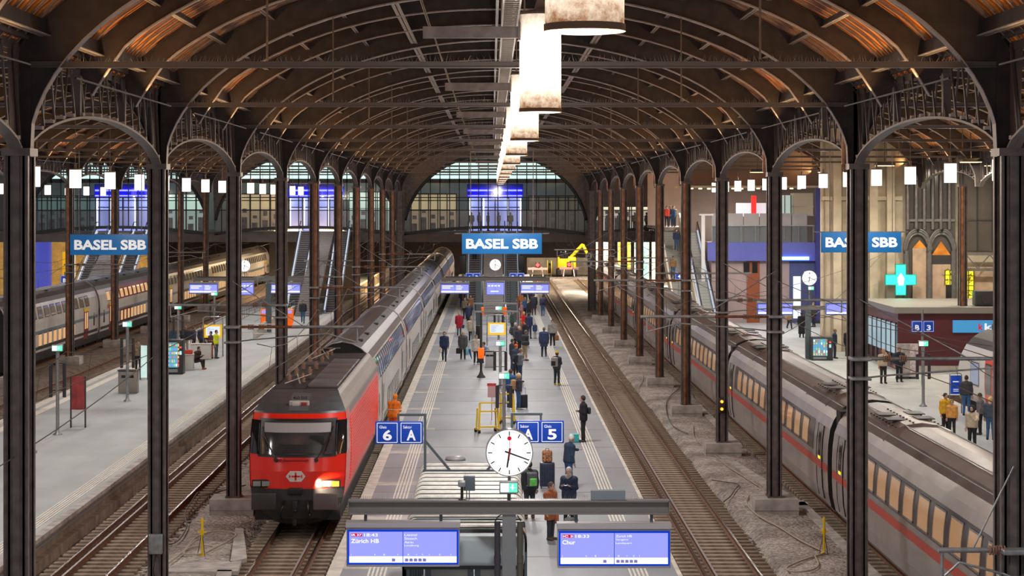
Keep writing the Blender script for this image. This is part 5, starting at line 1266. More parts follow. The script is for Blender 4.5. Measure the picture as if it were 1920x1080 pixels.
DM = 147.0
def mid_gantry(xc, lab, beam, posts, disps):
    t = thing('display_gantry', lab, 'display gantry', (xc, DM, 0)); z = Z_(523.5, DM)
    mb = MB(); mb.span(beam[0], beam[1], -.1, .1, z-.14, z+.14); mb.build('beam', mat('beam dark grey', (.20, .19, .185), .4, .3), t)
    for p in posts: mb = MB(); mb.span(p-.2, p+.2, -.15, .15, .5, z-.14); mb.build('post', GREY, t)
    for x, w, h, kind in disps:
        s_, b = display(t, x, w, h, 3.74, -.12, ztop=z, plain=(kind == 'map'))
        if kind == 'text':
            for i in range(2): mb = MB(); mb.span(x-w/2+.12, x-w/2+.12+(.8, .6)[i], -.145, -.142, 3.74+h/2-.18-i*.14, 3.74+h/2-.11-i*.14); mb.build('text_line', SCREENW, s_)
            mb = MB()
            for i in range(4): mb.span(x+.1, x+.1+(.34, .5, .42, .4)[i], -.145, -.142, 3.74+h/2-.14-i*.09, 3.74+h/2-.10-i*.09)
            mb.build('text_line', SCREENW, s_)
        else:
            mb = MB()
            for i in range(4): mb.span(x-w/2+.12+i*.24, x-w/2+.28+i*.24, -.145, -.142, 3.9, 4.0)
            mb.span(x-.35, x+.25, -.145, -.142, 3.5, 3.58); mb.build('text_line', SCREENW, s_)
    mb = MB(); mb.span(beam[0]+.3, beam[1]-.3, -.12, .12, z+.14, z+.2); mb.build('cable_tray', DARKGREY, t)
    return t
mid_gantry(0, 'far display gantry across the middle platform before the escalators', (-3.70, 4.30), (-.95, 1.62), ((-2.70, 2.1, .66, 'text'), (.28, 1.3, .9, 'map'), (3.2, 2.1, .66, 'text')))
mid_gantry(-17.4, 'display gantry across left platform with three blue displays', (-4.6, 3.5), (-2.0, .95), ((-3.85, 2.1, .66, 'text'), (-.7, 1.1, .9, 'map'), (2.2, 2.2, .66, 'text')))
clock(.28, DM-.1, 5.50, .43, 'small white clock above the far middle gantry', pole=.45)
clock(X_(459, DM), DM-.1, 5.42, .44, 'white clock above left platform gantry, beside third left column', pole=.40)
DR = 121.5
t = thing('display_gantry', 'display gantry over the right platform before the vending machine', 'display gantry', (0, DR, 0)); z = Z_(577, DR)
mb = MB(); mb.span(X_(1418, DR), X_(1622, DR), -.1, .1, z-.12, z+.12); mb.build('beam', mat('beam dark grey', (.20, .19, .185), .4, .3), t)
mb = MB(); xx = X_(1515, DR); mb.span(xx-.16, xx+.16, -.15, .15, .5, z-.1); mb.build('post', GREY, t)
display(t, X_(1452, DR), 2.15, .66, Z_(576, DR)-.1, -.3, ztop=z+.1, rods=False); display(t, X_(1580, DR), 2.15, .66, Z_(576, DR)-.1, -.3, rods=False)
clock(X_(1517, DR), DR-.1, Z_(521, DR), .46, 'white clock over right platform, partly hidden by overhead wires', pole=.9)
eb = thing('exit_sign_box', 'green lit sign box below the right platform clock', 'sign', (X_(1519, DR), DR-.3, Z_(540, DR))); exit_box(eb, 0, 0, 0); mb = MB(); mb.cyl((0, .1, -.1), (0, .3, -1.2), .03, 6); mb.build('bracket', GREY, eb)

# ------------------------------------------------------------------ platform number signs
def number_sign(x, y, z, parts, lab, frame=None, w=.58, h=.545, s=1.0):
    t = thing('platform_sign', lab, 'sign', (x, y, z)); n = len(parts); W = w*n*s; H = h*s
    mb = MB(); mb.rbox((0, 0, 0), (W, .1, H), .01); b = mb.build('board', BLUEP, t)
    for i, (small, big) in enumerate(parts):
        cxx = -W/2+w*s*(i+.5); a = w*s*.42; c = H*.43; q = .008*s; mb = MB()
        mb.span(cxx-a, cxx+a, -.056, -.052, c-q, c+q); mb.span(cxx-a, cxx+a, -.056, -.052, -c-q, -c+q); mb.span(cxx-a-q, cxx-a+q, -.056, -.052, -c, c); mb.span(cxx+a-q, cxx+a+q, -.056, -.052, -c, c); mb.build('white_border', WHITESIGN, b)
        lettering(big, cxx-.105*s, cxx+.115*s, -H*.34, H*.13, -.058, WHITESIGN, b, .03, align='C')
        if small: lettering(small, cxx-.19*s, cxx-.19*s+.035*len(small)*s, H*.19, H*.32, -.058, WHITESIGN, b, .01)
    return t
DS = 48.4; SS = FPX/DS
sg = number_sign(X_(748.5, DS), DS, Z_(811, DS), [('Gleis', '6'), ('Sektor', 'A')], 'blue sign reading Gleis 6 Sektor A on the shelter roof bracket')
mb = MB(); zt = (811-778)/SS; x1 = (797-748.5)/SS; zr = -(885-811)/SS
mb.bar((-.05, .02, zt), (x1+.03, .02, zt), .06, .06); mb.bar((-.02, .02, .27), (-.02, .02, zt), .05, .05); mb.bar((x1, .02, zr), (x1, .02, zt), .06, .08); mb.bar((x1, .02, -.2), ((846-748.5)/SS, .02, zr), .06, .06); mb.bar((x1-.05, .0, zr+.03), ((950-748.5)/SS, .0, zr+.03), .08, .06); mb.build('bracket_frame', GREY, sg)
sg = number_sign(X_(1012.5, DS), DS, Z_(809.5, DS), [('Sektor', 'A'), ('Gleis', '5')], 'blue sign reading Sektor A Gleis 5 behind the large clock')
mb = MB(); x1 = -(1012.5-960)/SS; mb.bar((x1-.03, .02, zt), (.06, .02, zt), .06, .06); mb.bar((.02, .02, .27), (.02, .02, zt), .05, .05); mb.bar((x1, .02, zr), (x1, .02, zt), .06, .08); mb.bar((x1, .02, -.2), (x1-.62, .02, zr), .06, .06); mb.build('bracket_frame', GREY, sg)
for px, parts, lab in ((744, [('', '6'), ('', 'B')], 'small distant blue Gleis 6 Sektor B sign on the middle platform'),):
    pass
D5 = 158.0
for px0, px1, parts, lab in ((873, 901, [('', '6'), ('', 'B')], 'small distant blue sign left of the far middle clock'), (955, 983, [('', 'B'), ('', '5')], 'small distant blue sign right of the far middle clock')):
    sg = number_sign(X_((px0+px1)/2, D5), D5, Z_(518.5, D5), parts, lab, w=.6, h=.6); mb = MB(); s = 1 if px0 < 900 else -1; mb.bar((-.3*s, .02, .45), (.62*s, .02, .45), .06, .06); mb.bar((.62*s, .02, -3.7), (.62*s, .02, .45), .08, .08); mb.build('bracket_frame', GREY, sg)
DB = 104.0
sg = number_sign(X_(1730, DB), DB, Z_(612, DB), [('', 'B'), ('', '3')], 'blue sign reading B 3 in front of the maroon kiosk', w=.6, h=.6)
mb = MB(); mb.cyl((0, .06, -(4.0-.6)), (0, .06, .9), .06, 10); mb.build('pole', GALV, sg)
sg = number_sign(X_(121, 149), 149, Z_(524, 149), [('', 'B')], 'small blue letter B sign behind the far left train', w=.62, h=.62); mb = MB(); mb.cyl((0, .06, -4.2), (0, .06, .5), .05, 8); mb.build('pole', GALV, sg)
sg = number_sign(X_(57, 149), 149, Z_(524, 149), [('', '')][:1] and [('', '7')], 'small blue sign at far left edge behind the train', w=.62, h=.62); mb = MB(); mb.cyl((0, .06, -4.2), (0, .06, .5), .05, 8); mb.build('pole', GALV, sg)
sg = number_sign(X_(1273, 150), 150, Z_(517, 150), [('', '4')], 'small blue figure 4 sign by the right stairs', w=.6, h=.6); mb = MB(); mb.cyl((0, .06, -4), (0, .06, .4), .05, 8); mb.build('pole', GALV, sg)

# ------------------------------------------------------------------ waiting shelter with ribbed roof
SX0, SX1, SY0, SY1, SZ = -1.80, .72, 40.2, 50.4, 3.62
sh = thing('waiting_shelter', 'long grey glazed waiting shelter with white ribbed roof', 'shelter', (0, 0, 0))
RIBW = mat('cream white ribbed roof', (.62, .60, .54), .45, noise=.2, nscale=5); RIBD = mat('painted rib hollow shade', (.085, .095, .10), .6)  # second colour paints the shade on rib faces and in the hollows
mb = MB(); mb.span(SX0+.15, SX1-.15, SY0, SY1, SZ-.12, SZ-.04, 1)
y = SY0+.1; n = 15; st = (SY1-SY0-.2)/n
for i in range(n):
    y = SY0+.1+st*i; P0 = []
    for k in range(7):
        a = k/6*math.pi/2; P0.append((SX0+.22-.22*math.sin(a)-.0, SZ-.28*(1-math.cos(a))-.0))
    prof = [(SX0, SZ-.55)]+[(p[0], p[1]) for p in reversed(P0)]+[(SX1-(p[0]-SX0), p[1]) for p in P0]+[(SX1, SZ-.55)]
    for q, dz in ((y, .0),):
        mb.grid([[(x, q, z-.09) for x, z in prof], [(x, q+.01, z-.02) for x, z in prof]], 1, False)
        mb.grid([[(x, q+.01, z-.02) for x, z in prof], [(x, q+.05, z+.01) for x, z in prof], [(x, q+st*.45, z+.012) for x, z in prof]], 0, False)
        mb.grid([[(x, q+st*.45, z+.012) for x, z in prof], [(x, q+st*.5, z-.09) for x, z in prof], [(x, q+st, z-.09) for x, z in prof]], 1, False)
mb.build('roof', [RIBW, RIBD], sh, fix=False)
SHG = mat('shelter blue grey panel', (.085, .125, .15), .3, .2)
mb = MB(); mb.rbox(((SX0+SX1)/2-.05, SY0-.18, SZ-.42), (SX1-SX0-.0, .45, .62), .12); mb.build('front_fascia', mat('pale blue grey fascia', (.42, .50, .53), .5), sh)
mb = MB(); mb.span(SX0+.05, SX1-.05, SY0-.2, SY0-.1, SZ-.82, SZ-.72); mb.build('fascia_trim', DARKGREY, sh)
mb = MB()
for x in (SX0+.06, -1.28, -.42, -.28, .6): mb.span(x-.06, x+.06, SY0-.05, SY0+.05, LPE, SZ-.7)
mb.span(SX0, SX1, SY0-.05, SY0+.05, LPE, LPE+.2); mb.span(SX0, SX1, SY0-.05, SY0+.05, LPE+1.0, LPE+1.08)
for x in (SX0, SX1-.08): mb.span(x, x+.08, SY0, SY1, SZ-.8, SZ-.5); mb.span(x, x+.08, SY0, SY1, LPE, LPE+.2)
for yy in np.linspace(SY0, SY1, 8):
    for x in (SX0+.04, SX1-.04): mb.span(x-.04, x+.04, yy-.05, yy+.05, LPE, SZ-.5)
mb.build('frame', SHG, sh)
mb = MB(); mb.span(-1.22, -.48, SY0-.03, SY0+.0, LPE+.2, SZ-.85); mb.span(-.22, .54, SY0-.03, SY0, LPE+.2, SZ-.85); mb.build('back_pane', mat('grey green frosted pane', (.36, .38, .34), .25), sh)
mb = MB(); mb.span(SX0+.02, SX0+.04, SY0, SY1, LPE+.2, SZ-.8); mb.span(SX1-.04, SX1-.02, SY0, SY1, LPE+.2, SZ-.8); mb.build('side_glass', GLASS, sh)
mb = MB(); mb.span(-.62, -.08, SY0-.12, SY0-.06, 2.26, 2.36); q = mb.build('blue_label', BLUEP, sh); lettering('Raucherzone', -.56, -.14, 2.28, 2.335, SY0-.13, WHITESIGN, q, .01)
mb = MB(); mb.span(-1.40, -1.1, SY0-.12, SY0-.06, 2.52, 2.60); mb.build('blue_label', BLUEP, sh)
mb = MB(); mb.tube([(SX0+.15, SY0-.1, SZ+.0), (SX0+.05, SY0-.15, SZ+.12), (SX0+.3, SY0-.15, SZ+.18), (.55, SY0-.15, SZ+.18), (.66, SY0-.1, SZ+.1), (.66, SY0, SZ)], .022, 6); mb.build('roof_rail', GREY, sh)
mb = MB(); mb.lathe([(.02, 0), (.26, .02), (.24, .10), (.1, .13)], (X_(854, SY1)*1, SY1-.2, SZ+.03), 16); mb.build('roof_vent', mat('grey roof vent', (.30, .28, .30), .4), sh)

# ------------------------------------------------------------------ info poles with two loudspeaker tubes and a lit box
def info_pole(px, pyfoot, pytop, lab, twin=True, z0=LPE):
    x, y = gnd(px, pyfoot, z0); H = Z_(pytop, y)-z0
    t = thing('information_pole', lab, 'pole', (x, y, z0), group='grey poles with green lit boxes')
    mb = MB(); mb.cyl((0, 0, 0), (0, 0, H-.2), .075, 12); mb.lathe([(.2, 0), (.2, .03), (.1, .1), (.08, .2)], n=12); mb.build('pole', GALV, t)
    exit_box(t, 0, -.02, H-.1, .46, .28)
    if twin:
        for s in (-1, 1): mb = MB(); mb.cyl((s*.28, 0, H*.42), (s*.28, 0, H*.80), .075, 12); mb.cyl((s*.28, 0, H*.8), (0, 0, H*.8), .02, 6); mb.cyl((s*.28, 0, H*.5), (0, 0, H*.5), .02, 6); mb.build('loudspeaker_tube', SPK, t)
    return t
info_pole(945, 812, 655*0+700, 'grey lit pole standing in the yellow frames of the middle platform'); info_pole(938, 735, 640, 'grey lit pole beside the crowd, middle platform')
info_pole(935, 640, 575, 'grey lit pole before the yellow timetable, middle platform')
info_pole(108, 815, 648, 'grey lit pole nearest on the left platform, by the red poster'); info_pole(239, 752, 604, 'grey lit pole next to the metal bin on left platform'); info_pole(334, 668, 573, 'grey lit pole behind vending machine on left platform'); info_pole(402, 632, 548, 'grey lit pole behind yellow timetable on left platform')
info_pole(1731, 762, 640, 'grey lit pole below the B 3 sign, right platform')

def sos_pole(px, pyf, pyt, lab):
    x, y = gnd(px, pyf); H = Z_(pyt, y)-LPE; t = thing('emergency_phone', lab, 'emergency phone', (x, y, LPE))
    mb = MB(); mb.cyl((0, 0, 0), (0, 0, H), .07, 12); mb.lathe([(.24, 0), (.24, .04), (.12, .2), (.08, .35)], n=14); mb.build('pole', DARKGREY, t)
    z1 = Z_(652, y)-LPE; z0 = Z_(672, y)-LPE
    mb = MB(); mb.rbox((0, -.04, (z0+z1)/2), (.34, .24, z1-z0), .03); mb.build('orange_panel', mat('orange panel', (1, .16, .01), .4, emit=(1, .15, .0), es=.4), t)
sos_pole(902, 708, 586, 'tall dark pole with orange call box beside the seated passenger')

# bins, vending machines, boards, benches
def poster(px0, px1, pyt, pyb, pyfoot, m, lab, nm='advertising_board', cat='advertising board'):
    x, y = gnd((px0+px1)/2, pyfoot); s = FPX/y; w = (px1-px0)/s; z1 = Z_(pyt, y)-LPE; z0 = Z_(pyb, y)-LPE
    t = thing(nm, lab, cat, (x, y, LPE)); mb = MB()
    for q in (-1, 1): mb.span(q*w/2-.03, q*w/2+.03, -.03, .03, 0, z1)
    mb.build('post', DARKGREY, t); mb = MB(); mb.span(-w/2, w/2, -.025, .025, z0, z1); mb.build('poster', m, t); return t
poster(133, 160, 706, 768, 802, mat('dull red poster', (.42, .05, .05), .5, noise=.5, nscale=2, col2=(.20, .04, .04)), 'red poster board on two legs near the left platform edge')
poster(263, 277, 648, 708, 712, mat('bright pale poster', (.7, .8, .8), .4, emit=(.6, .9, .85), es=.5, noise=.3, nscale=4), 'slim lit poster board beside the second left column')
def vending(px0, px1, pyt, pyf, lab):
    x, y = gnd((px0+px1)/2, pyf); s = FPX/y; w = (px1-px0)/s; h = Z_(pyt, y)-LPE
    t = thing('vending_machine', lab, 'vending machine', (x, y, LPE)); mb = MB(); mb.rbox((0, .4, h/2), (w, .8, h), .03); b = mb.build('cabinet', DARKGREY, t)
    mb = MB(); mb.span(-w/2+.08, w*.22, -.02, 0, h*.2, h*.92); q = mb.build('lit_window', mat('teal lit vending window', (.05, .15, .18), .2, emit=(.12, .42, .50), es=.7), t)
    mats = [emat('snack white', (.9, 1, 1), 1.3), emat('snack red', (.9, .15, .1), .9), emat('snack green', (.3, .8, .5), .9), emat('snack orange', (1, .55, .2), 1.0), emat('snack blue', (.2, .4, 1), .9)]
    for r in range(6):
        for c in range(6): mb = MB(); mb.box((-w/2+.14+c*w*.118, -.04, h*.27+r*h*.115), (.07, .03, R.uniform(.09, .17))); mb.build('snack_packet', mats[R.randrange(5)], q)
    mb = MB(); mb.box((w*.36, -.02, h*.62), (.12, .03, .2), 0); mb.box((w*.36, -.02, h*.78), (.12, .03, .1), 1); mb.build('control_panel', [emat('pale cyan panel', (.5, .95, .95), .9), mats[1]], t)
    mb = MB(); mb.span(-w/2+.1, w*.2, -.03, 0, h*.06, h*.15); mb.build('hatch', GALV, t)
vending(311, 343, 637, 702, 'glowing snack vending machine on the left platform'); vending(1522, 1562, 632, 676, 'glowing snack vending machine on the right platform')
def bin_(px, pyf, w, h, lab, m=GALV):
    x, y = gnd(px, pyf); t = thing('waste_bin', lab, 'waste bin', (x, y, LPE)); mb = MB(); mb.rbox((0, 0, h/2), (w, .55, h), .03); mb.build('housing', m, t); mb = MB(); mb.rbox((0, 0, h+.03), (w+.06, .6, .06), .02); mb.build('lid', DARKGREY, t); mb = MB()
    for k in (-1, 1): mb.span(k*w*.22-.1, k*w*.22+.1, -.285, -.27, h*.7, h*.82)
    mb.build('slot', BLACK, t)
bin_(241, 737, .95, 1.12, 'wide brushed metal recycling bin on the left platform', mat('brushed bin metal', (.35, .32, .29), .4, .5)); bin_(918, 688, .5, .9, 'pale grey box bin beside seated passenger, middle platform', mat('pale grey box', (.5, .5, .5), .5))
for i, (px, pyf, lab) in enumerate(((368, 674, 'white box bench, left half, beneath the yellow timetable'), (386, 674, 'white box bench, right half, beneath the yellow timetable'), (353, 694, 'grey box bench next to the vending machine, left platform'))):
    x, y = gnd(px, pyf); t = thing('bench', lab, 'bench', (x, y, LPE)); mb = MB(); mb.rbox((0, 0, .48), (.62, .5, .9 if i < 2 else .8), .03); mb.build('base', mat('white bench box', (.62, .60, .56), .5), t); mb = MB(); mb.rbox((0, 0, .96 if i < 2 else .9), (.66, .55, .05), .02); mb.build('seat_slab', CONC2, t)
def timetable(px0, px1, pyt, pyb, pyf, lab):
    x, y = gnd((px0+px1)/2, pyf); s = FPX/y; w = (px1-px0)/s; z1 = Z_(pyt, y)-LPE; z0 = Z_(pyb, y)-LPE; t = thing('timetable_board', lab, 'timetable', (x, y, LPE))
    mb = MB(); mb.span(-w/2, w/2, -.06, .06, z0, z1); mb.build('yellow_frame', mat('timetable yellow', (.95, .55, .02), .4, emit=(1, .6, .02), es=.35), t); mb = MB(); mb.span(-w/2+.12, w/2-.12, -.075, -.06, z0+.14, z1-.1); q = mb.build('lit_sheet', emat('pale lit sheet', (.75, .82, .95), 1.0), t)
    mb = MB(); k = z0+.22
    while k < z1-.2: mb.span(-w/2+.2, -w/2+.2+R.uniform(.3, .8)*(w-.45), -.08, -.075, k, k+.025); k += .07
    mb.build('print_lines', emat('grey print', (.45, .5, .65), .8), q)
    mb = MB(); mb.tube([(-w/2-.06, 0, 0), (-w/2-.06, 0, z1+.4), (-w/2+.05, 0, z1+.5), (w/2-.05, 0, z1+.5), (w/2+.06, 0, z1+.4), (w/2+.06, 0, 0)], .035, 8); mb.build('tube_frame', GALV, t)
timetable(383, 416, 609, 633, 668, 'yellow framed lit timetable board on the left platform'); timetable(915, 948, 605, 628, 662, 'yellow framed lit timetable board amid the middle crowd')
# glass wind screen behind the middle timetable
t = thing('glass_shelter', 'transparent glass screen shelter around the middle timetable', 'shelter', (X_(930, 128), 128, LPE)); mb = MB()
for x in (-1.5, 1.5): mb.span(x-.04, x+.04, -.04, .04, 0, 2.6); mb.span(x-.04, x+.04, 9.9, 10, 0, 2.6)
mb.span(-1.5, 1.5, -.04, .04, 2.5, 2.6); mb.span(-1.5, 1.5, 9.9, 10, 2.5, 2.6); mb.build('frame', GALV, t); mb = MB(); mb.span(-1.5, -1.48, 0, 10, .1, 2.5); mb.span(1.48, 1.5, 0, 10, .1, 2.5); mb.build('glass', GLASS, t)
# white railings at stair foot and ramp parapet of left platform
def railing(x0, y0, x1, y1, lab, h=1.0, m=None, z=LPE):
    t = thing('railing', lab, 'railing', (x0, y0, z)); dx, dy = x1-x0, y1-y0; n = max(2, int(math.hypot(dx, dy)/1.2))
    for i in range(n+1): mb = MB(); mb.cyl((dx*i/n, dy*i/n, 0), (dx*i/n, dy*i/n, h), .03, 6); mb.build('post', m or GALV, t)
    mb = MB()
    for zz in (h, h*.66, h*.33): mb.cyl((0, 0, zz), (dx, dy, zz), .028, 6)
    mb.build('rail', m or GALV, t)
WR = mat('white railing', (.7, .7, .7), .4)
railing(-1.0, 150, 1.6, 150, 'white railing across the foot of the middle stairs', m=WR); railing(-18.5, 140, -15.0, 140, 'white railing across foot of the left platform stairs', m=WR)
for px, lab in ((903, 'orange ticket validator left of the middle stairs foot'), (946, 'orange ticket validator right of the middle stairs foot')):
    D = 151.0; t = thing('ticket_validator', lab, 'ticket machine', (X_(px, D), D, LPE)); mb = MB(); mb.rbox((0, 0, 1.25), (.34, .3, .7), .03); mb.build('orange_box', mat('orange panel', (1, .16, .01), .4), t); mb = MB(); mb.cyl((0, 0, 0), (0, 0, .95), .05, 8); mb.build('post', GALV, t)
def gx(px, py, z=LPE): return gnd(px, py, z)
a = gx(478, 634); b = gx(552, 590)
t = thing('ramp_parapet', 'long concrete parapet wall with railing around left platform ramp', 'parapet', (0, 0, 0)); mb = MB(); mb.bar((a[0], a[1], .55+.35), (b[0], b[1], .55+.35), .25, .8); mb.build('wall', CONC2, t); mb = MB(); mb.cyl((a[0], a[1], 1.75), (b[0], b[1], 1.75), .03)
for i in range(9): q = i/8; mb.cyl((a[0]+(b[0]-a[0])*q, a[1]+(b[1]-a[1])*q, 1.3), (a[0]+(b[0]-a[0])*q, a[1]+(b[1]-a[1])*q, 1.75), .02, 6)
mb.build('rail', GALV, t)
railing(*gx(452, 600), *gx(520, 566), 'grey railing on the far side of the left platform ramp')
for px, lab in ((495, 'orange ticket machine left of the stairs on left platform'), (544, 'orange ticket machine right of a left column, near the stairs')):
    D = 152.0; t = thing('ticket_machine', lab, 'ticket machine', (X_(px, D), D, LPE)); mb = MB(); mb.rbox((0, 0, .9), (.5, .4, 1.0), .03); mb.rbox((0, 0, .2), (.4, .3, .4), .03); mb.build('body', mat('orange panel', (1, .16, .01), .4), t); mb = MB(); mb.box((0, -.22, 1.2), (.3, .02, .25)); mb.build('screen', SCREEN, t)
# blue info post bottom left
x, y = gnd(60, 850); t = thing('information_post', 'pale post with blue sign and square foot, left edge of the left platform', 'sign post', (x, y, LPE)); mb = MB(); mb.cyl((0, 0, .1), (0, 0, 2.6), .05, 10); mb.rbox((0, 0, .06), (.34, .34, .12), .02); mb.build('post', GALV, t); mb = MB(); mb.rbox((-.12, -.03, 2.2), (.3, .06, .42), .03); mb.build('sign_plate', BLUEP, t)
# blue smoking board right platform
x, y = gnd(1792, 775); t = thing('information_board', 'blue smoking area board on the far right platform', 'sign', (x, y, LPE)); s = FPX/y; mb = MB(); mb.rbox((0, 0, 1.3), (.48, .06, .85), .03); b_ = mb.build('board', BLUEP, t); mb = MB(); mb.tube([(-.27, .02, 0), (-.27, .02, 1.75), (-.2, .02, 1.82), (.2, .02, 1.82), (.27, .02, 1.75), (.27, .02, 0)], .025, 6); mb.build('tube_frame', GALV, t)
mb = MB(); mb.span(-.14, .14, -.045, -.035, 1.42, 1.47); mb.span(-.12, .12, -.045, -.035, 1.0, 1.03); mb.span(-.12, .12, -.045, -.035, 1.08, 1.11); mb.build('cigarette_symbol', WHITESIGN, b_)
# boards beside the kiosk
for px, w, lab, m in ((1694, .7, 'white poster panel leaning by the kiosk corner', mat('white poster', (.55, .5, .48), .5, noise=.3, nscale=5)), (1714, .45, 'narrow lit magazine stand at kiosk corner', mat('magazine mix', (.5, .4, .35), .5, emit=(.5, .4, .4), es=.3, noise=.6, nscale=5))):
    D = 108.; t = thing('display_stand', lab, 'display stand', (X_(px, D), D, LPE)); mb = MB(); mb.span(-w/2, w/2, 0, .2, .1, 1.9); mb.build('panel', m, t); mb = MB(); mb.span(-w/2-.04, w/2+.04, -.02, .24, 0, .12); mb.build('foot', DARKGREY, t)
# yellow trolley frames
def trolley(px, pyf, w, h, lab, rz):
    x, y = gnd(px, pyf); t = thing('luggage_lift_frame', lab, 'yellow frame', (x, y, LPE), rz); Y2 = MATS['safety yellow']; mb = MB()
    for q in (-w/2, w/2):
        mb.bar((q, 0, .12), (q*.86, .1, h), .07, .07); mb.bar((q, .5, .12), (q*.9, .45, h*.8), .06, .06)
    for zz in (h, h*.72, h*.2): mb.bar((-w/2*.9, .08, zz), (w/2*.9, .08, zz), .06, .06)
    mb.bar((-w/2, 0, .14), (-w/2, .6, .14), .08, .08); mb.bar((w/2, 0, .14), (w/2, .6, .14), .08, .08); mb.build('frame', Y2, t)
    mb = MB()
    for q in (-w/2, w/2):
        for r in (0, .6): mb.cyl((q-.05, r, .07), (q+.05, r, .07), .075, 12)
    mb.build('wheel', BLACK, t)
    mb = MB(); mb.rbox((0, .3, .25), (w*.8, .45, .05), .01); mb.build('deck', GALV, t)
trolley(917, 812, .85, 1.25, 'yellow wheeled lift frame, left of the pole above big clock', .25); trolley(950, 795, .6, 1.3, 'yellow wheeled lift frame, right of the pole above big clock', -.1)
x, y = gnd(922, 790); t = thing('notice_stand', 'small red and white notice panel behind the yellow frames', 'sign', (x, y+.5, LPE)); mb = MB(); mb.span(-.18, .18, 0, .03, 1.0, 1.5, 0); mb.span(-.2, .2, 0, .03, 1.5, 1.62, 1); mb.cyl((0, .02, 0), (0, .02, 1), .02); mb.build('panel', [mat('pinkish notice', (.7, .45, .48), .5), mat('red notice', (.7, .05, .06), .5)], t)

# ------------------------------------------------------------------ buffer stops with red lamps, distance signals
for px, py, lab in ((1008, 520, 'buffer stop with a glowing red lamp, end of the empty track'), (1067, 519, 'buffer stop with a glowing red lamp, left of the thick right column')):
    D = FPX*CAMZ/(py-VY); t = thing('buffer_stop', lab, 'buffer stop', (X_(px, D), D, 0)); mb = MB()
    for s in (-1, 1): mb.bar((s*.75, 0, 0), (s*.55, 1.2, 1.3), .12, .12); mb.bar((s*.75, 2.0, 0), (s*.55, 1.2, 1.3), .12, .12)
    mb.bar((-1.3, 0, 1.15), (1.3, 0, 1.15), .3, .3); mb.build('frame', mat('pale buffer steel', (.5, .45, .42), .5), t); mb = MB(); mb.cyl((0, -.3, 1.65), (0, -.15, 1.65), .24, 16); mb.build('red_lamp', REDL, t)
    mb = MB(); mb.rbox((0, -.05, 1.65), (.6, .2, .7), .05); mb.build('lamp_housing', BLACK, t)
    ld = bpy.data.lights.new('red_light', 'POINT'); ld.energy = 90; ld.color = (1, .05, .03); ld.shadow_soft_size = .2; lo = bpy.data.objects.new('red_light', ld); C.objects.link(lo); lo.parent = t; lo.location = (0, -.8, 1.7)
for px, lab in ((868, 'dark signal box left of the middle stairs'), (978, 'dark signal box right of middle stairs')):
    D = 176.; t = thing('track_signal', lab, 'signal', (X_(px, D), D, 0)); mb = MB(); mb.rbox((0, 0, Z_(495, D)), (.5, .3, 1.5), .05); mb.build('head', BLACK, t); mb = MB(); mb.cyl((0, .1, .5), (0, .1, Z_(505, D)), .07); mb.build('pole', STEEL, t)
# things beyond the bridge: concrete wall, yellow machine, drum, added warm ceiling lights
BY = 290.
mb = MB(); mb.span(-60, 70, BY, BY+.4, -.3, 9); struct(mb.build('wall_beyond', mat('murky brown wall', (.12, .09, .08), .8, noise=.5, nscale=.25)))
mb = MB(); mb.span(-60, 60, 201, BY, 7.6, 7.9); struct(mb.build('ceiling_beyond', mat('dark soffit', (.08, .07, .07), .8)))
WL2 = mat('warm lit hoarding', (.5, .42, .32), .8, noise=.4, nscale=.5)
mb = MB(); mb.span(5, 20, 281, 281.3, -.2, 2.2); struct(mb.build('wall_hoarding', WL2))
t = thing('yellow_excavator', 'yellow construction machine beyond the bridge, right of the blue sign', 'excavator', (X_(1062, 276), 276, -.2)); mb = MB(); mb.rbox((0, 0, 1.9), (2.6, 3, 1.6), .2); mb.bar((.4, -1, 2.4), (2.2, -2, 4.4), .4, .4); mb.bar((2.2, -2, 4.4), (3.2, -2.5, 2.4), .3, .3); mb.build('body', YEL, t); mb = MB()
for s in (-1, 1): mb.rbox((s*1.1, 0, .55), (.6, 3.6, .9), .2)
mb.build('crawler_track', RUBBER, t); mb = MB(); mb.rbox((-.4, -1.0, 3.1), (1.2, 1.2, 1.2), .1); mb.build('cab', GLASSDK, t)
t = thing('cable_drum', 'yellow round cable drum beyond the bridge', 'drum', (X_(1030, 273), 273, 1.0)); mb = MB(); mb.cyl((-.3, 0, 0), (-.22, 0, 0), 1.1, 24); mb.cyl((.22, 0, 0), (.3, 0, 0), 1.1, 24); mb.build('flange', YEL, t); mb = MB(); mb.cyl((-.22, 0, 0), (.22, 0, 0), .7, 20); mb.build('spool', BLACK, t)
for i, (x, y) in enumerate(((-20, 215), (-12, 230), (9.5, 225), (14, 250), (4, 240), (-34, 210), (-42, 205), (-38, 225), (20, 215), (26, 235), (5, 262), (12, 270), (-16, 205), (-22, 240), (-15.5, 191.5), (-19.5, 191.5), (15, 222), (19, 222), (-10.5, 212), (-17, 225))):  # lamps added to brighten the dark area under and beyond the bridge
    w = i % 2; ld = bpy.data.lights.new('added_soffit_light', 'AREA'); ld.size = 2.5; ld.energy = 1500; ld.color = (1, .72, .42) if x < -9 or i % 3 == 0 else (1, .86, .7)
    t = thing('added_soffit_lamp', 'added warm fill panel under the far end roof', 'ceiling light', (x, y, 7.5), group='added warm fill lights beyond the bridge'); mb = MB(); mb.span(-.5, .5, -2.2, 2.2, 0, .06); mb.build('panel', WARML, t); lo = bpy.data.objects.new('added_soffit_light', ld); C.objects.link(lo); lo.parent = t; lo.location = (0, 0, -.08)
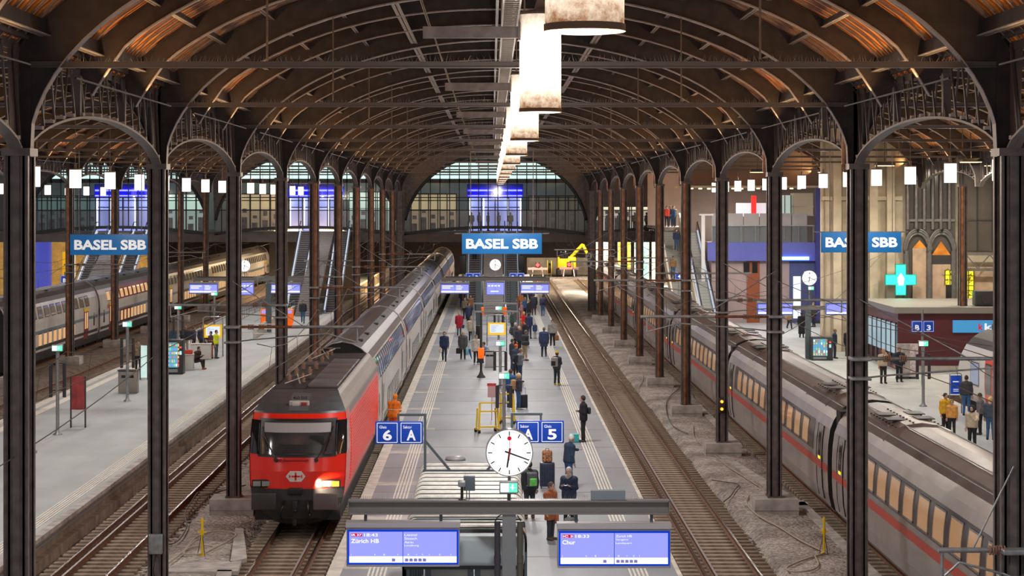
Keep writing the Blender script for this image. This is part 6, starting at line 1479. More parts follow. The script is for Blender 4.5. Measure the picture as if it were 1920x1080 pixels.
# concrete post with distance numbers on the thick right column
t = thing('kilometre_board', 'white round 2 and 1 plates on thick far right column', 'sign', (X_(1105, 184), cold(9)-.30, 5.0)); mb = MB(); mb.cyl((0, -.03, .1), (0, 0, .1), .32, 20); mb.cyl((0, -.03, -.6), (0, 0, -.6), .32, 20); mb.build('plate', mat('white plate', (.6, .6, .58), .5), t)
lettering('2', -.15, .15, -.1, .3, -.04, BLACK, t, .03); lettering('1', -.12, .12, -.8, -.4, -.04, BLACK, t, .03)

# ------------------------------------------------------------------ overhead line equipment
WIREM = mat('dark contact wire', (.10, .08, .07), .5, .5)
def wire(x, lab, y0, y1, z=5.6, xo=.35):
    P = []; Q = []; n = int((y1-y0)/14.95); t = thing('overhead_wire', lab, 'overhead wire', (0, 0, 0)); mb = MB()
    for i in range(n+1):
        y = y0+(y1-y0)*i/n; P.append((x+(xo if i % 2 else -xo)*.6, y, z))
    mb.tube(P, .014, 5); mb.build('contact_wire', WIREM, t); mb = MB()
    for i in range(n):
        for k in range(5):
            u = k/5; a, b = P[i], P[i+1]; Q.append((x+(a[0]-x)*(1-u)*.3+(b[0]-x)*u*.3, a[1]+(b[1]-a[1])*u, z+1.0-.55*4*u*(1-u)*.9))
    mb.tube(Q, .012, 5); mb.build('carrier_wire', WIREM, t); mb = MB()
    for i, q in enumerate(Q[1:]):
        if i % 2 == 0:
            yy = q[1]; k = min(n-1, int((yy-y0)/((y1-y0)/n))); u = (yy-P[k][1])/(P[k+1][1]-P[k][1]); mb.cyl((P[k][0]+(P[k+1][0]-P[k][0])*u, yy, z), q, .006, 4)
    mb.build('dropper', WIREM, t)
wire(-11.24, 'overhead wire above the empty track by left platform', 21, 260, 5.2); wire(-5.93, 'overhead wire above the red locomotive and its coaches', 21+14.95*2, 260, 5.55); wire(12.09, 'overhead wire above the silver express train', 21+14.95, 200, 5.3); wire(-23.7, 'overhead wire above the track beyond the left platform', 65, 260); wire(-29.2, 'overhead wire above the far left double deck train', 65, 260); wire(6.61, 'overhead wire over empty track right of the middle platform', 21+14.95*3, 260, 5.9)
def cantilever(xc, xe, y, z, lab, copper=True):
    """pipe arm from a column at xc out over the track to xe"""
    t = thing('overhead_line_arm', lab, 'overhead line arm', (xc, y, z)); L = xe-xc; s = 1 if L > 0 else -1; mb = MB()
    mb.cyl((0, 0, 0), (L*.45, 0, 0), .045, 8, 1); mb.cyl((L*.45, 0, 0), (L, 0, 0), .05, 8, 0); mb.build('pipe', [GALV, COPPER if copper else GALV], t)
    mb = MB(); mb.cyl((L*.95, 0, 0), (L*.95, 0, -.5), .03, 6); mb.cyl((L*.95, 0, -.5), (L*.72, 0, -.22), .022, 6); mb.cyl((L*.72, 0, -.22), (L*.15, 0, -.42), .026, 6); mb.cyl((L*.15, 0, -.42), (0, 0, -.5), .026, 6); mb.build('steady_arm', GALV, t)
    for q in (.12, .2):
        mb = MB()
        for k in range(4): mb.cyl((L*q+s*k*.05, 0, 0), (L*q+s*(k*.05+.025), 0, 0), .09, 10)
        mb.build('insulator', mat('brown porcelain', (.30, .16, .10), .2), t)
    mb = MB(); mb.cyl((0, 0, 1.5), (L*.55, 0, .0), .018, 6); mb.rbox((0, 0, 0), (.5, .58, .09), .02); mb.rbox((0, 0, -.5), (.5, .58, .07), .02); mb.build('stay', GALV, t)
CL = XL-.22; CR = XR+.22
for i, k in enumerate((1, 3, 5, 7)): cantilever(CL, -4.2, cold(k)-.36, 6.06, 'pipe arm over the locomotive track, %s from the camera' % ORD[i])
for i, k in enumerate((1, 3, 5, 7)): cantilever(CR, 4.9, cold(k)-.36, 6.4, 'pipe arm over the empty track right of platform, %s from the camera' % ORD[i])
for i, k in enumerate((2, 4, 6)): cantilever(CL, -13.2, cold(k)-.36, 6.0, 'pipe arm over the left empty track, %s from the camera' % ORD[i], False)
for i, k in enumerate((0, 2, 4, 6)): cantilever(CR, 14.4, cold(k)-.36, 6.2, 'pipe arm over the silver express train, %s from the camera' % ORD[i], False)
for i, k in enumerate((5, 7)): cantilever(-26.6, -22.3, cold(k)-.36, 6.2, 'pipe arm over the track beyond left platform, %s from the camera' % ORD[i], False)
cantilever(9.35, 8.0, cold(-1)-.3, 3.95, 'short grey bracket arm with two insulators, bottom right corner', False)
# wires that cross the view diagonally
for i, (p, q, lab) in enumerate((((-8.5, 50.4, 6.3), (-8.6, 20, 5.6), 'slack dark wire along the left column row'), ((9.3, 80, 6.6), (16.5, 45, 6.3), 'diagonal dark wire crossing above the silver train roof'), ((9.3, 65, 7.6), (14.6, 30, 6.0), 'diagonal dark wire crossing before the near right column'), ((19.5, 100, 7.4), (9.3, 66, 5.6), 'long diagonal wire before the station wall'), ((24, 120, 7.2), (9.3, 81, 6.2), 'second long diagonal wire before the station wall'))):
    mb = MB(); a, b = Vector(p), Vector(q); mb.tube([a.lerp(b, k/8)-Vector((0, 0, .35*4*(k/8)*(1-k/8))) for k in range(9)], .012, 5); tag(mb.build('span_wire', WIREM), lab, 'wire')
# ------------------------------------------------------------------ people: one skinned surface per body, clothes as children
def cap(p, a, b, ra, rb):
    a = np.array(a, np.float32); b = np.array(b, np.float32); d = b-a; L2 = float(d@d)+1e-9
    t = np.clip(((p-a)@d)/L2, 0, 1); q = p-a-t[..., None]*d
    return np.sqrt((q*q).sum(-1))-(ra+(rb-ra)*t)
def ell(p, c, r):
    q = (p-np.array(c, np.float32))/np.array(r, np.float32); n = np.sqrt((q*q).sum(-1))
    return (n-1)*min(r)
def smin(a, b, k):
    h = np.clip(.5+.5*(b-a)/k, 0, 1); return b+(a-b)*h-k*h*(1-h)
def surfnet(fn, lo, hi, res):
    lo = np.array(lo, np.float32); n = np.maximum(3, np.ceil((np.array(hi)-lo)/res).astype(int)+1)
    g = np.stack(np.meshgrid(*[lo[i]+res*np.arange(n[i], dtype=np.float32) for i in range(3)], indexing='ij'), -1)
    f = fn(g); ins = f < 0
    c = [f[i:n[0]-1+i, j:n[1]-1+j, k:n[2]-1+k] for i in (0, 1) for j in (0, 1) for k in (0, 1)]
    neg = sum((x < 0).astype(np.int8) for x in c); act = (neg > 0) & (neg < 8); idx = -np.ones(act.shape, int); cells = np.argwhere(act); idx[act] = np.arange(len(cells))
    if not len(cells): return [], []
    acc = np.zeros((len(cells), 3)); cnt = np.zeros(len(cells)); offs = [(i, j, k) for i in (0, 1) for j in (0, 1) for k in (0, 1)]
    vals = [x[act] for x in c]
    for a in range(8):
        for b in range(a+1, 8):
            oa, ob = np.array(offs[a]), np.array(offs[b])
            if abs(oa-ob).sum() != 1: continue
            m = (vals[a] < 0) != (vals[b] < 0); t = np.where(m, vals[a]/(vals[a]-vals[b]+1e-12), 0); acc[m] += (oa+(ob-oa)*t[:, None])[m]; cnt[m] += 1
    V = lo+(cells+acc/cnt[:, None])*res; F = []
    for ax in range(3):
        u, v = (ax+1) % 3, (ax+2) % 3; s0 = [slice(1, -1)]*3; s0[ax] = slice(0, -1); s1 = list(s0); s1[ax] = slice(1, None)
        A = ins[tuple(s0)]; B = ins[tuple(s1)]; e = np.argwhere(A != B)
        if not len(e): continue
        e2 = e.copy(); e2[:, u] += 1; e2[:, v] += 1; fl = A[tuple(e.T)]
        def I(du, dv):
            q = e2.copy(); q[:, u] -= du; q[:, v] -= dv; return idx[tuple(q.T)]
        Q = np.stack([I(1, 1), I(0, 1), I(0, 0), I(1, 0)], 1); Q[~fl] = Q[~fl][:, ::-1]; F.append(Q)
    return V, np.concatenate(F)
def sn_mesh(name, fn, lo, hi, res, m, parent):
    V, F = surfnet(fn, lo, hi, res)
    me = bpy.data.meshes.new(name); me.from_pydata([tuple(map(float, v)) for v in V], [], [tuple(map(int, f)) for f in F]); me.materials.append(m)
    me.polygons.foreach_set('use_smooth', [True]*len(me.polygons)); me.update(); o = bpy.data.objects.new(name, me); C.objects.link(o); o.parent = parent; return o
# a relaxed hand: palm, four unequal bent fingers, thumb from the side; points down -z, palm towards -y
def hand_fn(p):
    d = smin(cap(p, (-.018, 0, -.01), (-.022, 0, -.085), .016, .015), cap(p, (.018, 0, -.01), (.022, 0, -.085), .016, .015), .02)
    for x, l, b in ((-.030, .062, .018), (-.010, .075, .014), (.010, .070, .016), (.028, .055, .02)):
        k = (x*1.1, -b*.6, -.09-l*.55); d = np.minimum(d, smin(cap(p, (x, 0, -.085), k, .0095, .0085), cap(p, k, (x*1.05, -b*1.9, -.09-l), .0085, .0065), .006))
    k = (-.058, -.018, -.065); return smin(d, smin(cap(p, (-.022, -.004, -.025), k, .013, .011), cap(p, k, (-.056, -.034, -.098), .0105, .008), .008), .01)
HV, HF = surfnet(hand_fn, (-.08, -.06, -.18), (.06, .04, .03), .0052)
HV = np.array(HV)
PM = {}
def pm(col, rough=.75, nm='cloth'):
    k = (tuple(round(c, 3) for c in col), rough)
    if k not in PM: PM[k] = mat('%s %02d' % (nm, len(PM)), col, rough, noise=.25, nscale=9)
    return PM[k]
SKIN = [(.60, .36, .26), (.52, .30, .21), (.66, .42, .32), (.34, .19, .12)]
PN = [0]
def person(lab, x, y, rot=0.0, h=1.75, pose='stand', top=(.02, .03, .07), legs=(.02, .02, .03), shoe=(.02, .02, .02), hair=(.08, .05, .03), hem=.90, hat=None, hairlen=0, hood=None, vest=None, bend=0.0, z=LPE, skin=0, fat=1.0, group=None, res=None, scarf=None, look=0.0):
    PN[0] += 1
    t = thing('person', lab, 'person', (x, y, z), rot, group); S = h/1.75; t.scale = (S, S, S)
    r_ = res or (.020 if y < 75 else .026 if y < 130 else .034)
    # joints, facing -y
    b = bend; pel = np.array((0, 0, .94)); che = np.array((0, -math.sin(b)*.42, .94+math.cos(b)*.42)); nek = che+np.array((0, -math.sin(b)*.16-.01, math.cos(b)*.14)); hed = nek+np.array((0, -math.sin(b)*.1-.025, .155-.02*b))
    if pose == 'sit':
        dz = -.46; pel = np.array((0, .0, .50)); b = bend or .25; che = pel+np.array((0, -math.sin(b)*.42, math.cos(b)*.42)); nek = che+np.array((0, -math.sin(b)*.15, .13)); hed = nek+np.array((0, -.05, .14))
    sh = {s: che+np.array((s*.185*fat, .01, .055)) for s in (-1, 1)}; hp = {s: pel+np.array((s*.09, 0, -.03)) for s in (-1, 1)}
    kn, an = {}, {}
    for s in (-1, 1):
        if pose == 'sit': kn[s] = np.array((s*.12, -.44, .50)); an[s] = np.array((s*.12, -.50+.06*s, .09))
        elif pose == 'walk': kn[s] = np.array((s*.09, -.10 if s > 0 else -.02, .50)); an[s] = np.array((s*.075, -.26 if s > 0 else .24, .09 if s > 0 else .14))
        else: kn[s] = np.array((s*.10, -.02, .50)); an[s] = np.array((s*.115, .01*s, .08))
    el, wr = {}, {}
    for s in (-1, 1):
        if pose in ('phone', 'sit') : el[s] = sh[s]+np.array((s*.06, -.04, -.27)); wr[s] = el[s]+np.array((-s*.12, -.20, .07))
        elif pose == 'cross': el[s] = sh[s]+np.array((s*.07, .0, -.27)); wr[s] = el[s]+np.array((-s*.20, -.17, .03))
        elif pose == 'reach' and s > 0: el[s] = sh[s]+np.array((.10, -.2, -.16)); wr[s] = el[s]+np.array((.02, -.25, -.03))
        elif pose == 'walk': el[s] = sh[s]+np.array((s*.05, .06*s, -.28)); wr[s] = el[s]+np.array((0, -.04-.09*s*-1, -.23))
        elif pose == 'call' and s > 0: el[s] = sh[s]+np.array((.10, -.10, -.22)); wr[s] = hed+np.array((.10, -.05, -.08))
        else: el[s] = sh[s]+np.array((s*.055, .02, -.28)); wr[s] = el[s]+np.array((s*.0, -.05, -.245))
    fx = 1.0
    def q(p): return p
    def headf(p):
        d = ell(p, hed, (.078, .098, .118)); d = smin(d, ell(p, hed+np.array((0, -.035, -.07)), (.052, .055, .05)), .03)
        d = smin(d, cap(p, hed+np.array((0, -.095, .0)), hed+np.array((0, -.115, -.028)), .010, .015), .015)
        for s in (-1, 1): d = smin(d, ell(p, hed+np.array((s*.080, .005, -.01)), (.014, .024, .034)), .01); d = np.maximum(d, -ell(p, hed+np.array((s*.032, -.100, .008)), (.016, .014, .010)))
        return smin(d, cap(p, nek-np.array((0, -.01, .06)), hed+np.array((0, .02, -.06)), .055, .05), .03)
    def torsof(p, g=0.0, lo=None):
        d = smin(cap(p, pel+np.array((-.085*fat, 0, .0)), che+np.array((-.105*fat, 0, 0)), .115*fat+g, .11*fat+g), cap(p, pel+np.array((.085*fat, 0, .0)), che+np.array((.105*fat, 0, 0)), .115*fat+g, .11*fat+g), .09)
        return smin(d, cap(p, sh[-1]-np.array((0, 0, .01)), sh[1]-np.array((0, 0, .01)), .066+g, .066+g), .07)
    def armsf(p, g=0.0):
        d = None
        for s in (-1, 1):
            a = smin(cap(p, sh[s], el[s], .058+g, .044+g), cap(p, el[s], wr[s], .044+g, .031+g*.8), .02); d = a if d is None else np.minimum(d, a)
        return d
    def legsf(p, g=0.0):
        d = None
        for s in (-1, 1):
            a = smin(cap(p, hp[s], kn[s], .088+g, .058+g), cap(p, kn[s], an[s], .058+g, .042+g), .03); d = a if d is None else smin(d, a, .02)
        return smin(d, cap(p, hp[-1], hp[1], .105+g, .105+g), .04)
    def footf(p, g=0.0):
        d = None
        for s in (-1, 1):
            a = smin(cap(p, an[s]+np.array((0, .035, -.035)), an[s]+np.array((s*.015, -.15, -.045)), .040+g, .034+g), cap(p, an[s], an[s]+np.array((0, .01, -.04)), .042+g, .042+g), .02); d = a if d is None else np.minimum(d, a)
        return d
    lo = np.array((-.55, -.75, -.01)); hi = np.array((.55, .5, 1.85))
    if pose == 'sit': hi[2] = 1.5
    def bodyf(p):
        d = smin(torsof(p, -.022), headf(p), .03); d = smin(d, armsf(p, -.012), .03); d = smin(d, legsf(p, -.016), .03); return smin(d, footf(p, -.01), .01)
    sk = pm(SKIN[skin], .5, 'skin'); body = sn_mesh('body', bodyf, lo, hi, r_, sk, t)
    # hands joined to the body mesh
    me = body.data; vs = [tuple(v.co) for v in me.vertices]; fs = [tuple(f.vertices) for f in me.polygons]
    if y < 135:
        for s in (-1, 1):
            d = Vector(wr[s]-el[s]).normalized(); qn = Vector((0, 0, -1)).rotation_difference(d); o0 = len(vs)
            vs += [tuple(Vector(wr[s])+d*.0+qn @ Vector((v[0]*(1 if s < 0 else -1), v[1], v[2]*1.05))) for v in HV]; fs += [tuple(int(i)+o0 for i in f) for f in HF]
        m2 = bpy.data.meshes.new('body'); m2.from_pydata(vs, [], fs); m2.materials.append(sk); m2.polygons.foreach_set('use_smooth', [True]*len(m2.polygons)); body.data = m2; bpy.data.meshes.remove(me)
    else: pass
    # trousers
    def trf(p): d = np.maximum(legsf(p, .012), p[..., 2]-(pel[2]+.12)); return np.maximum(d, .07-p[..., 2])
    sn_mesh('trousers', trf, lo, hi, r_, pm(legs), t)
    # jacket
    hemz = hem if pose != 'sit' else .46
    def jkf(p):
        d = smin(torsof(p, .028), armsf(p, .020), .03)
        if hem < .86 and pose != 'sit':
            w = .10; k = smin(cap(p, (-w, 0, .95), (-w, 0, hem-.05), .12, .135), cap(p, (w, 0, .95), (w, 0, hem-.05), .12, .135), .09); d = smin(d, k, .05)
        d = smin(d, cap(p, nek-np.array((0, -.005, .07)), nek+np.array((0, .005, .0)), .085, .075), .03)
        return np.maximum(d, hemz-p[..., 2])
    jk = sn_mesh('jacket', jkf, lo, hi, r_, pm(top), t)
    if vest:
        def vf(p): return np.maximum(np.maximum(smin(torsof(p, .036), armsf(p, .028), .03), np.abs(p[..., 2]-(che[2]-.18))-.03), -torsof(p, .01))
        sn_mesh('reflective_band', vf, lo, hi, r_, pm(vest, .3), jk)
    # shoes
    def sf(p): return np.maximum(footf(p, .006), p[..., 2]-.16)
    sn_mesh('shoes', sf, (-.3, -.75, -.03), (.3, .5, .22 if pose != 'walk' else .3), min(r_, .022), pm(shoe, .5), t)
    # hair / hat
    c = hed+np.array((0, .016, .018))
    def hf(p):
        d = ell(p, c, (.092, .104, .118))
        if hairlen: d = smin(d, cap(p, hed+np.array((0, .055, .0)), hed+np.array((0, .075, -.06-hairlen)), .08, .06+.02*hairlen), .04)
        face = ell(p, hed+np.array((0, -.115, -.04)), (.075, .085, .105)); d = np.maximum(d, -face)
        return np.maximum(d, (hed[2]-.06-hairlen-.06)-p[..., 2]) if hairlen else np.maximum(d, (hed[2]-.055)-p[..., 2]+np.clip(-(p[..., 1]-hed[1])*.6, -.05, .08))
    sn_mesh('hair', hf, hed-np.array((.17, .2, .5)), hed+np.array((.17, .25, .22)), min(r_, .018), pm(hair, .7, 'hair'), t)
    if hat:
        def htf(p): return np.maximum(ell(p, hed+np.array((0, .008, .04)), (.103, .118, .118)), hed[2]+.03-p[..., 2])
        sn_mesh('beanie', htf, hed-np.array((.2, .2, .1)), hed+np.array((.2, .2, .26)), min(r_, .018), pm(hat), t)
    if hood:
        def hdf(p): return np.maximum(ell(p, hed+np.array((0, .02, -.02)), (.135, .145, .16)), -ell(p, hed+np.array((0, -.11, -.0)), (.09, .13, .12)))
        sn_mesh('fur_hood', hdf, hed-np.array((.25, .25, .25)), hed+np.array((.25, .25, .25)), min(r_, .02), pm(hood, .95), jk)
    if scarf:
        sn_mesh('scarf', lambda p: cap(p, nek-np.array((.02, .03, .02)), nek+np.array((.02, -.03, .02)), .095, .09), nek-.2, nek+.2, min(r_, .02), pm(scarf), t)
    if y < 110:
        mb = MB()
        for s in (-1, 1): mb.cyl(tuple(hed+np.array((s*.032, -.094, .008))), tuple(hed+np.array((s*.032, -.088, .008))), .008, 8)
        mb.build('eyes', BLACK, t, fix=False)
        mb = MB(); mb.rbox(tuple(hed+np.array((0, -.092, -.062))), (.045, .008, .012), .003); mb.build('lips', pm((.45, .16, .13), .5), t)
    t['wr'] = [float(v) for v in list(wr[-1])+list(wr[1])]
    return t
def world(t, p):
    c, s = math.cos(t.rotation_euler[2]), math.sin(t.rotation_euler[2]); k = t.scale[0]
    return (t.location[0]+(p[0]*c-p[1]*s)*k, t.location[1]+(p[0]*s+p[1]*c)*k, t.location[2]+p[2]*k)
def backpack(t, col, lab, col2=None, s=1.0):
    p = world(t, (0, .225, 1.24)); o = thing('backpack', lab, 'backpack', p, t.rotation_euler[2]); mb = MB(); mb.rbox((0, .03, 0), (.30*s, .19*s, .44*s), .06); mb.build('main_bag', pm(col), o)
    mb = MB(); mb.rbox((0, .14*s, -.07), (.22*s, .06, .22*s), .025); mb.build('front_pocket', pm(col2 or tuple(c*.7 for c in col)), o); mb = MB()
    for q in (-1, 1): mb.tube([(q*.11, -.06, .16), (q*.12, -.15, .215), (q*.125, -.30, .20), (q*.13, -.375, .08), (q*.14, -.36, -.12), (q*.14, -.2, -.2), (q*.12, -.06, -.2)], .018, 6)
    mb.build('strap', pm(col2 or col), o); mb = MB(); mb.tube([(-.04, 0, .2*s), (-.03, 0, .26*s), (.03, 0, .26*s), (.04, 0, .2*s)], .01, 5); mb.build('handle', BLACK, o)
def bag(t, side, col, lab, w=.3, hh=.3, drop=.12, d=.14, nm='handbag'):
    wv = t['wr']; p = wv[0:3] if side < 0 else wv[3:6]; p = world(t, (p[0], p[1]-.01, p[2]-.07)); o = thing(nm, lab, 'bag', p, t.rotation_euler[2]+.3); mb = MB(); mb.rbox((0, 0, -drop-hh/2), (w, d, hh), min(.05, d*.3)); mb.build('pouch', pm(col, .5), o); mb = MB(); mb.tube([(-w*.3, 0, -drop-.02), (-w*.2, 0, -.03), (0, 0, .0), (w*.2, 0, -.03), (w*.3, 0, -drop-.02)], .009, 5); mb.build('handle', pm(tuple(c*.6 for c in col)), o)
def suitcase(x, y, col, lab, w=.42, hh=.66, d=.27, rz=0, handle=.3):
    o = thing('suitcase', lab, 'suitcase', (x, y, LPE), rz); mb = MB(); mb.rbox((0, 0, .06+hh/2), (w, d, hh), .035); sh_ = mb.build('shell', pm(col, .35), o); mb = MB()
    for k in range(5): mb.span(-w*.36+k*w*.18-.006, -w*.36+k*w*.18+.006, -d/2-.008, -d/2+.01, .12, hh)
    mb.build('shell_groove', pm(tuple(c*.5 for c in col), .4), sh_); mb = MB()
    for sx in (-1, 1):
        for sy in (-1, 1): mb.cyl((sx*w*.4-.015, sy*d*.36, .035), (sx*w*.4+.015, sy*d*.36, .035), .035, 10)
    mb.build('wheel', BLACK, o); mb = MB()
    for q in (-.08, .08): mb.cyl((q, d*.35, hh), (q, d*.35, hh+.06+handle), .009, 6)
    mb.cyl((-.09, d*.35, hh+.06+handle), (.09, d*.35, hh+.06+handle), .014, 6); mb.build('handle', GALV, o)
def phone(t, lab):
    wv = t['wr']; p = world(t, ((wv[0]+wv[3])/2, wv[1]-.10, wv[2]+.03)); o = thing('phone', lab, 'phone', p, t.rotation_euler[2]); mb = MB(); mb.rbox((0, 0, 0), (.09, .14, .012), .004); mb.build('case', BLACK, o); mb = MB(); mb.span(-.038, .038, -.062, .062, .0065, .008); mb.build('screen', emat('phone screen', (.8, .85, 1), 1), o)
G = gnd; PI = math.pi
NAVY = (.015, .03, .085); DK = (.014, .015, .022); GRAY = (.10, .11, .13); JEAN = (.05, .12, .26); WHT = (.62, .58, .54); BRN = (.14, .06, .03); BL = (.55, .38, .18)
def P(px, py, lab, **k):
    x, y = G(px, py); return person(lab, x, y, **k)
# near group by the big clock
p = P(1066, 917, 'white haired man in navy jacket and jeans leaning on dark suitcase', rot=-1.15+PI, h=1.80, pose='reach', top=(.02, .05, .10), legs=JEAN, hair=(.75, .74, .72), hem=.86, bend=.12)
suitcase(*G(1026, 915), (.025, .035, .075), 'large navy suitcase with a brown backpack on top', w=.50, hh=.80, d=.32, handle=.05)
x, y = G(1026, 915); o = thing('backpack', 'brown mottled backpack sitting on the large navy suitcase', 'backpack', (x, y, LPE+.87)); mb = MB(); mb.rbox((0, 0, .2), (.34, .24, .40), .07); mb.build('main_bag', mat('brown mottled cloth', (.50, .22, .10), .8, noise=.8, nscale=16), o); mb = MB(); mb.tube([(-.06, 0, .38), (-.04, 0, .46), (.04, 0, .46), (.06, 0, .38)], .012, 5); mb.build('handle', BLACK, o)
p = P(1067, 984, 'grey haired woman in navy jacket looking at her phone', rot=-.35, h=1.70, pose='phone', top=(.02, .035, .085), legs=DK, hair=(.50, .49, .48), hairlen=.16, hem=.80, scarf=(.45, .40, .36)); phone(p, 'phone held by the grey haired woman in navy'); backpack(p, (.03, .03, .05), 'black backpack worn by the grey haired woman')
x, y = G(1068, 990); o = thing('duffel_bag', 'black and grey bag standing by the grey haired woman', 'bag', (x+.03, y-.5, LPE)); mb = MB(); mb.rbox((0, 0, .2), (.42, .28, .38), .1); mb.build('main_bag', mat('black grey bag cloth', (.05, .05, .06), .7, noise=.7, nscale=14, col2=(.2, .2, .22)), o); mb = MB(); mb.tube([(-.1, 0, .36), (-.05, 0, .46), (.05, 0, .46), (.1, 0, .36)], .014, 5); mb.build('handle', BLACK, o)
p = P(1032, 1012, 'dark haired person in long rust orange coat beside the gantry beam', rot=.5+PI*.15, h=1.62, pose='stand', top=(.36, .10, .035), legs=(.03, .035, .055), shoe=(.10, .07, .05), hair=(.10, .07, .06), hem=.62, fat=1.1); bag(p, 1, (.55, .14, .06), 'orange bag held by the person in rust coat', .28, .26, .05)
p = P(993, 972, 'person in dark jacket with a lime green backpack, seen from behind', rot=PI+.3, h=1.72, top=(.035, .04, .05), legs=DK, shoe=(.24, .11, .05), hair=(.05, .04, .04)); backpack(p, (.13, .15, .16), 'grey backpack with lime green trim on dark dressed person', (.22, .85, .16))
p = P(1094, 829, 'man in black suit standing beside the turquoise cool box', rot=-1.5, h=1.84, pose='cross', top=(.012, .013, .02), legs=(.014, .014, .022), hair=(.05, .04, .035), hem=.82)
w = world(p, (.0, .19, 1.2)); o = thing('shoulder_bag', 'black shoulder bag on the back of the man in black', 'bag', w, p.rotation_euler[2]); mb = MB(); mb.rbox((0, .02, 0), (.30, .14, .26), .05); mb.build('pouch', pm((.03, .03, .05)), o); mb = MB(); mb.tube([(-.1, -.04, .1), (.0, -.1, .26), (.12, -.22, .22), (.16, -.32, .0)], .014, 5); mb.build('strap', BLACK, o)
x, y = G(1077, 829); o = thing('cool_box', 'turquoise cool box on platform beside the man in black', 'cool box', (x-.0, y, LPE)); mb = MB(); mb.rbox((0, 0, .15), (.36, .26, .28), .02); mb.build('box', mat('turquoise plastic', (.03, .50, .50), .4), o); mb = MB(); mb.rbox((0, 0, .31), (.38, .28, .05), .015); mb.build('lid', mat('pale turquoise lid', (.12, .62, .60), .4), o)
# railway worker
p = P(737, 822, 'worker in bright orange suit and helmet beside the coach', rot=2.6, h=1.76, top=(1.0, .20, .01), legs=(1.0, .10, .01), hair=(.9, .25, .01), hat=(1.0, .25, .01), hem=.84, vest=(.75, .72, .60), bend=.2, pose='phone', fat=1.12); 
# people along the middle platform
p = P(833, 678, 'young man in dark blue jacket walking left of the crowd', rot=.05, h=1.78, pose='walk', top=(.02, .045, .12), legs=(.02, .035, .08), hair=(.06, .04, .03), hem=.86); bag(p, -1, (.75, .70, .62), 'small pale bag in hand of the young man in dark blue', .2, .24, .04)
p = P(868, 674, 'woman in dark grey coat with fur collar carrying black bag', rot=.05, h=1.70, top=(.085, .09, .095), legs=DK, hair=(.6, .42, .25), hood=(.62, .50, .36), hem=.62, fat=1.1); bag(p, -1, (.012, .012, .014), 'black handbag carried by the woman in grey coat', .34, .34, .10); bag(p, 1, (.25, .55, .72), 'light blue shopping bag held by the woman in grey coat', .2, .44, .08)
x, y = G(883, 674); o = thing('umbrella', 'folded blue umbrella slanting beside the woman in grey coat', 'umbrella', (x, y, LPE)); mb = MB(); mb.cyl((.05, 0, .02), (-.1, 0, .62), .02, 10, r1=.09); mb.build('canopy', pm((.02, .10, .30)), o); mb = MB(); mb.tube([(-.1, 0, .6), (-.15, 0, .82), (-.12, 0, .88)], .012, 6); mb.build('handle', BLACK, o)
p = P(861, 629, 'woman in long red quilted coat seen from behind', rot=PI, h=1.66, top=(.40, .012, .04), legs=(.03, .12, .15), hair=(.65, .45, .28), hem=.55, fat=1.12); bag(p, -1, (.02, .025, .05), 'dark bag hanging on the woman in red coat', .24, .26, .0)
P(878, 612, 'person in navy coat standing among bags, left crowd', rot=.9, h=1.78, top=NAVY, legs=DK, hem=.7, fat=1.15)
p = P(883, 641, 'woman in fluffy cream coat beside the dark pillar', rot=.4, h=1.70, top=(.62, .52, .40), legs=DK, shoe=WHT, hair=(.45, .30, .18), hairlen=.1, hem=.74, fat=1.1)
p = P(893, 683, 'woman in white jacket and sunglasses by the orange call box', rot=.3, h=1.73, top=(.66, .60, .55), legs=DK, shoe=WHT, hair=(.12, .07, .04), hairlen=.12, hem=.78)
o = thing('rolling_case', 'tall black case standing behind the woman in white', 'suitcase', (*G(898, 650), LPE)); mb = MB(); mb.rbox((0, 0, .75), (.42, .3, 1.3), .04); mb.build('shell', BLACK, o); mb = MB(); mb.cyl((-.15, 0, .04), (-.1, 0, .04), .05); mb.cyl((.1, 0, .04), (.15, 0, .04), .05); mb.build('wheel', BLACK, o)
p = P(916, 680, 'seated person in light blue jacket behind the orange call box', rot=-1.1, h=1.75, pose='sit', top=(.35, .45, .62), legs=(.10, .03, .06), hair=(.10, .07, .06), bend=.5)
P(866, 577, 'person in jeans near the displays at left of the crowd', rot=2.9, h=1.7, top=(.10, .06, .12), legs=JEAN, skin=1); P(882, 592, 'person in brown furry jacket, left crowd', rot=.3, h=1.72, top=(.22, .10, .05), legs=DK, hem=.75, fat=1.1); P(872, 598, 'person in mixed beige jacket at left crowd edge', rot=-.5, h=1.7, top=(.25, .20, .14), legs=DK, hair=(.3, .2, .1)); P(890, 575, 'person in white top under the left far display', rot=PI, h=1.7, top=(.6, .58, .5), legs=JEAN)
# right side of the crowd
P(1001, 591, 'man in dark long coat near the far right display', rot=PI, h=1.80, top=(.03, .035, .06), legs=(.06, .02, .04), hem=.55, fat=1.1)
p = P(1018, 593, 'person in jeans with a purple backpack walking away', rot=PI, h=1.78, pose='walk', top=(.06, .06, .12), legs=JEAN, hair=(.08, .06, .05)); backpack(p, (.06, .05, .12), 'purple backpack of the person walking away in jeans')
P(1003, 635, 'small child in blue coat with blond hair', rot=.5, h=1.12, top=(.02, .05, .13), legs=(.35, .30, .27), hair=(.70, .50, .28), hem=.8)
P(982, 630, 'blond woman in bright red jacket in crowd', rot=.6, h=1.72, top=(.62, .012, .02), legs=DK, hair=(.60, .35, .15), hairlen=.18, hem=.84)
P(992, 635, 'tall man in navy jacket right of the red jacket', rot=2.6, h=1.80, top=(.02, .035, .09), legs=(.03, .035, .07), hair=(.05, .04, .04))
P(1020, 669, 'man in long navy coat seen from behind', rot=PI, h=1.80, top=(.025, .045, .12), legs=(.02, .025, .05), hair=(.14, .10, .07), hem=.62, fat=1.12)
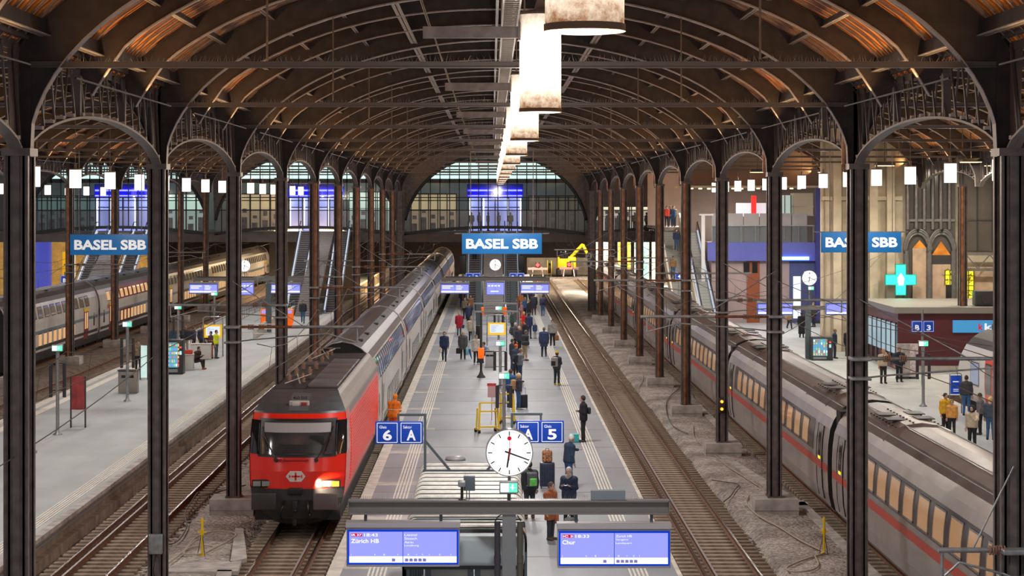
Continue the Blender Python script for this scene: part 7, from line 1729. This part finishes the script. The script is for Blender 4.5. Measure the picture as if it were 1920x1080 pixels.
p = P(1036, 651, 'man in pale grey fleece and black trousers facing camera', rot=.0, h=1.80, top=(.36, .35, .34), legs=DK, shoe=WHT, hair=(.05, .04, .03), fat=1.1, scarf=(.5, .49, .47)); bag(p, 1, (.32, .14, .05), 'brown paper bag held by the man in grey fleece', .3, .34, .06)
p = P(1044, 722, 'person with bright yellow beanie and yellow shoes', rot=2.6, h=1.74, pose='phone', top=(.05, .06, .09), legs=(.03, .05, .06), shoe=(.75, .55, .01), hair=(.08, .05, .03), hat=(.90, .62, .01), hem=.86); backpack(p, (.45, .47, .47), 'white and black backpack of the yellow beanie wearer', (.06, .06, .07), 1.12)
P(973, 665, 'bald man in dark navy jacket within the crowd', rot=.9, h=1.76, top=(.02, .025, .05), legs=DK, hair=(.60, .36, .26), hem=.84, fat=1.12)
p = P(984, 676, 'person in black jacket and khaki trousers with duffel bag', rot=2.3, h=1.82, top=(.035, .035, .045), legs=(.42, .32, .20), shoe=(.10, .05, .02), hair=(.16, .12, .10), bend=.1); w = world(p, (-.2, .1, 1.02)); o = thing('duffel_bag', 'black duffel bag carried by the person in khaki trousers', 'bag', w, .4); mb = MB(); mb.rbox((0, 0, 0), (.42, .24, .26), .08); mb.build('main_bag', pm((.03, .035, .05)), o); mb = MB(); mb.tube([(-.15, 0, .1), (0, 0, .35), (.15, 0, .1)], .012, 5); mb.build('strap', BLACK, o)
p = P(966, 655, 'white haired person in grey jacket at the crowd edge', rot=1.2, h=1.72, top=(.09, .10, .13), legs=DK, hair=(.62, .60, .58)); backpack(p, (.10, .09, .08), 'grey backpack of the white haired person in crowd')
P(960, 695, 'dark haired man in charcoal jacket beside the lit pole', rot=1.8, h=1.78, top=(.04, .045, .05), legs=(.03, .05, .12), hair=(.07, .05, .04))
P(967, 706, 'person in orange red beanie behind the hooded man', rot=.8, h=1.74, top=(.03, .05, .10), legs=DK, hat=(.95, .10, .01), hem=.84)
p = P(975, 716, 'man in grey hooded top looking at his phone', rot=-1.3+PI, h=1.76, pose='phone', top=(.24, .27, .33), legs=(.04, .08, .18), hair=(.25, .15, .09)); backpack(p, (.03, .04, .07), 'navy backpack on man in grey hooded top'); phone(p, 'phone held by the man in grey hooded top')
p = P(957, 764, 'man in bright blue jacket seen from behind', rot=PI-.3, h=1.76, top=(.015, .09, .28), legs=(.03, .05, .12), hair=(.10, .07, .05))
p = P(972, 768, 'person with fur trimmed hood and tan backpack', rot=1.9, h=1.66, top=(.05, .055, .09), legs=JEAN, shoe=WHT, hood=(.60, .45, .28), hair=(.6, .4, .2)); backpack(p, (.50, .30, .13), 'tan backpack on the person with fur hood')
suitcase(*G(982, 767), (.015, .018, .03), 'black upright suitcase next to the tan backpack', w=.36, hh=.62, d=.26)
cr = [(968, 600, 'person in plum jacket in dense crowd under far display', (.20, .05, .10), 1.72), (976, 585, 'person in orange brown jacket in the dense crowd', (.45, .16, .06), 1.70), (984, 598, 'person in blue jacket in the dense crowd', (.04, .12, .30), 1.75), (992, 605, 'person in black coat in the dense crowd', (.02, .02, .03), 1.80), (972, 618, 'person in dark red jacket in the dense crowd', (.28, .03, .04), 1.68), (969, 570, 'person in white jacket in the dense crowd', (.5, .48, .45), 1.70), (985, 578, 'person in teal jacket in the dense crowd', (.05, .20, .22), 1.74), (995, 570, 'person in grey coat at the back of dense crowd', (.13, .13, .15), 1.75), (960, 628, 'person in dark green jacket in the dense crowd', (.04, .09, .06), 1.72), (978, 606, 'person in pink scarf in the dense crowd', (.40, .20, .22), 1.66), (966, 580, 'person in navy coat at the very back of crowd', NAVY, 1.78), (979, 573, 'person in beige coat at the very back of crowd', (.38, .30, .2), 1.7), (874, 566, 'person in magenta jacket under the left far display', (.35, .04, .14), 1.66), (895, 600, 'person in charcoal coat behind the left gantry post', (.06, .06, .07), 1.74), (976, 645, 'person in camel coat within the crowd', (.30, .18, .09), 1.70), (985, 652, 'person in dark jacket facing the crowd', (.03, .03, .05), 1.75)]
for i, (px, py, lab, col, h) in enumerate(cr): P(px, py, lab, rot=R.uniform(-3, 3), h=h, top=col, legs=R.choice((DK, JEAN, (.04, .05, .08))), hair=R.choice(((.08, .05, .03), (.3, .18, .08), (.05, .04, .04), (.55, .38, .2))), hem=R.choice((.88, .74, .62)), res=.036)
person('dark figure riding down the left escalator of middle platform', -1.53, 181.5, 0, 1.78, top=(.015, .02, .05), legs=DK, z=LPE+(ZF-LPE)*(8.5/13.5), res=.036)
# left platform
p = P(259, 698, 'man in tan jacket and cap standing beside a left column', rot=.3, h=1.80, pose='phone', top=(.24, .18, .11), legs=DK, hat=(.08, .07, .05), fat=1.15)
P(324, 664, 'person in teal jacket with bag behind the vending machine', rot=2.6, h=1.72, top=(.03, .10, .16), legs=DK, hair=(.3, .15, .06), hem=.7); P(348, 665, 'person in black puffer jacket behind the vending machine', rot=PI, h=1.80, top=(.02, .022, .03), legs=(.35, .30, .25), hair=(.3, .15, .07), fat=1.25)
p = P(405, 672, 'worker in neon yellow jacket by the yellow timetable', rot=1.3, h=1.72, top=(.75, .85, .01), legs=(.08, .10, .13), hair=(.1, .06, .04), vest=(.7, .7, .65)); P(396, 672, 'person in orange trimmed vest next to the neon jacket', rot=-.8, h=1.64, top=(.10, .04, .06), legs=(.55, .08, .02), vest=(.9, .3, .05)); P(378, 662, 'person in navy jacket behind the white bench', rot=.6, h=1.72, top=(.03, .03, .06), legs=DK, hair=(.12, .07, .05)); P(363, 660, 'person in dark coat left of white bench', rot=1.2, h=1.6, top=(.03, .03, .06), legs=DK); P(388, 656, 'person in red scarf behind the white bench', rot=0, h=1.66, top=(.45, .03, .05), legs=DK)
p = P(368, 692, 'person in black with red bag sitting on the grey bench', rot=1.1, h=1.75, pose='sit', top=(.04, .02, .02), legs=(.03, .015, .015), shoe=(.35, .05, .02), hair=(.06, .04, .03))
x, y = G(353, 694); o = thing('handbag', 'red bag on the grey bench of the left platform', 'bag', (x, y, LPE+.925)); mb = MB(); mb.rbox((0, 0, .12), (.5, .25, .24), .06); mb.build('pouch', pm((.65, .05, .03)), o)
P(568, 606, 'man in black jacket and jeans walking on the left platform', rot=.1, h=1.78, pose='walk', top=(.03, .035, .045), legs=(.05, .13, .24), hair=(.10, .06, .04), fat=1.1); P(521, 575, 'dark figure at the left ticket machine', rot=PI, h=1.75, top=DK, legs=DK); P(571, 570, 'person in brown coat at foot of left stairs', rot=PI, h=1.72, top=(.20, .08, .05), legs=DK, hem=.6)
# right platform and concourse
rp = [(1393, 559, 'person in neon yellow jacket on the concourse', (.85, .85, .01), JEAN, 1.8), (1366, 560, 'person in yellow vest left on concourse', (.45, .45, .03), DK, 1.75), (1377, 560, 'person in dark blue talking on concourse', NAVY, DK, 1.72), (1383, 584, 'man in dark green jacket pulling red case', (.05, .08, .09), DK, 1.78), (1497, 592, 'dark coated man under the right clock', (.02, .02, .03), DK, 1.8), (1480, 617, 'person in olive jacket walking on the right platform', (.35, .25, .12), DK, 1.74), (1503, 633, 'person in long black robe on the right platform', (.012, .012, .015), DK, 1.78), (1526, 613, 'tall person in black by right gantry post', (.03, .025, .025), DK, 1.86), (1565, 672, 'person in navy coat next to the right vending machine', (.02, .04, .09), NAVY, 1.8), (1590, 668, 'dark figure beside the split name sign column', DK, DK, 1.7), (1486, 602, 'person in cream jacket under right display', (.55, .42, .25), DK, 1.7), (1322, 560, 'dark figure near escalator foot with yellow trim', (.03, .05, .10), DK, 1.7)]
for i, (px, py, lab, tc_, lc, h) in enumerate(rp): P(px, py, lab, rot=(.3, 2.8, -1.2, 1.5, PI)[i % 5], h=h, pose='walk' if i in (3, 5) else 'stand', top=tc_, legs=lc, hem=.25 if 'robe' in lab else (.86, .7)[i % 2], hair=R.choice(((.08, .05, .03), (.3, .18, .08), (.05, .04, .04))))
suitcase(*G(1396, 582), (.6, .04, .03), 'small red suitcase on the concourse floor', w=.4, hh=.6)
P(1656, 719, 'woman in cream jumper walking before the kiosk', rot=.2, h=1.80, pose='call', top=(.62, .48, .34), legs=(.03, .02, .02), hair=(.4, .22, .10), hairlen=.1); P(1686, 716, 'man in black leather jacket by the kiosk', rot=.1, h=1.82, top=(.015, .025, .045), legs=DK, hair=(.15, .09, .06), fat=1.15)
def PH(px, pyh, lab, h, **k):
    D = FPX*(CAMZ-LPE-h)/(pyh-VY); return person(lab, X_(px, D), D, h=h, **k)
p = PH(1772, 738, 'person in yellow and black jacket by the blue board', 1.7, rot=.5, top=(.80, .45, .02), legs=DK, hair=(.04, .03, .03)); PH(1785, 750, 'person crouched in patterned yellow jacket beside blue board', 1.5, rot=-.4, top=(.75, .35, .08), legs=DK, hair=(.3, .15, .08)); PH(1812, 705, 'person in blue jeans on the far right platform', 1.78, rot=2.8, top=(.05, .05, .06), legs=(.05, .15, .35), hair=(.05, .04, .03)); PH(1823, 761, 'person in pale hooded coat reaching forward, far right', 1.72, rot=-.6, pose='reach', top=(.62, .50, .36), legs=DK, hair=(.02, .02, .03), hood=(.03, .03, .05)); PH(1857, 744, 'long blond haired woman at far right edge', 1.74, rot=2.7, top=(.06, .08, .12), legs=JEAN, hair=(.75, .52, .22), hairlen=.4); PH(1838, 738, 'person in grey top beside the regional train', 1.7, rot=-2, top=(.2, .18, .2), legs=DK)
# people on the right stairs and on the bridge
for px, py, lab, col, i in ((1268, 470, 'person in dark jacket high on right stairs', NAVY, 0), (1262, 500, 'person in brown coat halfway down right stairs', (.35, .18, .06), 1), (1262, 428, 'person in blue jacket at top of right stairs', (.04, .09, .2), 2)):
    yy = 168-(i == 0)*4.5-(i == 1)*9; u = (yy-152)/16; person(lab, X_(px, yy), yy, 0, 1.75, 'walk', top=col, legs=JEAN, z=LPE+(8.0-LPE)*min(1, u+.03), res=.036)
br = [(1250, (.65, .06, .03)), (1257, (.03, .03, .04)), (1264, (.22, .14, .06))]
for i, (px, col) in enumerate(br): person('person in %s top at the upper end of the right stairs' % ('red', 'black', 'brown')[i], X_(px, 170+i), 170+i, 0, 1.75, top=col, legs=DK, z=8.0, res=.036)
bp = [(884, 190, 'dark figure standing in the blue lit bridge entrance'), (899, 191, 'second figure behind glass in the blue lit entrance'), (915, 190.5, 'blue jacketed figure in the blue lit bridge entrance'), (935, 191, 'pale figure near centre of the blue lit entrance'), (957, 190, 'figure at the right of blue lit bridge entrance'), (1105, 190, 'pale coated figure behind the bridge glass corner'), (1212, 190, 'figure in white at the bright bridge counter'), (1222, 190.5, 'figure in grey at the bright bridge counter'), (1190, 190, 'figure in yellow at the bright bridge counter'), (1140, 190.2, 'figure with yellow cap at the bright bridge counter'), (1160, 190, 'figure in dark top at the bright bridge counter')]
for i, (px, y, lab) in enumerate(bp): person(lab, X_(px, y), y, (0, 2.5, 1.2, -1)[i % 4], 1.74, top=((.05, .05, .06), (.3, .3, .35), (.03, .10, .35), (.6, .6, .65), (.15, .12, .12), (.5, .42, .36), (.7, .66, .6), (.25, .26, .28), (.8, .6, .1), (.2, .1, .1), (.08, .08, .1))[i], legs=DK, z=ZF, res=.036)
